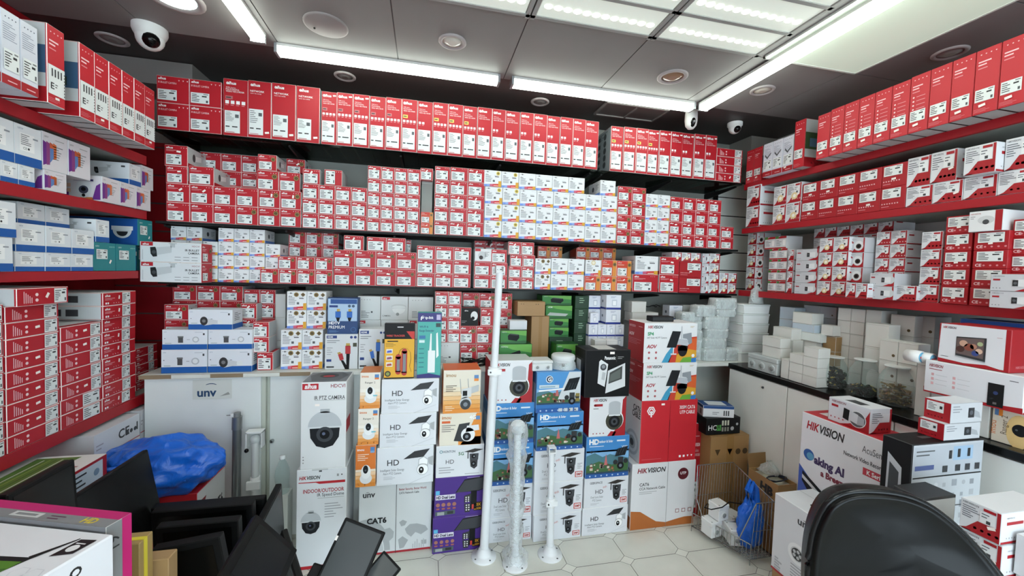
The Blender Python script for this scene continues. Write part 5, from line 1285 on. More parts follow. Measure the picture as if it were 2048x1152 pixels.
@S('geek')
def s_geek(w, d, h):
    a = base_box(w, d, h, '#dbdee3', '#eceeee', ch=.002)
    a.text('F', 'GEEKSPACE', .12, .80, h * .07, '#55585c', maxw=w * .28, bold=.02); a.text('F', 'HD', .25, .46, h * .14, '#2a2d31', res=2); a.text('F', 'WiFi', .42, .62, h * .07, '#c0564a', rot=15, maxw=w * .09)
    a.text('F', 'Dual Lens Solar', .15, .32, h * .07, '#66696d', maxw=w * .28); a.text('F', 'PTZ Camera', .19, .21, h * .07, '#66696d', maxw=w * .2); a.lines('F', .15, .08, .42, .16, 2, '#b5b8bc')
    dual(a, 'F', .72, .47, h * .28); a.lines('F', .86, .35, .97, .55, 4, '#8a8d92')
    a.rect('F', .82, .1, .97, .28, '#c0392b', 3); a.rect('F', .835, .12, .955, .26, '#e6dcdc', 4); a.text('F', '5MP', .895, .155, h * .07, '#a82a2a', 'c', bold=.04, l=5, maxw=w * .1)
    return a
@S('hikpt')
def s_hikpt(w, d, h, big=False):
    a = base_box(w, d, h, '#e2e4e7', '#eceeee', ch=.002)
    a.poly('F', [(.62, .0), (.995, .0), (.995, .995), (.9, .9), (.88, .5), (.75, .2)], 'hred'); a.poly('F', [(.5, .0), (.7, .0), (.75, .1), (.6, .12)], 'hred')
    hikv(a, 'F', .1, .87, h * .07, w * .36); a.circ('F', .14, .78, h * .03, 'hred'); a.rect('F', .14, .75, .35, .81, 'hred'); a.lines('F', .1, .67, .26, .72, 1, '#777')
    a.circ('F', .68, .40, h * .25, '#e9ebec', 3, 24); a.circ('F', .68, .38, h * .23, '#3a3a2c', 4, 24)
    a.rect('F', .52, .52, .84, .8, '#b3b8bc', 5); a.circ('F', .68, .8, w * .16, '#b3b8bc', 5, 16, a0=0, a1=180, ry=h * .07); a.rect('F', .52, .50, .84, .54, '#d9dcde', 6)
    a.circ('F', .68, .36, h * .15, '#17181b', 6, 20); a.circ('F', .68, .36, h * .09, '#3c4046', 7); a.circ('F', .68, .36, h * .04, 'black', 8)
    icons(a, 'F', .1, .06, 4, h * .035, h * .09, '#a85a60', 'c')
    a.rect('L', .005, .005, .995, .995, 'hred'); a.rect('T', .01, .01, .99, .99, '#c9ccce'); a.rect('R', .005, .005, .995, .995, 'hred'); return a
@S('pana')
def s_pana(w, d, h):
    a = base_box(w, d, h, '#121214', '#2b2b2e', ch=.002)
    a.text('F', 'Panasonic', .42, .80, h * .07, 'wht2', bold=.03, maxw=w * .24); a.rect('F', .68, .74, .684, .9, '#555'); a.lines('F', .71, .8, .9, .87, 2, '#aaa', 1, .3); price(a, 'F', .58, .94, w * .05, 0)
    a.poly('F', [(.28, .3), (.44, .22), (.5, .7), (.34, .8), (.3, .76)], '#dfe2e4', 2); a.circ('F', .395, .64, h * .07, '#3a3d42', 3, 14); a.circ('F', .395, .65, h * .04, '#8a9096', 4); a.poly('F', [(.36, .38), (.43, .36), (.45, .52), (.38, .54)], '#b9bdc0', 3)
    a.poly('F', [(.46, .08), (.9, .22), (.88, .72), (.5, .56)], '#d9dcde', 2); a.poly('F', [(.52, .28), (.82, .38), (.82, .66), (.54, .52)], '#3d423f', 3); a.poly('F', [(.54, .32), (.78, .4), (.78, .6), (.56, .48)], '#5f6662', 4); icons(a, 'F', .62, .2, 3, h * .02, h * .05, '#8a9096', 'c')
    a.rect('L', .1, .2, .8, .8, '#2a2a2c', 1); a.poly('L', [(.2, .25), (.6, .25), (.6, .75), (.2, .75)], '#c9ccce', 2); a.rect('T', .3, .1, .7, .9, '#c9c9c4', 2); return a
@S('sp4')
def s_sp4(w, d, h):
    a = base_box(w, d, h, '#e4e6e8', '#eceeee', ch=.002)
    a.poly('F', [(.34, .0), (.48, .0), (.58, .42), (.52, .4), (.42, .22)], '#3f9ac0')
    a.poly('F', [(.46, .0), (.995, .0), (.995, .66), (.86, .64), (.84, .45), (.6, .45)], '#c9402c'); a.poly('F', [(.78, .05), (.995, .2), (.995, .62), (.86, .6), (.84, .4)], '#d9602a', 2); a.poly('F', [(.6, .0), (.995, .0), (.995, .3), (.8, .35), (.62, .2)], '#d9a02c', 3); a.poly('F', [(.68, .0), (.9, .0), (.9, .14), (.74, .12)], '#6aa83a', 4); a.poly('F', [(.9, .0), (.995, .0), (.995, .12), (.9, .1)], '#2c7ac0', 5)
    hikv(a, 'F', .06, .865, h * .07, w * .28); a.text('F', 'SP4', .06, .69, h * .08, '#3a9a6a', bold=.04); a.text('F', '24/7 Solar 4G PT Camera', .05, .61, h * .045, '#66696d', maxw=w * .37, bold=.01); a.text('F', 'AOV', .05, .37, h * .085, '#a82a38', bold=.04, sh=.2)
    for i, j in ((0, 0), (1, 0), (0, 1), (1, 1)): a.circ('F', .1 + .13 * i, .26 - .14 * j, h * .03, '#b05a60')
    a.poly('F', [(.42, .38), (.52, .80), (.68, .79), (.60, .38)], '#202226', 6); a.rect('F', .54, .22, .56, .38, '#e9eaea', 6); a.rect('F', .5, .2, .61, .23, '#e9eaea', 6)
    a.rect('F', .685, .6, .7, .92, '#b9bdc2', 7); a.poly('F', [(.72, .72), (.88, .76), (.9, .5), (.84, .45), (.8, .6), (.72, .62)], '#8f959c', 6); a.poly('F', [(.62, .46), (.82, .42), (.82, .58), (.64, .6)], '#b9bdc4', 8); a.circ('F', .725, .3, h * .13, '#1d1e20', 7, 18, ry=h * .15); a.rect('F', .63, .3, .82, .43, '#1d1e20', 7)
    a.circ('F', .93, .17, h * .045, '#e9eaea', 7, 14); a.lines('F', .86, .88, .97, .93, 2, '#b9a060'); a.rect('L', .005, .005, .995, .995, 'hred'); a.text('L', 'HIKVISION', .05, .84, h * .06, '#e9b9bd', bold=.02, sh=.2, maxw=d * .4, l=2); a.text('L', 'AOV', .05, .62, h * .08, '#e9c9cb', bold=.04, l=2); a.lines('L', .05, .4, .9, .56, 4, '#c9737b', 2, .25); a.lines('L', .65, .86, .92, .9, 1, '#e9b9bd', 2); return a
@S('redcat')
def s_redcat(w, d, h):
    a = base_box(w, d, h, '#c8202c', '#d9505a', ch=.002)
    a.rect('F', .5, 0, .505, 1, '#8a1018', 3); a.rect('F', .5, .4, .508, .68, '#4a0a0e', 4)
    cx, cy, r = .17, .84, w * .075
    a.circ('F', cx, cy, r, 'wht2', 1, 6); a.circ('F', cx, cy, r * .75, '#c8202c', 2, 6); a.circ('F', cx, cy, r * .6, 'wht2', 3, 6); a.circ('F', cx, cy, r * .35, '#c8202c', 4, 6); a.rect('F', cx - .012, cy - .1, cx + .012, cy, 'wht2', 5)
    a.text('F', '305M CAT6', .95, .85, h * .055, 'wht2', 'r', maxw=w * .28, bold=.01); a.text('F', 'UTP CABLE', .95, .77, h * .055, 'wht2', 'r', maxw=w * .27, bold=.01); price(a, 'F', .37, .94, w * .03, 0)
    a.rect('F', .04, .06, .38, .065, '#e07a80'); icons(a, 'F', .7, .06, 2, h * .035, w * .07, 'wht2', 'sq'); icons(a, 'F', .84, .06, 2, h * .035, w * .07, 'wht2', 'ar')
    a.rect('L', .005, .005, .995, .995, '#d9dbdc'); a.text('L', 'CAT6', .5, .80, h * .09, 'ink', bold=.03, l=2, maxw=d * .45); a.text('L', 'CABLE', .45, .70, h * .09, 'ink', bold=.03, l=2, maxw=d * .5)
    for k, c in enumerate(('#b9bcbe', '#d9dbdc', '#a9acae', '#44474a')): a.circ('L', .5, .26, d * (.42 - .1 * k), c, 2 + k, 20)
    return a
@S('hikcat')
def s_hikcat(w, d, h):
    a = base_box(w, d, h, '#dfe0e2', '#eceeee', ch=.002)
    a.poly('F', [(.003, .003), (.55, .003), (.55, .07), (.4, .1), (.28, .18), (.15, .27), (.003, .29)], '#b3672c'); a.poly('F', [(.55, .003), (.997, .003), (.997, .12), (.85, .125), (.7, .1), (.55, .07)], '#b3672c')
    a.rect('F', .55, 0, .555, 1, '#77797b', 3)
    hikv(a, 'F', .08, .86, h * .07, w * .44, '#8c1a26', res=2); a.text('F', 'CAT6', .12, .66, h * .045, 'ink', bold=.02, maxw=w * .15); a.text('F', 'CCA Network Cable', .12, .60, h * .04, '#3a3d40', maxw=w * .4, bold=.01); a.lines('F', .12, .53, .5, .58, 2, '#a9abad')
    a.circ('F', .8, .8, w * .085, '#5a1420', 1, 24); a.text('F', 'UTP', .8, .79, h * .04, 'wht2', 'c', bold=.03, l=2)
    for i in range(3): a.rect('F', .7 + .1 * i, .2, .76 + .1 * i, .26, '#9a6a6c'); a.rect('F', .71 + .1 * i, .21, .75 + .1 * i, .25, '#e6e6e6', 2)
    a.rect('L', .005, .005, .995, .995, '#d5d7d8'); a.text('L', 'HIKVISION', .2, .85, h * .07, 'ink', bold=.03, sh=.25, l=2, maxw=d * .7); a.rect('L', .01, .01, .99, .2, '#9c5a2a', 2); return a
YP = 1.945
pg = 'cartons stacked on the floor in front of the back cabinets'
def pile(style, z0, pL, pR, pyT, d, label, name='camera_carton', Y=YP, kw=None, z1=None, rz=0, group=pg): return one(style, z0, Y, pL, pR, pyT, d, label, name, 'box', group, rz, kw, z1)
z1 = pile('hikptz', .001, 591, 691, 937, .2, 'tall white speed dome carton with red foot, standing on the floor at left', 'speed_dome_carton')
pile('dahptz', z1, 600, 691, 764, .2, 'tall white IR PTZ camera carton on top of the speed dome carton', 'speed_dome_carton')
z1 = pile('unvcat', .001, 716, 861, 961, .165, 'wide grey CAT6 cable carton with world map print on the floor', 'cable_carton', Y=1.99, kw=None)
za = pile('ranger', z1, 710, 751, 890, .13, 'slim orange camera carton, lowest of three on the CAT6 carton', Y=1.955, kw=dict(alt=True))
zb = pile('ranger', za, 715, 757, 817, .13, 'slim orange Ranger 2 carton, middle of three', Y=1.955)
pile('ranger', zb, 719, 760, 745, .13, 'slim orange Ranger 2 carton, top of three', Y=1.955)
za = pile('hdsolar', z1, 752.5, 866, 893, .16, 'white HD solar camera carton, lowest of three on CAT6 carton', Y=1.95)
zb = pile('hdsolar', za, 758.5, 872, 826, .16, 'white HD solar camera carton, middle of three', Y=1.95)
ZHD = pile('hdsolar', zb, 762, 877, 758, .16, 'white HD solar camera carton, top of three under the wire tracker', Y=1.95)
za = pile('purple', .001, 864, 963, 1032, .16, 'dark purple dual lens carton standing on the floor')
zb = pile('purple', za, 868, 966, 953, .16, 'dark purple dual lens carton, upper one of two')
zc = pile('honton', zb, 871, 967, 890, .16, 'white 5G HD solar camera carton on the purple cartons')
zd = pile('imou1', zc, 878, 962, 826, .15, 'white and orange 4G solar camera carton above the 5G carton', kw=dict(v=1))
pile('imou1', zd, 885, 960, 740, .15, 'orange gradient camera carton with twin antennas, top of its pile')
za = pile('geek', .001, 972, 1062, 1034, .17, 'white dual lens solar carton on the floor behind the tall pole', Y=1.975)
zb = pile('geek', za, 973, 1063, 968, .17, 'white dual lens solar carton, second up behind the tall pole', Y=1.975)
zc = pile('outdoor', zb, 973, 1065, 887, .17, 'blue outdoor solar carton, lower of two behind the wrapped pole', kw=dict(seed=3), Y=1.97)
zd = pile('outdoor', zc, 974, 1067, 806, .17, 'blue outdoor solar carton, upper of two behind the wrapped pole', kw=dict(seed=4), Y=1.97)
ZHK = pile('hikpt', zd, 978, 1064, 721, .16, 'white and red turret PTZ carton behind the tall pole', Y=1.97)
za = pile('geek', .001, 1066, 1161, 1027, .17, 'white dual lens solar carton on the floor behind the short pole')
zb = pile('geek', za, 1066, 1164, 963, .17, 'white dual lens solar carton, second up behind the short pole')
zc = pile('geek', zb, 1068, 1167, 899, .17, 'white dual lens solar carton, third up behind the short pole')
zd = pile('outdoor', zc, 1072, 1165, 824, .16, 'blue outdoor solar carton right below the round-logo carton', kw=dict(seed=6))
ZG = pile('outdoor', zd, 1071, 1160, 743, .16, 'blue camera carton with round G logo, topmost of its pile', kw=dict(seed=8, g=True))
za = pile('hdsolar', .001, 1163, 1254, 1013, .17, 'white HD solar camera carton on the floor beside the orange-footed carton')
zb = pile('geek', za, 1167, 1255, 954, .17, 'white dual lens solar carton, second up in the rightmost narrow pile')
zc = pile('outdoor', zb, 1170, 1256, 872, .17, 'blue outdoor solar carton under the white and red turret carton', kw=dict(seed=11))
zd = pile('hikpt', zc, 1177, 1250, 792, .15, 'white and red turret PTZ carton under the black intercom carton')
pile('pana', zd, 1168, 1258, 700, .15, 'black video intercom carton on the narrow right pile', 'intercom_carton', Y=1.93)
za = pile('hikcat', .001, 1259, 1386, 924, .19, 'white CAT6 cable carton with orange wave foot, on the floor', 'cable_carton')
zb = pile('redcat', za, 1278, 1390, 800, .17, 'bright red 305M CAT6 UTP cable carton', 'cable_carton')
zc = pile('sp4', zb, 1284, 1391, 725, .17, 'white and rainbow solar PT camera carton, lower of two', 'camera_carton')
ZSP = pile('sp4', zc, 1286, 1392, 646, .17, 'white and rainbow solar PT camera carton, upper of two', 'camera_carton')
# ------------------------------------------------------------------ goods on the back counter, middle and right
z = CT + .001
YC = 2.16
@S('hdtv')
def s_hdtv(w, d, h):
    a = base_box(w, d, h, '#123a6e', '#2a5a94')
    a.rect('F', .02, .36, .98, .98, '#a9c3dc'); a.rect('F', .1, .84, .97, .97, '#184a8c', 2); a.rect('F', .06, .74, .34, .8, 'navy', 2)
    for u in (.34, .72): a.rect('F', u - .03, .62, u + .07, .7, '#b99a4a', 3); a.rect('F', u - .08, .46, u + .1, .63, '#2464b8', 3); a.poly('F', [(u - .06, .46), (u + .08, .46), (u + .04, .36), (u - .02, .36)], 'black', 3)
    for u in (.72, .85): a.circ('F', u, .78, w * .05, '#39516e', 2)
    a.text('F', 'HDTV', .05, .27, h * .075, 'wht2', bold=.03, maxw=w * .5); a.text('F', 'PREMIUM', .05, .15, h * .085, 'wht2', maxw=w * .52); a.circ('F', .86, .12, w * .09, '#3a6aa0', 1, 18); a.circ('F', .86, .12, w * .075, '#123a6e', 2, 18); a.lines('F', .06, .04, .5, .11, 3, '#5a82b0'); return a
@S('hdmi')
def s_hdmi(w, d, h, c='#b31c24'):
    a = base_box(w, d, h, '#d3d6d8', '#e6e8e8')
    a.rect('F', .05, .88, .36, .96, 'navy'); a.text('F', 'HDMI', .08, .9, h * .04, 'wht2', bold=.02, l=2, maxw=w * .24); a.lines('F', .06, .74, .6, .84, 2, '#777b80'); a.lines('F', .06, .4, .25, .64, 4, '#a0a3a6'); a.rect('F', .05, .22, .2, .29, 'navy'); a.rect('F', .05, .05, .28, .09, 'ink')
    for u in (.8, .92): a.circ('F', u, .91, w * .045, 'navy')
    a.rect('F', .85, .64, .97, .75, '#3a3a22'); a.rect('F', .64, .66, .76, .74, '#b99a4a', 3); a.rect('F', .62, .44, .78, .67, c, 3); a.poly('F', [(.65, .44), (.76, .44), (.74, .0), (.66, .0)], 'black', 3)
    a.poly('F', [(.37, .47), (.46, .5), (.5, .44), (.42, .41)], '#b99a4a', 3); a.poly('F', [(.4, .42), (.53, .46), (.58, .28), (.46, .25)], c, 4); a.poly('F', [(.48, .26), (.56, .26), (.74, .0), (.62, .0)], 'black', 2); return a
@S('domew')
def s_domew(w, d, h, dome=True):
    a = base_box(w, d, h, '#cdd0d0', '#dcdede')
    if dome:
        a.rect('F', .05, .86, .33, .98, 'red'); a.text('F', 'alhua', .08, .885, h * .05, 'wht2', bold=.03, l=2, maxw=w * .22)
        a.circ('F', .66, .58, w * .28, '#c1c4c3', 1, 20, ry=h * .1); a.circ('F', .66, .48, w * .24, '#e0e2e1', 2, 20, ry=h * .22, a0=180, a1=360); a.circ('F', .66, .55, w * .25, '#d8dbda', 3, 20, ry=h * .07); a.circ('F', .62, .25, w * .06, '#8d9190', 4); a.text('F', 'CAMERA', .06, .15, h * .06, 'dgrey', bold=.01, maxw=w * .3)
    else: icons(a, 'F', .15, .84, 4, h * .03, w * .12, '#55585a', 'c'); a.lines('F', .15, .08, .55, .4, 5, '#66696b'); a.rect('F', .58, .3, .66, .37, 'dgrey')
    return a
z1 = one('hdmi', z, YC, 649, 715, 668, .1, 'white cable box with red plugs, below the blue HDTV box', 'cable_box')
one('hdtv', z1, YC, 654, 715, 596, .08, 'blue HDTV PREMIUM cable box standing on the red plug box', 'cable_box')
one('hdmi', z, YC, 716.5, 772, 658, .1, 'taller white cable box with blue plug behind the wire tracker', 'cable_box', kw=dict(c='#2464b8'))
g = 'white dome camera cartons on the back counter'
zr = [z] + [wz(y, wx(790, 2.31, z), 2.31) for y in (687, 640, 593)]
for r in range(3):
    for c, (p0, p1) in enumerate(((715, 760.5), (761, 815.5), (816, 866))):
        dm = (r + c) % 2 == 1
        one('domew', zr[r], 2.31, p0, p1, 0, .2, 'white carton %s, %s, behind the cable boxes' % ('with dome drawing' if dm else 'with icon row', mklabel('', c, 3, r, 3, '').strip(', ')), 'camera_carton', group=g, kw=dict(dome=dm), z1=zr[r + 1] - .0005)
q = one('domew', z, 2.22, 868, 917.5, 685, .2, 'white carton right of the range extender, below small red boxes', 'camera_carton', group=g, kw=dict(dome=False))
blk('P', q, 868, 921, 584, 2, 4, 'small', 'small red box', 'double column above a white carton', 'small red boxes on the back counter', off=2.22, d=.15)
blk('P', z, 921.5, 1021, 586, 3, 4, 'red', 'red gold-seal box', 'wall block left of the pole', 'red seal boxes on the back counter', off=2.34, d=.15, kw=dict(sl=1))
w_ = wx(957, 2.24, 1.1) - wx(921.5, 2.24, 1.1)
a0 = wz(688, .1, 2.24); a1 = wz(652, .1, 2.24); a2 = wz(615, .1, 2.24)
blk('P', z, 919, 985, 688, 2, 1, 'red', 'red seal box, bottom', 'front block left of the pole', 'red seal boxes on the back counter', off=2.24, d=.09, kw=dict(sl=1))
blk('P', a0, 918, 985, 652, 2, 1, 'red', 'red seal box, second row', 'front block left of the pole', 'red seal boxes on the back counter', off=2.24, d=.09, kw=dict(sl=1))
a = base_box(w_, .09, a2 - a1, '#1a1a1a', 'red'); a.circ('F', .75, .55, w_ * .2, '#e2e4e4', 1, 18, ry=w_ * .26); a.circ('F', .68, .42, w_ * .1, 'black', 2); a.lines('F', .05, .15, .45, .3, 2, '#888'); a.text('F', 'alhua', .2, .8, .007, 'wht2', bold=.02)
put(a.protos('camera_box'), (wx(939, 2.24, 1.1), 2.285, a1 + .001), 0, 'black and red box showing a white turret camera, left of the tall pole', 'box')
blk('P', a1, 960.5, 987, 617, 1, 1, 'red', 'red box', 'next to the black turret camera box', 'red seal boxes on the back counter', off=2.24, d=.09)
# black cable bundle
t = MB(); r = random.Random(4)
for k in range(9):
    y0 = r.uniform(-.02, .02); P = [(-.09 + .02 * r.random() + i * .016, y0 + .012 * math.sin(i * .9 + k), .006 + .004 * k + .006 * math.sin(i * .7 + k)) for i in range(12)]
    t.tube(P, .0035, 'black', 6)
p = at(952, 722, y=2.19); o = t.build('cable_bundle', None, (p.x, 2.185, z)); tag(o, 'bundle of black cables lying below the red seal boxes', 'cables')
g = 'green power supply boxes on the back counter'
z1 = one('green', z, 2.15, 997, 1063, 688, .1, 'large green box with long black adapter, beside the tall pole', 'adapter_box', group=g, kw=dict(pic='long'))
z2 = one('green', z1, 2.16, 1000, 1053, 661, .09, 'green box with black power brick on the large green box', 'adapter_box', group=g)
one('plain', z2, 2.19, 1019, 1054, 641, .06, 'white plain box on top of the green power brick box', 'plain_carton', kw=dict(col='#d0d2d6'))
z1 = one('carton', z, 2.27, 1060, 1096, 632, .16, 'tall brown carton behind the green boxes', 'brown_carton', kw=dict(marks=False))
one('carton', z1, 2.26, 1034, 1090, 603, .15, 'long brown carton lying on the tall brown carton', 'brown_carton', kw=dict(tape=False))
z1 = one('green', z, 2.20, 1111, 1155, 688, .1, 'small green box right behind the round junction box', 'adapter_box', group=g)
z1 = one('green', z, 2.31, 1097, 1144, 674, .12, 'dark green box at the foot of the green stack', 'adapter_box', group=g, kw=dict(dark=True))
z2 = one('green', z1, 2.31, 1097, 1137, 655, .12, 'green power brick box, second up in the stack by the carton', 'adapter_box', group=g)
z3 = one('green', z2, 2.31, 1097, 1137, 637.5, .12, 'green power brick box, third up in the stack by the carton', 'adapter_box', group=g)
z4 = one('green', z3, 2.31, 1091, 1144, 611, .12, 'light green box with a grey switch picture', 'adapter_box', group=g, kw=dict(pic='sw', title='HDMI'))
one('green', z4, 2.33, 1084, 1143, 591, .12, 'shaded green box right under the middle shelf', 'adapter_box', group=g)
blk('P', z, 1146, 1174, 592, 1, 5, 'green', 'dark green box', 'stack between green and white-blue boxes', g, off=2.3, d=.16, kw=dict(dark=True), name='adapter_box')
g = 'small white and blue boxes on the back counter'
zz = blk('P', z, 1175, 1246, 649, 4, 3, 'utp', 'small white-blue box', 'block behind the intercom carton', g, off=2.26, d=.1, name='connector_box')
t = blk('P', zz, 1211, 1241, 590, 1, 2, 'utp', 'larger white-blue box', 'pair atop the white-blue block', g, off=2.27, d=.1, name='connector_box')
blk('P', zz, 1180, 1197, 626, 1, 1, 'utp', 'tiny white-blue box', 'in front atop the white-blue block', g, off=2.265, d=.05, name='connector_box')
blk('P', zz, 1169 + 7, 1200, 591, 1, 2, 'utp', 'shaded white-blue box', 'rear left atop the white-blue block', g, off=2.345, d=.1, name='connector_box')
blk('P', z, 1146 + 30, 1240, 649, 2, 1, 'plain', 'shaded white carton', 'wall side of white-blue block', None, off=2.42, d=.1)
# wire tracker and range extender packets on the white solar cartons
@S('tracker')
def s_tracker(w, d, h):
    a = base_box(w, d, h, '#141414', '#2a2a2a')
    a.rect('F', .01, .02, .99, .72, '#e0a81e'); a.poly('F', [(.72, .86), (.99, .86), (.99, .72), (.92, .72)], '#c2281e', 2); a.text('F', 'WIRE TRACKER', .06, .765, h * .032, '#b5332a', bold=.04, maxw=w * .68)
    a.rect('F', .42, .93, .62, .945, '#ddd', 2); a.rect('F', .1, .67, .45, .69, '#222', 2); a.lines('F', .05, .58, .5, .65, 3, '#8a6a18', 2)
    for i in range(3): a.rect('F', .07, .46 - .12 * i, .28, .54 - .12 * i, '#e6e0d4', 2); a.poly('F', [(.09, .47 - .12 * i), (.26, .48 - .12 * i), (.24, .52 - .12 * i), (.1, .51 - .12 * i)], ('#4a5ac0', '#8a4a6a', '#a83a2a')[i], 3)
    for (u, v0, v1) in ((.47, .12, .40), (.67, .1, .5)):
        a.rect('F', u - .1, v0, u + .09, v1, '#b02c22', 3); a.circ('F', u, v0, w * .09, '#b02c22', 3, 14); a.circ('F', u, v1, w * .09, '#b02c22', 3, 14); a.rect('F', u - .05, v0 + .02, u + .05, v1 - .05, '#7d8084', 4)
    pts = [(.47, .44), (.52, .52), (.62, .56), (.75, .55), (.86, .48), (.88, .36), (.84, .22), (.9, .12)]
    for p, q in zip(pts, pts[1:]): a.poly('F', [p, q, (q[0] + .012, q[1] - .004), (p[0] + .012, p[1] - .004)], '#1a1a1a', 5)
    a.circ('F', .13, .09, w * .1, '#3a2a14', 2, 16); a.circ('F', .13, .09, w * .06, '#8a9a4a', 3, 14); a.rect('F', .05, .0, .95, .02, '#111', 3); return a
@S('tplink')
def s_tplink(w, d, h):
    a = base_box(w, d, h, '#45a79e', '#2a7a80')
    a.rect('F', .005, .86, .995, .995, '#2a2470'); a.circ('F', .2, .93, w * .06, 'wht2', 2, 14); a.circ('F', .21, .935, w * .03, '#2a2470', 3); a.rect('F', .12, .885, .16, .93, 'wht2', 3); a.text('F', 'tp-link', .3, .905, h * .04, 'wht2', bold=.02, maxw=w * .35, l=2); a.rect('F', .78, .89, .95, .97, '#b9b0d0', 2)
    a.text('F', 'Wi-Fi 6', .07, .77, h * .03, '#1a4a6a', bold=.02); a.text('F', 'Range Extender', .07, .71, h * .03, '#1a4a6a', bold=.02, maxw=w * .62); a.rect('F', .76, .78, .96, .84, '#26383a', 2); a.rect('F', .07, .6, .33, .65, '#2f6a9a'); a.rect('F', .07, .54, .3, .58, '#cfe6e4')
    for i in range(5): a.rect('F', .07, .44 - .07 * i, .28, .455 - .07 * i, '#2a7a80')
    a.rect('F', .45, .08, .75, .42, '#e6ebea', 3); a.poly('F', [(.5, .42), (.6, .42), (.585, .68), (.54, .68)], '#e6ebea', 3); a.poly('F', [(.8, .3), (.9, .34), (.84, .7), (.78, .68)], '#eef1f0', 4); a.poly('F', [(.0, .0), (.995, .0), (.995, .03), (.5, .07), (.005, .05)], '#2a2470', 5); return a
one('tracker', ZHD, 1.965, 767, 828, 647, .035, 'yellow and black wire tracker packet standing on the white solar carton', 'tool_packet')
one('tplink', ZHD, 1.965, 833, 881, 625, .05, 'teal range extender box with purple band standing beside the wire tracker', 'extender_box')
# junction boxes
def jbox(name, loc, w, d, h, rz, label, col='#d5d9d8', holes=2, wrap=False, group=None, sideholes=1, lid=.3):
    e = empty(name, loc, rz, label, 'box', group)
    b = MB(); b.box(-w / 2 + .002, w / 2 - .002, -d / 2 + .002, d / 2 - .002, 0, h * (1 - lid), col, .003)
    r = min(h * .24, w / (holes * 2.6))
    for k in range(holes):
        x = -w / 2 + w * (k + .5) / holes
        b.lathe([(r, 0), (r, -.002), (r * .8, -.003), (r * .3, -.003)], col, c=(x, -d / 2 + .002, h * .36), n=14, axis=1); b.lathe([(r * .62, -.003), (r * .6, -.0042), (r * .1, -.0042)], '#8f9493', c=(x, -d / 2 + .002, h * .36), n=12, axis=1)
    b.build('base', e)
    l = MB(); l.box(-w / 2, w / 2, -d / 2, d / 2, h * (1 - lid), h, col, .004); o = l.build('lid', e)
    for x in (-1, 1):
        for y in (-1, 1): s = MB(); s.lathe([(.004, 0), (.004, .001), (.001, .001)], '#9a9d9c', c=(x * (w / 2 - .01), y * (d / 2 - .01), h), n=8); s.build('lid_screw', o)
    if wrap:
        q = MB(); r_ = random.Random(int(loc[0] * 1000)); n = 18; L = []
        for j, (zz, gr) in enumerate(((.001, .001), (h * .35, .006), (h * .75, .004), (h + .004, .003), (h + .006, -.02))):
            for i in range(n):
                t_ = 2 * math.pi * i / n; c_, s_ = math.cos(t_), math.sin(t_); m_ = max(abs(c_), abs(s_))
                L.append((c_ / m_ * (w / 2 + gr) + r_.uniform(-.002, .003), s_ / m_ * (d / 2 + gr) + r_.uniform(-.002, .003), zz + (r_.uniform(-.003, .003) if j else 0)))
        q.add(L, [(j * n + i, j * n + (i + 1) % n, (j + 1) * n + (i + 1) % n, (j + 1) * n + i) for j in range(4) for i in range(n)], Mclear('plastic_film', '#eef3f3', .75, .15, .6, 60), True)
        q.add([(w / 2, -d / 4, h * .6), (w / 2 + .03, -d / 5, h * .75), (w / 2 + .032, d / 5, h * .65), (w / 2, d / 4, h * .5)], [(0, 1, 2, 3)], Mclear('plastic_film', '#eef3f3', .75, .15, .6, 60))
        q.build('plastic_bag', e)
    return e
def jb_px(pL, pR, pyT, pyB, Y, z0, label, d=.07, **k):
    a0, a1 = wx(pL, Y, z0), wx(pR, Y, z0); h = wz(pyT, (a0 + a1) / 2, Y) - z0
    jbox('junction_box', ((a0 + a1) / 2, Y + d / 2, z0), a1 - a0, d, h - .001, 0, label, **k); return z0 + h
e = jb_px(1064, 1106, 721, 748, 1.96, ZG, 'square white junction box with two round knockouts on the G carton', d=.1)
p = at(1128, 742, y=2.0); e = empty('junction_box', (p.x, 2.02, ZG), 0, 'round white junction box in clear wrap on the G carton', 'box')
b = MB(); r0 = (wx(1150, 2.0, 1.0) - wx(1104, 2.0, 1.0)) / 2; b.lathe([(r0 * .93, 0), (r0 * .93, .045), (r0 * .97, .05), (r0, .055), (r0 * .98, .07), (r0 * .9, .075), (.002, .076)], '#dadfe0', n=30); b.build('body', e)
b = MB(); b.lathe([(.009, 0), (.009, -.002), (.001, -.002)], 'dgrey', c=(-.02, -r0 * .93 + .003, .028), n=12, axis=1); b.build('knockout', e)
b = MB(); n = 22; r_ = random.Random(3); L = []
for j, (zz, rr) in enumerate(((0.002, 1.06), (.015, 1.08), (.032, 1.03), (.04, .97))):
    for i in range(n): t_ = 2 * math.pi * i / n; k_ = r0 * (rr + r_.uniform(-.02, .03)); L.append((k_ * math.cos(t_), k_ * math.sin(t_), zz + r_.uniform(-.002, .002)))
b.add(L, [(j * n + i, j * n + (i + 1) % n, (j + 1) * n + (i + 1) % n, (j + 1) * n + i) for j in range(3) for i in range(n)], Mclear('plastic_film', '#eef3f3', .75, .15, .6, 60), True); b.build('plastic_bag', e)
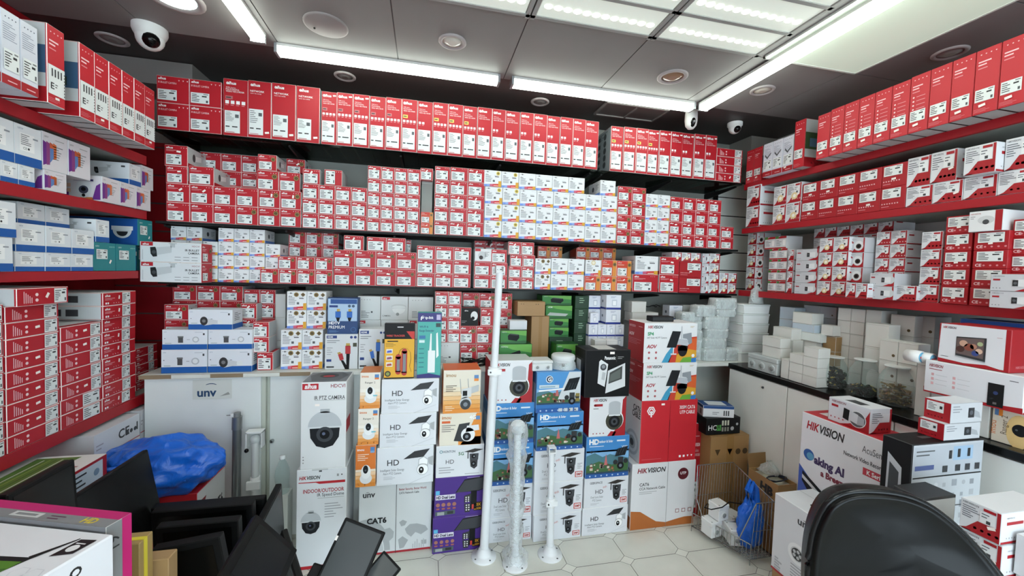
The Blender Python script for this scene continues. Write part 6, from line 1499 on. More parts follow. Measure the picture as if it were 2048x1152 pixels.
# right end of the back counter: wrapped junction boxes
g = 'wrapped grey junction boxes at the right end of the back counter'
kz = dict(group=g, wrap=True)
Y1 = 2.17
c0 = jb_px(1408, 1451, 698, 719, Y1, z, 'wrapped grey junction box, bottom of the middle stack, back counter right end', **kz)
jb_px(1453, 1479, 697, 719, Y1, z, 'wrapped grey junction box at the counter corner', **kz)
c1 = jb_px(1410, 1452, 677, 697, Y1 + .005, c0, 'wrapped grey junction box, second up in the middle stack', **kz)
c2 = jb_px(1414, 1456, 658, 677, Y1 + .005, c1, 'wrapped grey junction box, third up in the middle stack', **kz)
c3 = jb_px(1411, 1457, 634, 657, Y1 + .005, c2, 'wrapped grey junction box, fourth up with glossy film', **kz)
jb_px(1394, 1431, 612, 633, Y1 + .01, c3, 'wrapped grey junction box at top left of the middle stack', **kz)
c4 = jb_px(1434, 1470, 619, 633, Y1 + .01, c3, 'wrapped grey junction box at top right of the middle stack', **kz)
jb_px(1432, 1473, 598, 616, Y1 + .01, c4, 'topmost wrapped grey junction box under the middle shelf', **kz)
zz = z
for i, y in enumerate((699, 680, 661, 643, 626)):
    zz = jb_px(1364, 1404, y, 0, 2.20, zz, 'wrapped pale junction box, %s, beside the solar camera carton' % rowname(i, 5), **kz)
blk('P', z, 1466, 1481, 612, 1, 5, 'plain', 'shaded grey box with dark hole', 'back counter corner', 'grey boxes in the corner', off=2.33, d=.15, kw=dict(col='#9aa0a6', dot=True))
# odds behind the top of the solar camera cartons
blk('P', z, 1262, 1292, 642, 1, 4, 'plain', 'white adapter box', 'behind the solar camera cartons', 'white adapter boxes', off=2.3, d=.12, kw=dict(col='#c9cbca'))
zt = wz(642, wx(1277, 2.3, z), 2.3)
for i, (a_, b_, yy, l_) in enumerate(((1264, 1316, 625, 'lower'), (1263, 1292, 603, 'upper'))):
    zt = one('plain', zt, 2.26 if i == 0 else 2.28, a_, b_, yy, .1, '%s white adapter housing behind the solar camera cartons' % l_, 'adapter_housing', kw=dict(col='#d3d3cf'))
t = MB(); t.tube([(-.03 + .012 * i, .01 * math.sin(i), .012 * math.cos(i * 1.3) * .5) for i in range(9)], .0035, 'black', 6); t.tube([(.03, 0, 0), (.05, -.01, .01), (.07, .0, .005), (.085, .0, 0)], .003, 'black', 6)
p = at(1302, 613, y=2.27); o = t.build('power_cord', None, (p.x, 2.30, zt - .03)); tag(o, 'coiled black power cord beside the white adapter housings', 'cord')
zb = one('utp', z, 2.33, 1331, 1385, 641, .1, 'white and blue box behind the wrapped pale junction boxes', 'connector_box')
one('utp', zb, 2.33, 1338, 1364, 611, .08, 'white box with small blue bars near the wrapped boxes', 'connector_box'); one('plain', zb, 2.33, 1365, 1383, 610, .08, 'grey box beside the white one with blue bars', 'plain_carton', kw=dict(col='#a9adab'))
b = MB(); w = wx(1348, 2.0, 1.2) - wx(1304, 2.0, 1.2); b.box(-w / 2, w / 2, -.03, .03, 0, .03, '#1b1c1e', .003); b.box(-w / 2 + .006, w / 2 - .006, -.031, -.03, .005, .025, '#26282a'); p = at(1326, 643, y=2.0)
o = b.build('adapter', None, (p.x, 2.03, ZSP)); tag(o, 'small black adapter lying on top of the solar camera cartons', 'adapter')
for nm, (a_, b_) in (('left', (1189, 1212)), ('right', (1212, 1233))):
    x0, x1 = wx(a_, 2.13, 1.0), wx(b_, 2.13, 1.0); b = MB(); b.box(-(x1 - x0) / 2, (x1 - x0) / 2, -.03, .03, 0, .022, '#d9dad6', .004); b.box(-.01, .01, -.0305, -.03, .006, .014, '#999')
    pp = base_box(.1, .05, .04, '#d0d2ce'); 
blk('P', z, 1188, 1234, 680, 2, 1, 'plain', 'white adapter', 'behind the intercom carton top', 'white adapters', off=2.17, d=.06, name='adapter')

# ------------------------------------------------------------------ right counter
z = CT + .0005
def rpt(px, py, zz=None): return at(px, py, z=CT if zz is None else zz)
# nested white tray stack with the bagged disc on top
p = Vector((1.97, 2.14, CT))
w = .145; h_tot = wz(608, p.x, p.y) - CT; n = 6; hh = h_tot / n
X0 = wx(1481, p.y, CT); X1 = wx(1534, p.y, CT); w = X1 - X0
for i in range(n):
    b = MB(); d = .14
    b.prism([(-w / 2 + .008, 0), (w / 2 - .008, 0), (w / 2 - .002, hh * .82), (-w / 2 + .002, hh * .82)], 1, -d / 2, d / 2, '#eef2f1'); b.box(-w / 2 - .002, w / 2 + .002, -d / 2 - .003, d / 2 + .003, hh * .8, hh * .97, '#e2e8e6', .003)
    o = b.build('plastic_tray', None, ((X0 + X1) / 2, p.y + d / 2, CT + .0005 + i * hh)); tag(o, '%s white plastic tray of the stack in the right corner' % ('bottom', 'second', 'third', 'fourth', 'fifth', 'topmost')[i], 'tray', 'white plastic trays stacked in the right corner')
ztop = CT + n * hh
e = empty('bagged_base_plate', ((X0 + X1) / 2 + .002, p.y + .012, ztop), 0, 'white slotted round plate in a clear bag on top of the trays', 'bracket')
b = MB(); R_ = .040; b.lathe([(R_, -.003), (R_, .003), (R_ * .3, .004), (R_ * .3, -.003)], '#dfe3e2', c=(0, 0, R_ + .006), n=28, axis=1)
for k in range(10): a_ = k * math.pi / 5; b.add([(math.cos(a_ + s) * r, -.0035, R_ + .006 + math.sin(a_ + s) * r) for r, s in ((R_ * .45, -.06), (R_ * .85, -.06), (R_ * .85, .06), (R_ * .45, .06))], [(0, 1, 2, 3)], '#6d7372')
b.lathe([(R_ * .28, -.004), (R_ * .25, -.012), (.002, -.012)], '#9aa09f', c=(0, 0, R_ + .006), n=16, axis=1); b.build('plate', e)
b = MB(); r_ = random.Random(9); n_ = 20; L = []
for j, (zz, rr) in enumerate(((.002, 1.35), (.03, 1.3), (.06, 1.15), (.09, .95), (.105, .5), (.12, .3))):
    for i in range(n_): t_ = 2 * math.pi * i / n_; k_ = R_ * rr * (1 + r_.uniform(-.06, .06)); L.append((k_ * math.cos(t_), k_ * .45 * math.sin(t_), zz))
b.add(L, [(j * n_ + i, j * n_ + (i + 1) % n_, (j + 1) * n_ + (i + 1) % n_, (j + 1) * n_ + i) for j in range(5) for i in range(n_)], Mclear('plastic_film', '#eef3f3', .75, .15, .6, 60), True); b.build('plastic_bag', e)
# plain boxes standing along the right counter; plane x, seen as rows
def rb(x, pL, pR, pyT, cols, rows, look, place, d=.1, z0=None, col='#d9dad5', dot=False, style='plain', kw=None, group='plain white boxes on the right counter', name='camera_box', **k):
    kk = dict(kw or {}); 
    if style == 'plain': kk.update(col=col, dot=dot)
    return blk('R', z if z0 is None else z0, pL, pR, pyT, cols, rows, style, look, place, group, off=x - XR, d=d, kw=kk, name=name, **k)
rb(2.16, 1553, 1582, 614, 1, 5, 'pale blue round-edged box', 'behind the tray stack', d=.12, col='#b9c9d6', group='pale blue boxes on the right counter')
rb(2.24, 1600, 1664, 612, 2, 6, 'grey box with black hole', 'at the wall behind white boxes', d=.12, col='#b3b8be', dot=True)
g1 = rb(2.10, 1584, 1629, 680, 1, 2, 'white box', 'below the pale blue tray', d=.1)
g1 = rb(2.09, 1582, 1640, 664, 1, 1, 'wide white lidded tray', 'on white boxes, right counter', d=.12, z0=g1, col='#dfe6e4')
g1 = rb(2.09, 1584, 1627, 647, 1, 1, 'pale blue tray', 'under a white square box', d=.1, z0=g1, col='#bccbd8')
rb(2.09, 1584, 1623, 625, 1, 1, 'white square box', 'on the pale blue tray', d=.08, z0=g1)
g1 = rb(2.02, 1545, 1582, 677, 1, 2, 'white box', 'behind the big junction box', d=.07)
rb(2.02, 1545, 1582, 655, 1, 1, 'single white box', 'above the big junction box', d=.07, z0=g1)
# big grey junction box and two white boxes on it
a0 = wyy(1494, 1.91, CT); a1 = wyy(1553, 1.91, CT); hj = height('R', 712, (a0 + a1) / 2, 1.91 - XR) - CT
jbox('junction_box', (1.91 + .045, (a0 + a1) / 2, CT + .0005), abs(a0 - a1), .09, hj, -math.pi / 2, 'large grey junction box at the front of the right counter', '#b9c0c0', 3)
g1 = rb(1.93, 1523, 1560, 693, 1, 1, 'white box', 'lower one on the big grey junction box', d=.07, z0=CT + hj + .001)
rb(1.93, 1524, 1560, 674, 1, 1, 'white box', 'upper one on the big grey junction box', d=.07, z0=g1)
rb(1.915, 1576, 1632, 692, 2, 4, 'small white box', 'front block left of the jars', d=.075, skip={(0, 3)})
rb(1.915, 1560, 1575, 718, 1, 1, 'white box end', 'left foot of the front white block', d=.07)
rb(2.17, 1667, 1720, 617, 2, 6, 'white box', 'tall block behind the first jar', d=.1)
rb(2.17, 1721, 1752, 620, 1, 6, 'white box', 'tall column behind the second jar', d=.1, col='#cfd1cd')
rb(2.25, 1664, 1700, 700, 1, 3, 'brown carton', 'behind white blocks', d=.1, style='carton', group=None) if 0 else None
one('carton', CT + .0005, 2.0, 1640, 1664, 677, .06, 'brown carton behind the first jar of clips', 'brown_carton', kw=dict(marks=False)) if 0 else None
rb(2.13, 1640, 1666, 672, 1, 3, 'brown box', 'behind the jar of green clips', d=.08, col='#9a7a50', group=None)
rb(2.12, 1641, 1665, 650, 1, 1, 'small white box', 'on the brown boxes behind the first jar', d=.06, z0=height('R', 672, span('R', 1653, z, .03), .03))
rb(2.09, 1722, 1768, 647, 1, 3, 'white box with brown seal dot', 'column behind the middle jar', d=.07, dot=True)
rb(2.19, 1770, 1818, 630, 1, 4, 'white box with brown seal dot', 'rear column near the wall', d=.1, dot=True)
rb(2.24, 1822, 1858, 632, 1, 4, 'grey-white box with dot', 'rear column left of the monitor box', d=.1, dot=True, col='#c0c2bf')
g1 = rb(2.04, 1751, 1826, 683, 2, 1, 'white box with dot, above jar', 'front of rear columns', d=.07, dot=True, z0=height('R', 716, span('R', 1790, z, -.05), -.05)) if 0 else rb(2.05, 1752, 1828, 683, 2, 3, 'white box with seal dot', 'block behind the pin jar', d=.07, dot=True)
# jars
def jar(px, py, r, h, label, fill, fh, seed):
    p = rpt(px, py); e = empty('glass_jar', (p.x + r * .62, p.y + r * .3, CT + .0005), 0, label, 'jar', 'clear jars of fixings on the right counter')
    b = MB(); b.lathe([(r * .8, 0), (r * .95, .008), (r * 1.04, h * .2), (r * 1.08, h * .45), (r, h * .68), (r * .82, h * .82), (r * .66, h * .9), (r * .66, h)], Mclear('jar_plastic', '#eef5f4', .95, .05, edge=.3), n=28); b.build('glass', e)
    b = MB(); b.lathe([(r * .72, h * .97), (r * .76, h * .98), (r * .76, h * 1.0), (r * .72, h * 1.005)], Mclear('jar_rim', '#f0f5f5', .5, .1), n=28); b.build('rim', e)
    q = MB(); rr = random.Random(seed)
    for k in range(int(60 + 4200 * fh) if fill != 'pin' else 170):
        a_ = rr.uniform(0, 6.283); d_ = r * .86 * math.sqrt(rr.random()); zz = .01 + rr.random() * fh * (1 - .35 * (d_ / r)); x, y = d_ * math.cos(a_), d_ * math.sin(a_)
        t_ = rr.uniform(0, 3.14); L = .013 if fill != 'pin' else .022; s = min(1, (r * .93 - d_) / L) if d_ + L > r * .93 else 1; dx, dy, dz = L * math.cos(t_) * s, L * math.sin(t_) * s, rr.uniform(-.006, .006)
        c = rr.choice(['#0f1c12', '#16261a', '#1c3a24', '#0b0c0c', '#b9a24a'] if rr.random() < .35 else ['#0f1c12', '#12160f']) if fill != 'pin' else rr.choice(['#b9a27a', '#8d8068', '#c9c2b0', '#a38a58'])
        q.tube([(x - dx, y - dy, max(.006, zz - dz)), (x + dx, y + dy, max(.006, zz + dz))], .0042 if fill != 'pin' else .0042, M(c, .3, .0 if fill != 'pin' else .8), 5, False)
    o = q.build({'pin': 'metal_pins', 'clip': 'green_clips'}[fill]); o.location = e.location; tag(o, {'pin': 'heap of brass and steel pins inside the rightmost jar', 'clip': 'dark green plastic clips inside the %s jar' % ('first' if seed == 1 else 'middle')}[fill], 'fixings', kind='stuff')
jar(1661, 776, .055, .155, 'clear jar half full of dark green clips, leftmost', 'clip', .10, 1)
jar(1722, 793, .056, .17, 'clear jar with few dark clips, middle of three', 'clip', .04, 2)
jar(1786, 812, .058, .17, 'clear jar of brass pins, rightmost of three', 'pin', .09, 5)
# patterned box, tape rolls, cup
rb(1.965, 1826, 1856, 724, 1, 1, 'white box with line pattern', 'right of the pin jar', d=.06, group=None)
def roll(px, py, r, L, label, z0):
    p = at(px, py, z=z0 + r); e = empty('tape_roll', (p.x, p.y, z0 + r), 0, label, 'tape', 'tape rolls on the right counter')
    b = MB(); b.lathe([(r * .5, -L / 2), (r, -L / 2), (r, L / 2), (r * .5, L / 2)], '#e3e5e4', n=24, axis=1); b.build('roll', e)
    b = MB(); b.lathe([(r * .8, -L / 2 - .0006), (r * .8, -L / 2 - .001), (r * .05, -L / 2 - .001)], '#5aa0c0', n=20, axis=1); b.box(-r * .5, r * .5, -L / 2 - .002, -L / 2 - .0012, -r * .18, r * .12, '#c03a3a'); b.build('core_label', e)
zr_ = height('R', 716, 0, 0) if 0 else None
zt = height('R', 683, span('R', 1790, z, -.07), -.07)
rb(1.985, 1832, 1870, 724, 1, 1, 'white box', 'below the tape rolls', d=.0701, z0=z, group=None) if 0 else None
zp = height('R', 724, span('R', 1841, z, 1.965 - XR), 1.965 - XR)
roll(1829, 712, .024, .05, 'left tape roll with blue label above the patterned box', zp)
roll(1852, 716, .022, .045, 'right tape roll with blue label beside the monitor box', zp) 
p = rpt(1848, 822); b = MB(); b.lathe([(.016, 0), (.02, .004), (.024, .05), (.025, .066)], Mclear('jar_rim', '#f0f5f5', .5, .1), n=18); o = b.build('plastic_cup', None, (p.x + .01, p.y, CT + .0005)); tag(o, 'small clear plastic cup at the front edge of the black counter', 'cup')
# video intercom cartons on the right counter
@S('monitorbox')
def s_monitor(w, d, h):
    a = base_box(w, d, h, 'hred', 'hred', ch=.002)
    a.poly('F', [(.01, .1), (.4, .06), (.7, .1), (.88, .05), (.93, .05), (.93, .99), (.03, .99)], '#dfe1e6'); hikv(a, 'F', .06, .88, h * .055, w * .2, '#b04a52', '#77606a', l=2)
    a.poly('F', [(.27, .22), (.69, .16), (.69, .74), (.27, .7)], '#33363a', 3); a.poly('F', [(.28, .28), (.66, .23), (.66, .71), (.28, .67)], '#6a5a58', 4)
    for (u, v, r, c) in ((.38, .55, .06, '#c9a08a'), (.46, .47, .07, '#8a4a3a'), (.52, .5, .05, '#b5806a'), (.6, .4, .05, '#d9b9a4'), (.34, .4, .06, '#4a2f2a'), (.55, .34, .05, '#3a4a8a'), (.61, .58, .04, '#a9b58a')): a.circ('F', u, v, w * r, c, 5, 14)
    a.poly('F', [(.27, .2), (.69, .14), (.69, .17), (.27, .23)], '#aaaeb2', 5); a.lines('F', .05, .14, .18, .18, 1, '#9a9da2'); a.lines('F', .82, .76, .9, .8, 1, '#c9a9ac', 2)
    for f in 'LR': a.text(f, 'HIKVISION', .2, .1, h * .06, '#d9888e', maxw=d * .5)
    return a
@S('bellbox')
def s_bell(w, d, h):
    a = base_box(w, d, h, '#dfe1e6', '#eceeee', ch=.002)
    for f in 'FLR': a.poly(f, [(.0, .0), (1, .0), (1, .16), (.75, .1), (.3, .05), (.0, .04)], 'hred')
    a.text('F', 'HIKVISION', .05, .82, h * .09, '#a05058', bold=.03, sh=.2, maxw=w * .16); a.lines('F', .05, .72, .22, .78, 1, '#a05058')
    for j, u in enumerate((.08, .32)):
        for i in range(3): a.rect('F', u, .55 - .14 * i, u + .03, .63 - .14 * i, '#d9a9ad'); a.rect('F', u + .05, .58 - .14 * i, u + .18, .59 - .14 * i, '#b9bcc0')
    a.rect('F', .68, .04, .83, .68, '#1a1b1d', 3); a.circ('F', .755, .42, h * .05, '#2a3a6a', 4); a.rect('F', .735, .1, .77, .16, '#666', 4); a.lines('F', .87, .8, .96, .86, 1, '#66696d')
    return a
zm = height('R', 797, span('R', 1940, z, -.2), -.2)
g = 'cartons supporting the intercom boxes'
rb(1.93, 1857, 1950, 792, 1, 1, 'white carton', 'under the door bell carton', d=.12, group=None)
rb(1.935, 1955, 1975, 800, 1, 1, 'narrow white carton', 'beside the Ranger carton', d=.12, group=None)
@S('rangerl')
def s_rangerl(w, d, h):
    a = base_box(w, d, h, '#e6dcc8', '#efe9df'); a.circ('F', .6, .4, w * .28, '#e9c98a', 1, 20, ry=h * .45); a.circ('F', .62, .45, w * .17, '#1d1f22', 2, 20, ry=h * .16); a.circ('F', .55, .45, w * .03, '#55595e', 3)
    a.rect('F', .05, .72, .14, .92, '#5a86b8', 1); a.rect('F', .14, .72, .23, .92, 'orange', 1); a.text('F', 'Ranger 2', .34, .25, h * .12, '#6a5a44', rot=90, maxw=h * .5); a.text('F', 'imou', .1, .2, h * .13, '#d9762a', rot=90); return a
rb(1.935, 1980, 2075, 818, 1, 1, 'cream Ranger 2 camera carton', 'on the black counter at the right edge', d=.12, style='rangerl', group=None, name='camera_carton')
zz = rb(1.90, 1846, 2045, 735, 1, 1, 'long white door bell carton', 'with red foot, under the monitor carton', d=.16, style='bellbox', group=None, name='intercom_carton', z0=height('R', 792, span('R', 1900, z, 1.93 - XR), 1.93 - XR))
zz2 = rb(1.915, 1873, 2018, 652, 1, 1, 'white and red intercom monitor carton', 'showing a photo screen', d=.15, style='monitorbox', group=None, name='intercom_carton', z0=zz)
rb(2.15, 1905, 2075, 643, 1, 1, 'large blue carton', 'standing behind the monitor carton', d=.12, group=None, col='#1c4fa0', name='camera_carton')
# ------------------------------------------------------------------ poles standing on the floor
def flange(b, r, mat='#e3e6e8'):
    b.lathe([(r, 0), (r, .006), (r * .97, .010), (r * .62, .012), (r * .58, .02), (r * .42, .040), (r * .36, .05)], mat, n=32)
    for k in range(4):
        a_ = k * math.pi / 2 + .5; b.lathe([(.005, .0101), (.0048, .0112), (.001, .0112)], '#5a5e60', c=(r * .82 * math.cos(a_), r * .82 * math.sin(a_), 0), n=8)
def pole(px, py, r1, pyt, label, topx=None, clamp=None, r2=None, wrap=False, head=None, R_=.062):
    p = at(px, py, z=0); p.y += .012
    e = empty('mounting_pole', (p.x, p.y, 0), 0, label, 'pole', 'white mounting poles on the floor')
    h = wz(pyt, p.x, p.y); tx = wx(topx, p.y, h) - p.x if topx else 0
    b = MB(); flange(b, R_); b.build('base_flange', e)
    zc = wz(clamp, p.x, p.y) if clamp else h
    q = lambda z_: (tx * z_ / h, 0, z_)
    b = MB(); b.tube([q(.04), q(zc)], r1, '#dfe3e6', 18); b.build('lower_tube', e)
    if clamp:
        b = MB(); b.tube([q(zc), q(h)], r2, '#e3e7ea', 18); b.build('upper_tube', e)
        b = MB(); b.tube([q(zc - .025), q(zc - .02), q(zc + .018), q(zc + .02)], [r1 * 1.05, r1 * 1.3, r1 * 1.3, r1 * 1.1], '#e8ebec', 18); b.box(q(zc)[0] - r1 * 1.6, q(zc)[0] + r1 * 1.6, -r1 * 1.25, -r1 * .7, zc - .015, zc + .012, '#e8ebec', .002)
        b.lathe([(.004, -r1 * 1.25), (.004, -r1 * 1.5), (.001, -r1 * 1.5)], 'dgrey', c=(q(zc)[0] - r1, 0, zc), n=8, axis=1); b.build('clamp', e)
    if head:
        b = MB(); s = head; b.box(q(h)[0] - s, q(h)[0] + s, -s, s, h, h + s * .35, '#eceeee', .002); b.box(q(h)[0] - s, q(h)[0] - s * .8, -s, s, h - s * .2, h + s * 1.6, '#e6e9ea'); b.box(q(h)[0] + s * .8, q(h)[0] + s, -s, s, h - s * .2, h + s * 1.6, '#e6e9ea'); b.box(q(h)[0] - s, q(h)[0] + s, -s, s, h + s * 1.5, h + s * 1.7, '#eceeee'); b.build('bracket_head', e)
    if wrap:
        b = MB(); n = 20; L = []; rr = random.Random(5); N = 22
        for j in range(N):
            t_ = j / (N - 1); z_ = .03 + (h - .02) * t_; k_ = (.034 if j < 16 else .042) + .005 * math.sin(j * 1.7) + rr.uniform(-.004, .006) + (.02 if j < 2 else 0)
            for i in range(n):
                a_ = 2 * math.pi * i / n; k2 = k_ * (1 + rr.uniform(-.12, .14)); c_ = q(z_); L.append((c_[0] + k2 * math.cos(a_), k2 * math.sin(a_), z_ + rr.uniform(-.008, .008)))
        b.add(L, [(j * n + i, j * n + (i + 1) % n, (j + 1) * n + (i + 1) % n, (j + 1) * n + i) for j in range(N - 1) for i in range(n)], Mclear('bubble_wrap', '#f2f5f6', .84, .1, .9, 45), True); b.build('plastic_wrap', e)
        b = MB(); b.ball((tx, 0, h - .01), .036, Mclear('wrap_bunch', '#e9edee', .35, .2, .8, 60), 14, 9, (1.1, .9, 1.0)); b.build('wrapped_head', e)
    return e
pole(968, 1117, .0215, 545, 'tall white mounting pole with a flange foot, left of three, reaching the middle shelf', 999, 742, .0175, head=.020)
pole(1031, 1132, .018, 850, 'white mounting pole wrapped in clear plastic, middle of three', 1036, wrap=True)
pole(1101, 1113, .0185, 905, 'short white mounting pole with square head, right of three', 1103, 1003, .0155, head=.019)
# poles leaning by the left cabinet
def pole2(px, pyt, Y, r, label, col, kind):
    X = wx(px, Y, .6); h = wz(pyt, X, Y); e = empty('mounting_pole', (X, Y, 0), 0, label, 'pole')
    if kind == 'steel':
        b = MB(); b.tube([(0, 0, 0), (.004, 0, h - .08)], r, M(col, .3, .6), 16); b.build('tube', e); b = MB(); b.tube([(.004, 0, h - .08), (.005, 0, h - .02)], r * 1.15, M('#8d9091', .3, .7), 16); b.tube([(.005, 0, h - .02), (.005, 0, h)], r * .8, '#7a7d7e', 14); b.build('collar', e)
        b = MB(); b.box(-.022, -.006, -.006, .004, h - .025, h - .005, '#e3e5e4', .001); b.tube([(-.04, 0, h - .012), (-.01, 0, h - .012)], .0025, '#888', 6); b.build('latch', e)
    else:
        b = MB(); b.tube([(0, 0, 0), (0, 0, h - .03)], r, col, 16); b.build('tube', e)
        b = MB(); s = .036
        for x in (-s, s - .006): b.box(x, x + .006, -.02, .02, h - .075, h, '#dfe2e1')
        b.box(-s, s, -.02, .02, h - .006, h + .004, '#eceeed', .001); b.box(-s, s, .014, .02, h - .075, h, '#cfd2d1'); b.build('bracket_head', e)
        b = MB(); b.ball((0, 0, h - .04), .022, Mclear('jar_rim', '#f0f5f5', .5, .1)); b.build('clear_insert', e)
        b = MB(); b.ball((-.03, -.022, h - .085), .01, M('black', .2), 10, 6); b.build('knob', e)
        b = MB(); b.lathe([(r * 1.35, .33), (r * 1.35, .39), (r * 1.2, .392)], '#dfe2e1', n=16); b.box(-.03, .03, -.03, -.016, .34, .38, '#dfe2e1', .002); b.build('clamp', e)
pole2(472, 825, 2.10, .0185, 'grey steel telescopic pole leaning at the left cabinet', '#7b7f81', 'steel')
pole2(511, 862, 2.09, .016, 'white pole with square bracket head by the cabinet joint', '#d5d9d8', 'white')
X = wx(560, 2.0, .4); zb = wz(992, X, 2.0)
b = base_box(.07, .07, zb, '#c9cdc6'); 
put(b.protos('plain_carton'), (X, 2.03, 0.001), 0, 'narrow off-white carton standing under the clear bottle', 'box')
e = empty('plastic_bottle', (X, 2.03, zb + .002), 0, 'clear crumpled plastic bottle left of the speed dome cartons', 'bottle')
b = MB(); b.lathe([(.028, 0), (.031, .01), (.029, .04), (.032, .08), (.03, .11), (.018, .145), (.011, .155), (.011, .165)], Mclear('jar_plastic', '#eef5f4', .95, .05, edge=.3), n=18); b.build('body', e); b = MB(); b.lathe([(.013, .163), (.013, .178), (.002, .179)], '#dfe3e4', n=14); b.build('cap', e)
# ------------------------------------------------------------------ niche and floor at right
@S('hiktall')
def s_hiktall(w, d, h):
    a = base_box(w, d, h, 'hred', 'hred'); icons(a, 'F', .3, .86, 4, h * .03, w * .15, '#ecd0d2', 'ar'); a.text('F', 'HIKVISION', .3, .76, h * .035, '#ecd0d2', bold=.02, maxw=w * .6); a.text('F', 'AcuSense', .3, .70, h * .035, '#dca0a4', maxw=w * .5); a.text('F', 'VIDEO RECORDER', .3, .655, h * .028, '#ecd0d2', maxw=w * .64); sticker(a, 'F', .1, .1, .75, .38); a.rect('T', .01, .01, .99, .99, '#d5d7d8'); return a
put(s_hiktall(.064, .14, wz(848, 1.58, 2.0)).protos('recorder_carton'), (1.583, 2.07, .001), 0, 'tall dark red recorder carton between the CAT6 carton and the brown carton', 'box')
zc = wz(871, 1.75, 1.92); put(s_carton(.26, .2, zc - .002).protos('brown_carton'), (1.745, 2.02, .001), 0, 'brown carton on the floor in the niche beside the right cabinet', 'box')
X0, X1 = wx(1413, 1.93, zc), wx(1481, 1.93, zc); hd = wz(839, X0, 1.93) - zc
e = empty('video_recorder', ((X0 + X1) / 2, 1.935, zc + .001), 0, 'black video recorder on the brown carton', 'recorder'); w = X1 - X0
b = MB(); b.box(-w / 2, w / 2, 0, .17, .003, hd, '#121315', .002); b.build('case', e)
b = MB(); a = Art(w, .0, hd, b); 
for i in range(3): a.rect('F', .45 + .08 * i, .55, .5 + .08 * i, .85, '#c9cbb9'); a.rect('F', .45 + .08 * i, .2, .5 + .08 * i, .45, '#8a8d80')
a.rect('F', .3, .25, .43, .6, '#4f9a4a'); a.text('F', 'HCR', .06, .3, hd * .3, 'wht2'); a.circ('F', .76, .35, hd * .12, 'silver'); a.circ('F', .9, .6, hd * .08, 'silver'); b.build('front_ports', e)
o = s_unil(.12, .1, .032).protos('adapter_box')
@S('switchbox')
def s_switchbox(w, d, h):
    a = base_box(w, d, h, '#e0e3e6', '#cfd3d6'); a.rect('T', .01, .01, .99, .99, '#1f4a86'); a.rect('T', .2, .15, .8, .85, '#dfe3e8', 2); a.rect('F', .01, .75, .99, .99, '#1f4a86'); a.rect('L', .01, .75, .99, .99, '#1f4a86'); a.lines('F', .3, .2, .6, .5, 2, '#7d8288')
    for i in range(3): a.rect('F', .66 + .07 * i, .15, .7 + .07 * i, .6, '#3a3d40'); a.rect('L', .6 + .07 * i, .15, .65 + .07 * i, .6, '#3a3d40')
    return a
one('switchbox', zc + hd + .001, 1.95, 1410, 1463, 812, .1, 'blue and white switch box on the black video recorder', 'switch_box', rz=-.25)
# wire basket
e = empty('wire_basket', (1.66, 1.74, 0), 0, 'chrome wire basket on the floor full of white boxes and a blue bag', 'basket')
A, B, C_, D = [Vector(v) - Vector((1.66, 1.74, 0)) for v in ((1.49, 1.885, .03), (1.607, 1.60, .03), (1.74, 1.60, .03), (1.74, 1.885, .03))]
wm = M('#a9abab', .2, .9); 
def grid(P0, P1, P2, P3, nu, nv, nm, r=.0016, rim=.003):
    b = MB()
    for i in range(nu + 1):
        t_ = i / nu; b.tube([P0.lerp(P1, t_), P3.lerp(P2, t_)], r, wm, 5)
    for j in range(nv + 1):
        t_ = j / nv; b.tube([P0.lerp(P3, t_), P1.lerp(P2, t_)], r if 0 < j < nv else rim, wm, 6)
    b.build(nm, e)
up = Vector((0, 0, .345))
grid(A, D, D + up, A + up + Vector((.02, 0, 0)), 14, 2, 'side_grid')
grid(B, C_, C_ + up * .82, B + up * .82 + Vector((.02, 0, 0)), 6, 2, 'side_grid')
grid(A, B, B + up * .22, A + up * .22, 16, 1, 'side_grid')
grid(D, C_, C_ + up * .8, D + up, 14, 2, 'side_grid')
grid(A, B, C_, D, 18, 12, 'bottom_grid')
b = MB(); b.tube([A + up + Vector((.02, 0, 0)), A + up * .5 + Vector((0, -.03, 0)), A.lerp(B, .2) + up * .22], .003, wm, 6); b.tube([B + up * .82 + Vector((.02, 0, 0)), B.lerp(A, .18) + up * .22], .003, wm, 6)
for q in (A, B, C_, D): b.tube([q, q - Vector((0, 0, .03))], .003, wm, 6)
b.build('rim_wire', e)
g = 'white socket boxes in the wire basket'
for i, (X_, Y_, rz, zz) in enumerate(((1.545, 1.80, .15, .036), (1.628, 1.80, .1, .036), (1.585, 1.80, .15, .124), (1.70, 1.83, .3, .036), (1.62, 1.72, -.3, .036))):
    p = Vector((X_, Y_, zz)); L = ['leftmost at the bottom', 'right beside the leftmost', 'on top of the two left ones', 'behind the blue bag', 'just left of the blue bag'][i]
    jbox('socket_box', (p.x, p.y, zz), .075, .075, .085, rz, 'white socket box in the wire basket, ' + L, '#e3e6e6', 1, group=g)
t = MB(); t.tube([(-.1, .02, 0), (-.14, -.01, .002), (-.12, -.035, .004), (-.05, -.03, .006), (.02, .0, .01), (.07, -.03, .012), (.1, -.02, .01)], .0028, 'black', 6)
o = t.build('power_cord', None, (1.60, 1.765, .215)); tag(o, 'black cord looping over the white socket boxes in the basket', 'cord')
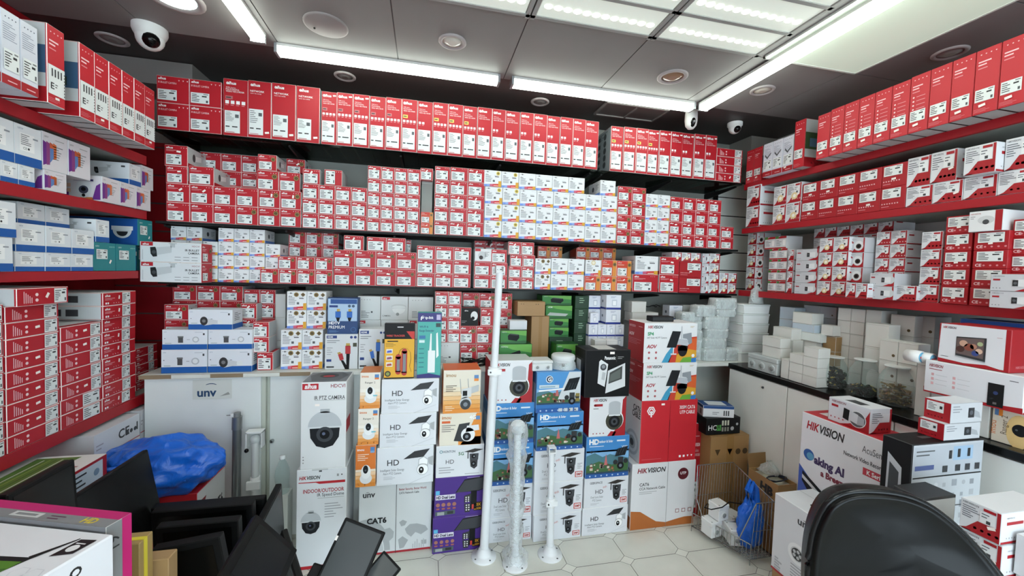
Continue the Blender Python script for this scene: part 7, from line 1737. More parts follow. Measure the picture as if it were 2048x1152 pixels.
def bag(name, c, s, label, seed, amp=.18, handles=False, knot=None, n=44, m=26, flat=.0):
    """a filled thin plastic bag: lumpy body with sharp creases"""
    rr = random.Random(seed); F_ = [(Vector((rr.uniform(-1, 1), rr.uniform(-1, 1), rr.uniform(-1, 1))).normalized(), rr.uniform(2, 5), rr.uniform(0, 6.28)) for _ in range(9)]
    b = MB(); L = []
    for j in range(m + 1):
        th = math.pi * j / m
        for i in range(n):
            a_ = 2 * math.pi * i / n; d = Vector((math.sin(th) * math.cos(a_), math.sin(th) * math.sin(a_), math.cos(th))); k = 1.0
            for v, f, ph in F_: k += amp / 4 * (1 - abs(math.sin(f * d.dot(v) * 1.6 + ph)) * 2) * .5
            if knot: 
                kd = Vector(knot).normalized(); dd = d.dot(kd)
                if dd > .55: k += .10 * math.sin(9 * math.atan2(d.cross(kd).x, d.cross(kd).z)) * (dd - .55)
            q = Vector((d.x * s[0], d.y * s[1], d.z * s[2])) * k
            if q.z < -s[2] * .8: q.z = -s[2] * .8
            L.append(q)
    b.add(L, [(j * n + i, (j + 1) * n + i, (j + 1) * n + (i + 1) % n, j * n + (i + 1) % n) for j in range(m) for i in range(n)], Mbag(), True)
    if not handles and not knot: return tag(b.build(name, None, (c[0], c[1], c[2] + s[2] * .8)), label, 'bag')
    e = empty(name, (c[0], c[1], c[2] + s[2] * .8), 0, label, 'bag'); b.build('bag_body', e)
    h = MB()
    if handles:
        for y in (-.01, .012): h.tube([(-s[0] * .25, y, s[2] * .8), (-s[0] * .32, y, s[2] * 1.25), (-s[0] * .05, y, s[2] * 1.6), (s[0] * .25, y, s[2] * 1.35), (s[0] * .3, y, s[2] * .8)], [.016, .010, .007, .010, .018], Mbag(), 8)
        h.build('handle', e)
    if knot:
        k = Vector(knot); 
        for q in range(5): h.tube([k * .85 + Vector((.02 * q - .04, 0, .01 * (q % 2))), k * 1.08 + Vector((.01 * q - .02, -.006, .0)), k * 1.0 + Vector((.05 * (q - 2), -.01, -.015 * q)), k * .9 + Vector((.09 * (q - 2), .0, -.02 * q + .01))], [.006, .010, .006, .003], Mbag(), 7)
        h.build('knot', e)
    return e
def Mbag():
    if 'bag_blue' in _m: return _m['bag_blue']
    m = M('#1467d8', .28); nt = m.node_tree; b = nt.nodes['Principled BSDF']
    tc = nt.nodes.new('ShaderNodeTexCoord'); n = nt.nodes.new('ShaderNodeTexNoise'); n.inputs['Scale'].default_value = 14; n.inputs['Detail'].default_value = 3; n.inputs['Distortion'].default_value = 1.2
    bp = nt.nodes.new('ShaderNodeBump'); bp.inputs['Strength'].default_value = .55; bp.inputs['Distance'].default_value = .02
    nt.links.new(tc.outputs['Object'], n.inputs['Vector']); nt.links.new(n.outputs['Fac'], bp.inputs['Height']); nt.links.new(bp.outputs[0], b.inputs['Normal'])
    b.inputs['Subsurface Weight'].default_value = .0; _m['bag_blue'] = m; return m
p = at(1512, 1062, z=.15); bag('plastic_bag', (1.672, 1.675, .036), (.072, .055, .145), 'blue plastic carrier bag with handles in the wire basket', 11, .3, True)
# carton with cables behind the basket
xh = 1.765; y0, y1 = wyy(1497, xh, .4), wyy(1556, xh, .4); ztp = height('R', 952, (y0 + y1) / 2, xh - XR)
sup = base_box(abs(y0 - y1), .115, ztp - .145, 'brown', '#7d6039', .002); put(sup.protos('brown_carton'), (xh + .06, (y0 + y1) / 2, .001), -math.pi / 2, 'brown carton on the floor under the open cable carton', 'box')
e = empty('open_carton', (xh + .06, (y0 + y1) / 2, ztp - .142), -math.pi / 2, 'open brown carton marked HB with cables, behind the wire basket', 'box'); w = abs(y0 - y1); hh = .14
b = MB(); t_ = .003
for q in ((-w / 2, w / 2, -.057, -.054, 0, hh), (-w / 2, w / 2, .054, .057, 0, hh), (-w / 2, -w / 2 + t_, -.054, .054, 0, hh), (w / 2 - t_, w / 2, -.054, .054, 0, hh), (-w / 2, w / 2, -.057, .057, 0, t_)): b.box(*q, 'brown')
a = Art(w, .114, hh, b); a.text('F', 'HB', .42, .5, hh * .3, 'ink', bold=.06, rot=-4); b.build('body', e)
b = MB(); b.add([(-w / 2, -.057, hh), (-w / 2, .057, hh), (-w / 2 - .012, .06, hh + .075), (-w / 2 - .012, -.06, hh + .075)], [(0, 1, 2, 3)], '#8a6a42'); b.build('flap', e)
b = MB(); b.box(-w / 2 + .004, w / 2 - .004, -.052, .052, hh - .03, hh - .02, '#cfcbb9'); b.build('liner', e)
t = MB(); 
for k in range(5): t.tube([(.05 * math.cos(i * .7) * (1 + .05 * k), .028 * math.sin(i * .7) - .003 * k, .003 * k + .002 * math.sin(i * 2)) for i in range(10)], .0022, ('#14203a', 'black', '#1c2c50', 'black', '#14203a')[k], 6)
o = t.build('cable_bundle', None, (xh + .06, (y0 + y1) / 2 - .02, ztp - .012)); tag(o, 'dark blue cables spilling over the open HB carton', 'cables')
bb = MB(); r_ = random.Random(2); n = 16; L = []
for j, (zz, rr) in enumerate(((0, .03), (.01, .05), (.03, .04), (.05, .02), (.065, .012))):
    for i in range(n): a_ = 2 * math.pi * i / n; k_ = rr * (1 + r_.uniform(-.2, .2)); L.append((k_ * math.cos(a_), k_ * math.sin(a_), zz + r_.uniform(-.005, .005)))
bb.add(L, [(j * n + i, j * n + (i + 1) % n, (j + 1) * n + (i + 1) % n, (j + 1) * n + i) for j in range(4) for i in range(n)], Mclear('plastic_film', '#eef3f3', .75, .15, .6, 60), True)
o = bb.build('clear_bag', None, (xh + .08, (y0 + y1) / 2 + .04, ztp - .01)); tag(o, 'crumpled clear plastic bag in the open HB carton', 'bag')
# cable carton and recorder carton before the right cabinets
@S('unvreel')
def s_unvreel(w, d, h):
    a = base_box(w, d, h, '#d7d9dd', '#e6e8e8', ch=.002)
    for f in 'FLR': a.rect(f, .003, .002, .997, .03, '#a01a28')
    a.text('F', 'unv', .34, .80, w * .09, '#3a3d42', bold=.03); a.circ('F', .44, .87, w * .04, '#3a3d42', 1, 14, a0=30, a1=150, ry=w * .015)
    a.circ('F', .36, .42, w * .13, '#e9ebec', 1, 24); a.circ('F', .36, .42, w * .09, '#c9ccce', 2, 24); a.circ('F', .36, .42, w * .075, '#2a2c2f', 3, 20); 
    for k in range(5): t_ = k * 1.256; a.circ('F', .36 + .045 * math.cos(t_), .42 + .04 * math.sin(t_) * w / h, w * .022, '#b9bcbe', 4, 8)
    a.lines('F', .28, .06, .5, .28, 6, '#9a9da1'); a.lines('F', .05, .03, .16, .2, 5, '#a9acb2', 1, .7)
    a.rect('T', .35, .3, .8, .42, '#101112', 2); a.circ('T', .35, .36, .012, '#101112', 2, 12); a.circ('T', .8, .36, .012, '#101112', 2, 12); a.rect('T', .02, .62, .98, .63, '#9a9da2', 1); return a
X = 1.50; y0 = 1.384; y1 = 1.06
sup = base_box(.32, .19, .169, 'brown', '#7d6039', .002); put(sup.protos('brown_carton'), (X + .10, 1.222, .001), -math.pi / 2, 'brown carton on the floor under the cable reel carton', 'box')
put(s_unvreel(y0 - y1, .2, .332).protos('cable_carton'), (X + .1, (y0 + y1) / 2, .171), -math.pi / 2, 'white cable reel carton with round reel hole, left of the office chair', 'box')
@S('nvrbig')
def s_nvrbig(w, d, h):
    a = base_box(w, d, h, '#e1e3e8', '#eceeee', ch=.002)
    hikv(a, 'F', .07, .84, h * .085, w * .46, '#b01c28', res=2)
    a.circ('F', .12, .56, h * .06, '#2a5aa0', 1, 20); a.circ('F', .14, .55, h * .04, '#5a9ac0', 2, 16); a.text('F', 'aking AI', .19, .50, h * .08, '#3a2a5a', bold=.05, res=2, maxw=w * .36); a.text('F', 'a Breeze', .28, .40, h * .06, '#7a2a3a', bold=.05, maxw=w * .3)
    a.text('F', 'AcuSense', .97, .83, h * .065, '#55585e', 'r', maxw=w * .25); a.text('F', 'Network Video Recorder', .97, .73, h * .04, '#3a3d42', 'r', bold=.02, maxw=w * .44); a.rect('F', .74, .62, .99, .69, '#c03a4a'); a.text('F', 'K Series', .96, .635, h * .04, 'wht2', 'r', bold=.03, l=2, maxw=w * .18)
    a.poly('F', [(.0, .42), (.3, .2), (.3, .0), (.0, .0)], '#3a5ab0'); a.poly('F', [(.05, .36), (.62, .1), (.62, .0), (.2, .1), (.05, .25)], '#1d1f23', 2); a.poly('F', [(.05, .32), (.62, .06), (.62, .03), (.05, .28)], '#c9ccd0', 3)
    for u, v in ((.78, .45), (.92, .42), (.78, .27), (.92, .25)): a.circ('F', u, v, h * .045, '#d98a90', 1, 16); a.circ('F', u, v, h * .03, '#e9d9db', 2, 14)
    a.rect('T', .01, .01, .99, .99, '#c22c38'); a.rect('T', .1, .3, .3, .7, '#e9e2e3', 2); return a
X = 1.712; y0 = wyy(1604, X, .8); y1 = wyy(1784, X, .8); zt = height('R', 848, (y0 + y1) / 2, X - XR); zt = height('R', 822, y0, X - XR)
sup = base_box(y0 - y1, .16, .40, '#c9cbc6'); put(sup.protos('plain_carton'), (X + .09, (y0 + y1) / 2, .001), -math.pi / 2, 'plain white carton under the large network video recorder carton', 'box')
put(s_nvrbig(y0 - y1, .17, zt - .405).protos('recorder_carton'), (X + .086, (y0 + y1) / 2, .404), -math.pi / 2, 'large white and red network video recorder carton before the right cabinets', 'box')
@S('hikbul')
def s_hikbul(w, d, h):
    a = base_box(w, d, h, '#d9dbe2', '#c9ccd4', ch=.0016)
    a.text('F', 'HIKVISION', .08, .85, h * .09, '#9a7078', bold=.03, sh=.2, maxw=w * .36); a.rect('F', .08, .66, .25, .76, 'hred'); a.poly('F', [(.3, .0), (.99, .0), (.99, .9), (.85, .4), (.5, .12)], 'hred'); icons(a, 'F', .06, .16, 4, h * .07, w * .1, '#b55a62', 'c')
    a.circ('F', .72, .42, h * .34, '#e6e8ea', 3, 22); a.circ('F', .72, .42, h * .31, '#55585c', 4, 22); a.poly('F', [(.38, .3), (.52, .24), (.54, .7), (.4, .74)], '#17181a', 6); a.poly('F', [(.52, .3), (.72, .22), (.74, .62), (.54, .7)], '#cfd3d8', 5); a.poly('F', [(.72, .2), (.88, .24), (.88, .52), (.74, .6)], '#a9aeb4', 5)
    for f in 'LR': hikdiag(a, f, 1); a.lines(f, .08, .4, .6, .85, 6, '#55585e', 2); a.rect(f, .55, .5, .9, .8, '#e3e5ea', 2); icons(a, f, .4, .12, 4, h * .07, d * .13, '#e3b9bd', 'c')
    a.rect('T', .01, .01, .99, .99, '#e3e5ea'); a.poly('T', [(.3, .2), (.7, .15), (.75, .5), (.35, .6)], '#3a3d40', 2); return a
yb0 = wyy(1655, 1.73, zt); yb1 = wyy(1738, 1.73, zt); hb = height('R', 806, (yb0 + yb1) / 2, 1.73 - XR) - zt
put(s_hikbul(yb0 - yb1, .11, hb).protos('camera_carton'), (1.73 + .056, (yb0 + yb1) / 2, zt + .001), -math.pi / 2, 'white and red bullet camera carton on the large recorder carton', 'box')
@S('interc')
def s_interc(w, d, h):
    a = base_box(w, d, h, '#151517', '#2a2a2c', ch=.002)
    a.rect('F', .01, .01, .99, .99, '#bfc4ca'); a.rect('F', .02, .66, .98, .97, '#b3b9c2', 2); a.rect('F', .02, .635, .98, .65, '#1d1f22', 3); a.lines('F', .05, .86, .4, .94, 2, '#55585c', 3); a.rect('F', .04, .72, .3, .77, '#4a5a90', 3); a.rect('F', .56, .8, .84, .95, '#9ab5cf', 3)
    for u, v in ((.5, .86), (.62, .87), (.76, .87)): a.rect('F', u, v - .04, u + .04, v + .05, '#22252a', 4)
    for u in (.42, .6, .74, .88): a.rect('F', u, .68, u + .07, .75, '#2c2f35', 4)
    r_ = random.Random(4)
    for i in range(7):
        for j in range(5):
            u, v = .05 + .13 * i, .52 - .12 * j; c = r_.choice(('#a9adb3', '#8d9198', '#999ea6', '#d0d3d8')); s = r_.uniform(.04, .09)
            (a.rect('F', u, v, u + s, v + s, c, 2) if r_.random() < .7 else a.circ('F', u + .04, v + .03, .008, c, 2, 10))
    for v in (.33, .18): a.rect('F', .02, v, .45, v + .008, '#2a2c30', 3)
    a.rect('F', .6, .3, .97, .31, '#2a2c30', 3)
    a.poly('L', [(.2, .12), (.75, .04), (.7, .72), (.22, .84)], '#b9bcc2', 2); a.poly('L', [(.28, .4), (.62, .36), (.62, .66), (.3, .74)], '#3a3d42', 3); a.rect('T', .3, .4, .7, .6, '#4a4a4c', 2); return a
zi = wz(889, 1.535, .93)
sup = base_box(.26, .12, .60, 'brown', '#7d6039', .002); put(sup.protos('brown_carton'), (1.72, .995, .001), 0, 'brown carton under the black and grey intercom carton', 'box')
put(s_interc(.315, .085, zi - .603).protos('intercom_carton'), (1.5275 + .1575, .93 + .0425, .602), 0, 'black and grey intercom carton with many small product drawings', 'box')
@S('hikgrey')
def s_hikgrey(w, d, h):
    a = base_box(w, d, h, '#c5c8cd', '#b5b8bd'); a.lines('F', .06, .5, .45, .9, 3, '#8d9197'); a.rect('F', .55, .25, .74, .75, '#2d3035', 1); a.circ('F', .64, .5, h * .12, '#5a5e66', 2); a.poly('F', [(.74, .3), (.95, .2), (.9, .5), (.74, .65)], '#a5a9af', 1)
    a.rect('L', .005, .005, .995, .995, 'hred'); p = a.part('label_sticker'); p.rect('L', .1, .42, .75, .92, 'lab', 1); p.lines('L', .16, .5, .5, .86, 5, 'ink', 2); p.rect('L', .6, .6, .7, .75, 'ink', 2); icons(a, 'L', .15, .15, 5, h * .06, d * .13, '#d98a90', 'c'); a.rect('T', .01, .01, .99, .99, '#d9dbe0'); return a
for k, (pl, pr2, yt, l) in enumerate(((1887, 1959, 849, 'lower'), (1900, 1963, 808, 'upper'))):
    Yk = .935; z0 = zi + .001 if k == 0 else zt2 + .001; a0, a1 = wx(pl, Yk, z0), wx(pr2, Yk, z0); zt2 = wz(yt, a0, Yk)
    put(s_hikgrey(a1 - a0, .07, zt2 - z0).protos('camera_carton'), ((a0 + a1) / 2, Yk + .035, z0), 0, 'grey and red camera carton on the intercom carton, %s of two' % l, 'box')
# cartons at the lower right corner
sup = base_box(.22, .20, .61, 'brown', '#7d6039', .002); put(sup.protos('brown_carton'), (1.52, .67, .001), 0, 'brown carton at the lower right corner under camera boxes', 'box')
b0 = .614
for k, (x0, x1, ya, yb, z0, z1, l) in enumerate(((1.415, 1.60, .664, .742, b0, .698, 'lowest in the corner pile'), (1.405, 1.60, .662, .740, .699, .783, 'second in the corner pile by the chair'), (1.40, 1.595, .665, .741, .784, .864, 'topmost in the corner pile by the chair'))):
    pr = s_hikw(yb - ya, x1 - x0, z1 - z0 - .001).protos('two_tone_camera_box'); put(pr, ((x0 + x1) / 2, (ya + yb) / 2, z0), -math.pi / 2, 'red and white camera box, ' + l, 'box', 'red and white boxes in the lower right corner')
for k, (x0, ya, z0, h, l) in enumerate(((1.45, .60, b0, .10, 'lower'), (1.44, .60, b0 + .101, .10, 'upper'))):
    put(s_plain(.14, .055, h, col='#dadcdf').protos('plain_carton'), (x0 + .07, ya + .03, z0), 0, 'white carton at the right frame edge near the chair, ' + l, 'box')
sup = base_box(.13, .075, .80, '#2a2b2d', '#3a3a3c'); sup.rect('F', .02, .8, .98, .99, '#c9cbc9'); put(sup.protos('black_carton'), (1.49, .872, .001), 0, 'tall black carton between the intercom carton and the corner boxes', 'box')
# office chair
e = empty('office_chair', (1.0, .42, 0), 0, 'black leather office chair seen from behind at lower right', 'chair')
off = Vector((1.0, .42, 0))
pts = [(1613, 1200, .68), (1614, 1140, .68), (1619, 1090, .68), (1630, 1045, .675), (1653, 1004, .665), (1690, 984, .655), (1740, 981, .64), (1798, 988, .62), (1850, 1008, .60), (1900, 1045, .58), (1950, 1095, .56), (1992, 1145, .54), (2030, 1200, .52)]
P = [at(a_, b_, y=c_) - off for a_, b_, c_ in pts]
lo = [P[0] + Vector((.02, .0, -.18)), P[-1] + Vector((-.10, .02, -.18))]
def smooth_ring(Q, k=4):
    out = []
    for i in range(len(Q) - 1):
        a_, b_, c_, d_ = Q[max(i - 1, 0)], Q[i], Q[i + 1], Q[min(i + 2, len(Q) - 1)]
        for j in range(k): t_ = j / k; out.append(.5 * ((2 * b_) + (c_ - a_) * t_ + (2 * a_ - 5 * b_ + 4 * c_ - d_) * t_ ** 2 + (3 * b_ - a_ - 3 * c_ + d_) * t_ ** 3))
    return out + [Q[-1]]
ring = smooth_ring(P) + [P[-1] + Vector((.01, .0, -.1)), lo[1], lo[0]]
cen = sum(ring, Vector()) / len(ring)
b = MB(); L = []; n = len(ring); lk = M('#060708', .32)
nrm = Vector((-.5, -1.0, .05)).normalized()
for f, dpt in ((1.0, 0), (.985, .014), (.95, .021), (.9, .018), (.7, .014), (.45, .014), (.2, .014)):
    for q in ring: L.append(cen + (q - cen) * f + nrm * dpt)
m_ = 7
b.add(L, [(j * n + i, j * n + (i + 1) % n, (j + 1) * n + (i + 1) % n, (j + 1) * n + i) for j in range(m_ - 1) for i in range(n)] + [tuple(range(6 * n, 7 * n))], lk, True)
L = []
for f, dpt in ((1.0, 0), (.99, -.03), (.95, -.045), (.6, -.05), (.0, -.05)):
    for q in ring: L.append(cen + (q - cen) * f + nrm * dpt)
b.add(L, [(j * n + i, (j + 1) * n + i, (j + 1) * n + (i + 1) % n, j * n + (i + 1) % n) for j in range(4) for i in range(n)], lk, True)
o = b.build('backrest', e)
t = MB(); t.tube([cen + (q - cen) * 1.0 + nrm * .004 for q in ring[:-2]], .007, M('#1a1b1c', .2), 10); t.build('piping', o)
t = MB(); t.box(-.22, .24, -.12, .25, .42, .50, lk, .03); t.build('seat', e)
t = MB(); t.tube([cen + Vector((0, .03, -.1)), (0.03, .2, .42), (0, .1, .41)], .02, 'dgrey', 8); t.build('back_support', e)
t = MB(); t.lathe([(.028, .1), (.028, .3), (.018, .3), (.018, .42)], 'dgrey', c=(0, .05, 0), n=16); t.build('stem', e)
for k in range(5):
    a_ = k * 2 * math.pi / 5 + .3; t = MB(); t.tube([(0, .05, .12), (.26 * math.cos(a_), .05 + .26 * math.sin(a_), .07)], [.022, .014], '#1c1d1e', 8); o = t.build('leg', e)
    t = MB(); t.lathe([(.027, -.012), (.027, .012)], '#1c1d1e', c=(.26 * math.cos(a_), .05 + .26 * math.sin(a_), .028), n=14, axis=1); t.build('caster', o)
# ------------------------------------------------------------------ under the lowest left shelf
g = 'white cartons under the lowest left shelf'
@S('cebox')
def s_cebox(w, d, h):
    a = base_box(w, d, h, '#d3d5da', '#c2c5cb'); a.text('F', 'CE', .5, .35, h * .36, 'ink', bold=.02); icons(a, 'F', .66, .35, 3, h * .3, h * .45, '#3a3d42', 'c'); a.rect('F', .92, .35, .95, .7, 'ink'); a.lines('F', .04, .3, .24, .6, 2, '#a9a4aa'); a.rect('F', .005, .0, .995, .04, '#b5404a'); return a
z = .001
z1 = blk('L', z, 150, 300, 0, 2, 1, 'redcat', 'red CAT6 cable carton', 'on the floor below the lowest left shelf', 'red cable cartons under the left shelf', off=-.04, d=.28, z1=.40, name='cable_carton')
zt = height('L', 846, span('L', 240, .7, -.04), -.04)
blk('L', z1 + .001, 190, 281, 0, 1, 3, 'cebox', 'white carton with CE marks', 'nearer stack under lowest left shelf', g, off=-.04, d=.28, z1=min(zt, .728), name='white_carton')
blk('L', z1 + .001, 282, 310, 0, 1, 3, 'cebox', 'white carton end', 'stack beside the white cabinet', g, off=-.03, d=.2, z1=.72, name='white_carton')
@S('greentop')
def s_greentop(w, d, h):
    a = base_box(w, d, h, 'hred', 'hred'); a.rect('T', .0, .0, 1, 1, '#dfe1e0'); a.poly('T', [(.05, .3), (.95, .25), (.95, .75), (.05, .7)], '#5a7a3a', 2)
    for i in range(5): a.rect('T', .1, .34 + .07 * i, .9, .355 + .07 * i, ('#8aa04a', '#c9d0c0', '#3a5a2a')[i % 3], 3)
    a.text('T', 'HIKVISION', .3, .08, w * .06, '#a02a34', bold=.02, l=3); p = a.part('label_sticker'); p.rect('F', .5, .08, .93, .92, '#c9d8e6', 1); p.lines('F', .53, .2, .72, .85, 4, 'ink', 2); p.circ('F', .84, .6, h * .12, '#7d96b0', 2)
    a.rect('L', .005, .005, .995, .995, '#b5b8bc'); a.text('L', 'HIKVISION', .3, .4, h * .3, '#8c1a26', bold=.04, sh=.25, l=2, maxw=d * .5); a.circ('L', .12, .4, h * .1, 'ink', 2); return a
X = -1.13; zg0, zg1 = .60, .705; y1 = wyy(214, X, .65); y0 = wyy(45, X, .65)
sup = base_box(y1 - y0, .22, zg0 - .002, 'hred', 'hred'); sup.lines('F', .55, .7, .8, .9, 3, '#e6c9cb'); put(sup.protos('recorder_carton'), (X - .13, (y0 + y1) / 2, .001), math.pi / 2, 'red carton on the floor under the green-topped recorder carton', 'box')
put(s_greentop(y1 - y0, .26, zg1 - zg0).protos('recorder_carton'), (X - .13, (y0 + y1) / 2, zg0), math.pi / 2, 'red recorder carton with green picture on its top, left of the blue bag', 'box')
# cable carton and blue bag
@S('cat305')
def s_cat305(w, d, h):
    a = base_box(w, d, h, '#b81f2a', '#d9505a'); a.text('F', 'UTP CABLE', .55, .80, h * .1, '#f0dcdc', bold=.03, maxw=w * .4); a.rect('R', .005, .005, .995, .995, '#d5d7d8'); a.text('R', '305m CAT6', .12, .62, h * .1, 'ink', bold=.03, maxw=d * .8, l=2, rot=6); a.text('R', 'UTP CABLE', .12, .48, h * .1, 'ink', bold=.03, maxw=d * .8, l=2, rot=6); a.poly('R', [(.0, .62), (.3, .9), (.0, .9)], '#8a1018', 2); return a
put(s_cat305(.22, .235, .46).protos('cable_carton'), (-.905 - .11, 1.84 + .118, .001), 0, 'red and white 305m CAT6 cable carton under the blue bag', 'box')
bag('plastic_bag', (-1.06, 1.90, .462), (.235, .15, .125), 'large knotted blue plastic bag on the cable carton', 5, .22, knot=(-.05, -.11, .05), n=72, m=44)
# ------------------------------------------------------------------ flat televisions piled at lower left
def panel_(A, B, C, t, label, name='flat_television', scr=True, bez=.012, col='#0c0d0e', glass='#0e0f10', group='black televisions piled at lower left', feet=False, tag_=None):
    A, B, C = Vector(A), Vector(B), Vector(C); u = B - A; v = C - A; W_ = u.length; u.normalize(); v = v - u * v.dot(u); H_ = v.length; v.normalize(); n = u.cross(v); 
    if n.dot(Vector((0, 0, HC)) - A) < 0: n = -n
    mt = Matrix((( u.x, v.x, n.x), (u.y, v.y, n.y), (u.z, v.z, n.z))).to_4x4(); 
    e = bpy.data.objects.new(name, None); COL.objects.link(e); e.matrix_world = Matrix.Translation(A) @ mt; tag(e, label, 'television', group)
    b = MB(); b.box(0, W_, 0, H_, -t, 0, M(col, .5), .003); b.build('casing', e)
    if scr: b = MB(); b.box(bez, W_ - bez, bez, H_ - bez, 0, .0012, M(glass, .22)); b.build('screen', e)
    b = MB(); b.box(W_ * .15, W_ * .85, H_ * .25, H_ * .8, -t - .012, -t, M(col, .5), .003); b.build('back_cover', e)
    if tag_: b = MB(); b.box(*tag_, .0012, .0018, 'tag'); b.build('price_tag', e)
    return e
_B = at(296, 898, z=.72); _D = at(330, 1045, y=_B.y); _A = at(121, 1012, z=.72); _A.x = _B.x
panel_(_A, _B, _A + (_D - _B), .018, 'dark flat television tilted against the blue bag', tag_=None, glass='#161718', bez=.006)
_B = at(150, 917, x=-.95)
panel_((-.95, 1.14, _B.z), _B, (-.93, 1.14, _B.z - .4), .025, 'black flat television at the left frame edge', glass='#101112')
XE = wx(541, 1.6, .55)
for k, (yy, xl, xr, py, l) in enumerate(((1.62, 300, 532, 998, 'rearmost'), (1.52, 300, 522, 1008, 'second'), (1.41, 310, 508, 1041, 'third'), (1.29, 300, 492, 1075, 'front'))):
    a0, a1 = wx(xl, yy, .55), min(wx(xr, yy, .55), XE - .03); zt = wz(py, a1, yy)
    panel_((a0, yy, zt - (.0 if k < 3 else .02)), (a1, yy, zt), (a0, yy + .04, zt - .42), .03, 'black flat television standing across, %s of four' % l, glass='#0a0b0b', bez=.02)
_z = wz(966, XE, 1.72)
panel_((XE, 1.72, _z), (XE, 1.36, _z - .06), (XE, 1.70, _z - .4), .022, 'black flat television standing edge-on beside the clear bottle', glass='#131415')
panel_(at(514, 1027, y=1.22), at(440, 1152, y=1.02), at(575, 1150, y=1.15), .02, 'black television frame slanting across the pile', glass='#17181a', bez=.02)
panel_(at(562, 1060, y=1.34), at(600, 1185, y=1.2), at(566, 1170, y=1.32), .018, 'black flat television edge left of the speed dome carton', glass='#5a5e5f')
panel_(at(691, 1034, y=1.52), at(628, 1165, y=1.42), at(726, 1170, y=1.40), .018, 'grey glass panel with a raised corner, before the CAT6 carton', glass='#4c4f50', bez=.010, group='grey glass panels in front of the cartons', tag_=(.06, .075, .0, .008))
panel_(at(768, 1100, y=1.5), at(712, 1165, y=1.44), at(776, 1170, y=1.42), .016, 'smaller grey glass panel corner right of the first', glass='#4c4f50', bez=.008, group='grey glass panels in front of the cartons')
panel_(at(628, 1124, y=1.5), at(608, 1160, y=1.46), at(642, 1165, y=1.44), .016, 'smallest dark glass panel corner below the speed dome carton', glass='#2c2e30', bez=.006, group='grey glass panels in front of the cartons')
# ------------------------------------------------------------------ television cartons at lower left
P0 = at(228, 1068, z=.86); YAW = -math.radians(18)
Wt, Lt, Tt = .46, .30, .10
e = bpy.data.objects.new('television_carton', None); COL.objects.link(e)
e.location = P0; e.rotation_euler = (0, 0, YAW)
tag(e, 'white television carton with green picture at the lower left corner', 'box')
b = MB(); b.box(-Wt, 0, -Lt, 0, -Tt, 0, '#e3e4ea', .003); b.build('carton', e)
class TA(Art):
    def P(s, f, u_, v_, k): return (-s.w + u_ * s.w, -s.h + v_ * s.h, k) if f == 'T' else (k, -s.h + u_ * s.h, -s.d + v_ * s.d)
    def size(s, f): return (s.w, s.h) if f == 'T' else (s.h, s.d)
a = TA(Wt, Tt, Lt); a.poly('T', [(.5, .35), (.80, .52), (.845, .74), (.5, .70)], '#17181a'); a.poly('T', [(.5, .1), (.79, .3), (.83, .70), (.5, .66)], '#4f7f1e', 2); a.poly('T', [(.5, .36), (.81, .56), (.81, .5), (.5, .28)], '#86b040', 3); a.poly('T', [(.5, .2), (.8, .42), (.8, .38), (.5, .14)], '#2f5a12', 3); a.poly('T', [(.5, .52), (.82, .64), (.82, .6), (.5, .46)], '#345f18', 3)
a.poly('T', [(.82, .74), (.895, .93), (.9, .92), (.845, .73)], '#17181a', 2); a.poly('T', [(.895, .76), (.97, .80), (.975, .93), (.905, .92)], '#221a1e', 2); a.circ('T', .935, .84, .010, '#e3e3e6', 3, 12); a.lines('T', .915, .87, .965, .895, 1, '#e3e3e6', 4)
for k in range(5):
    for j in range(3): c_ = (.86 + .03 * k, .22 + .16 * j + .08 * (k % 2)); a.circ('T', c_[0], c_[1], .016, '#d3d4dc', 1, 6); a.circ('T', c_[0], c_[1], .014, '#e3e4ea', 2, 6)
for k in range(14): a.rect('R', .35 + .018 * k, .1, .35 + .018 * k + (.006 if k % 3 else .011), .85, 'ink', 1)
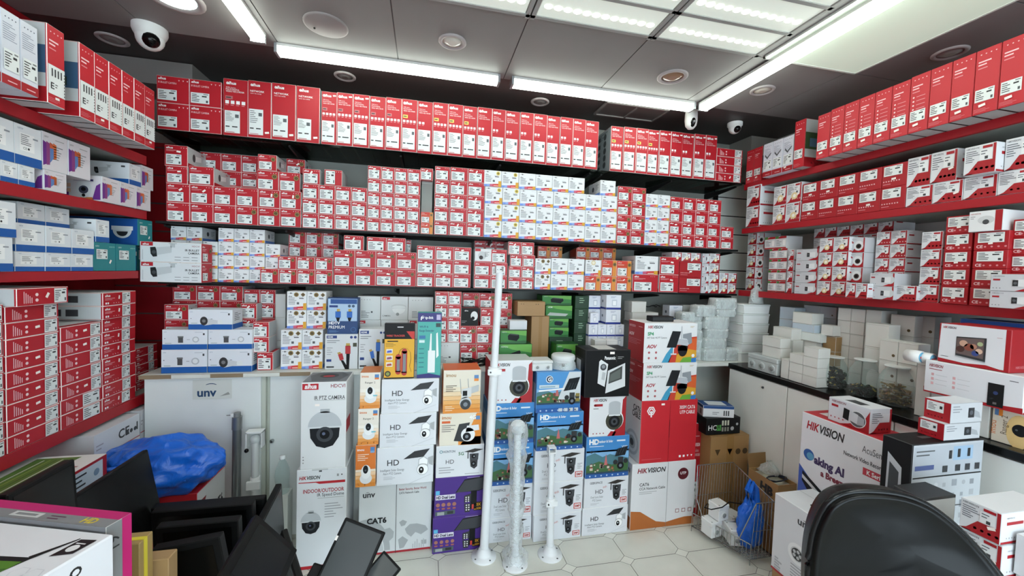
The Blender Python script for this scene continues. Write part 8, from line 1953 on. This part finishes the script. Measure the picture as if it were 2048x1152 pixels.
for k in range(3):
    for j in range(2): a.circ('R', .68 + .10 * j, .22 + .24 * k, .010, 'ink', 1, 10); a.circ('R', .68 + .10 * j, .22 + .24 * k, .006, '#e3e4ea', 2, 8)
a.mb.build('print', e)
a = s_plain(.5, .05, .17, col='#85878a'); a.rect('F', .0, .86, 1.0, 1.0, '#7d8084'); a.rect('T', .0, .5, 1, 1, '#c21a6e'); a.rect('T', 0, 0, 1, .5, '#85878a'); a.rect('R', .62, 0, 1, 1, '#c21a6e'); a.text('R', '19', .5, .68, .024, 'ink', rot=90, l=2)
a.rect('T', .52, .12, .66, .42, '#d3d5d6', 2); a.rect('T', .54, .2, .64, .34, '#85878a', 3); a.text('T', 'HD', .86, .12, .016, '#d9c23a', bold=.03, l=2); a.lines('T', .7, .1, .8, .4, 2, '#5a2a4a', 2)
cs, sn = math.cos(YAW), math.sin(YAW)
def tv(x, y): return (P0.x + x * cs - y * sn, P0.y + x * sn + y * cs)
x_, y_ = tv(-.25 - .025, .030)
put(a.protos('television_carton'), (x_, y_, .868 - .17), YAW, 'grey and magenta 19 inch television carton behind the white one', 'box')
def upright(name, px, py, Y, w, d, label, col, strap=None):
    p = at(px, py, y=Y); b = MB(); b.box(-w, 0, 0, d, 0, p.z, col, .002)
    e = empty(name, (p.x, p.y, 0.001), 0, label, 'box'); b.build('carton', e)
    if strap: s = MB(); s.box(-w - .001, .001, d * .3, d * .3 + .012, 0, p.z + .0012, strap); s.box(-w * .5, -w * .5 + .01, -.0012, d + .001, 0, p.z + .0012, strap); s.build('strap', e)
upright('brown_carton', 279, 1088, 1.12, .22, .05, 'narrow tan carton with a yellow strap beside the magenta carton', '#a98f5a', '#e6d640')
upright('brown_carton', 337, 1118, 1.18, .09, .04, 'small tan carton edge right of the strapped carton', '#a98a60')
x_, y_ = tv(-.23, -.15); b = base_box(.44, .28, .756, 'brown', '#7d6039', .002); put(b.protos('brown_carton'), (x_, y_, .001), YAW, 'brown carton under the white television carton', 'box')
x_, y_ = tv(-.25, .030); b = base_box(.46, .05, .694, 'brown', '#7d6039', .002); put(b.protos('brown_carton'), (x_, y_, .001), YAW, 'brown carton under the magenta television carton', 'box')
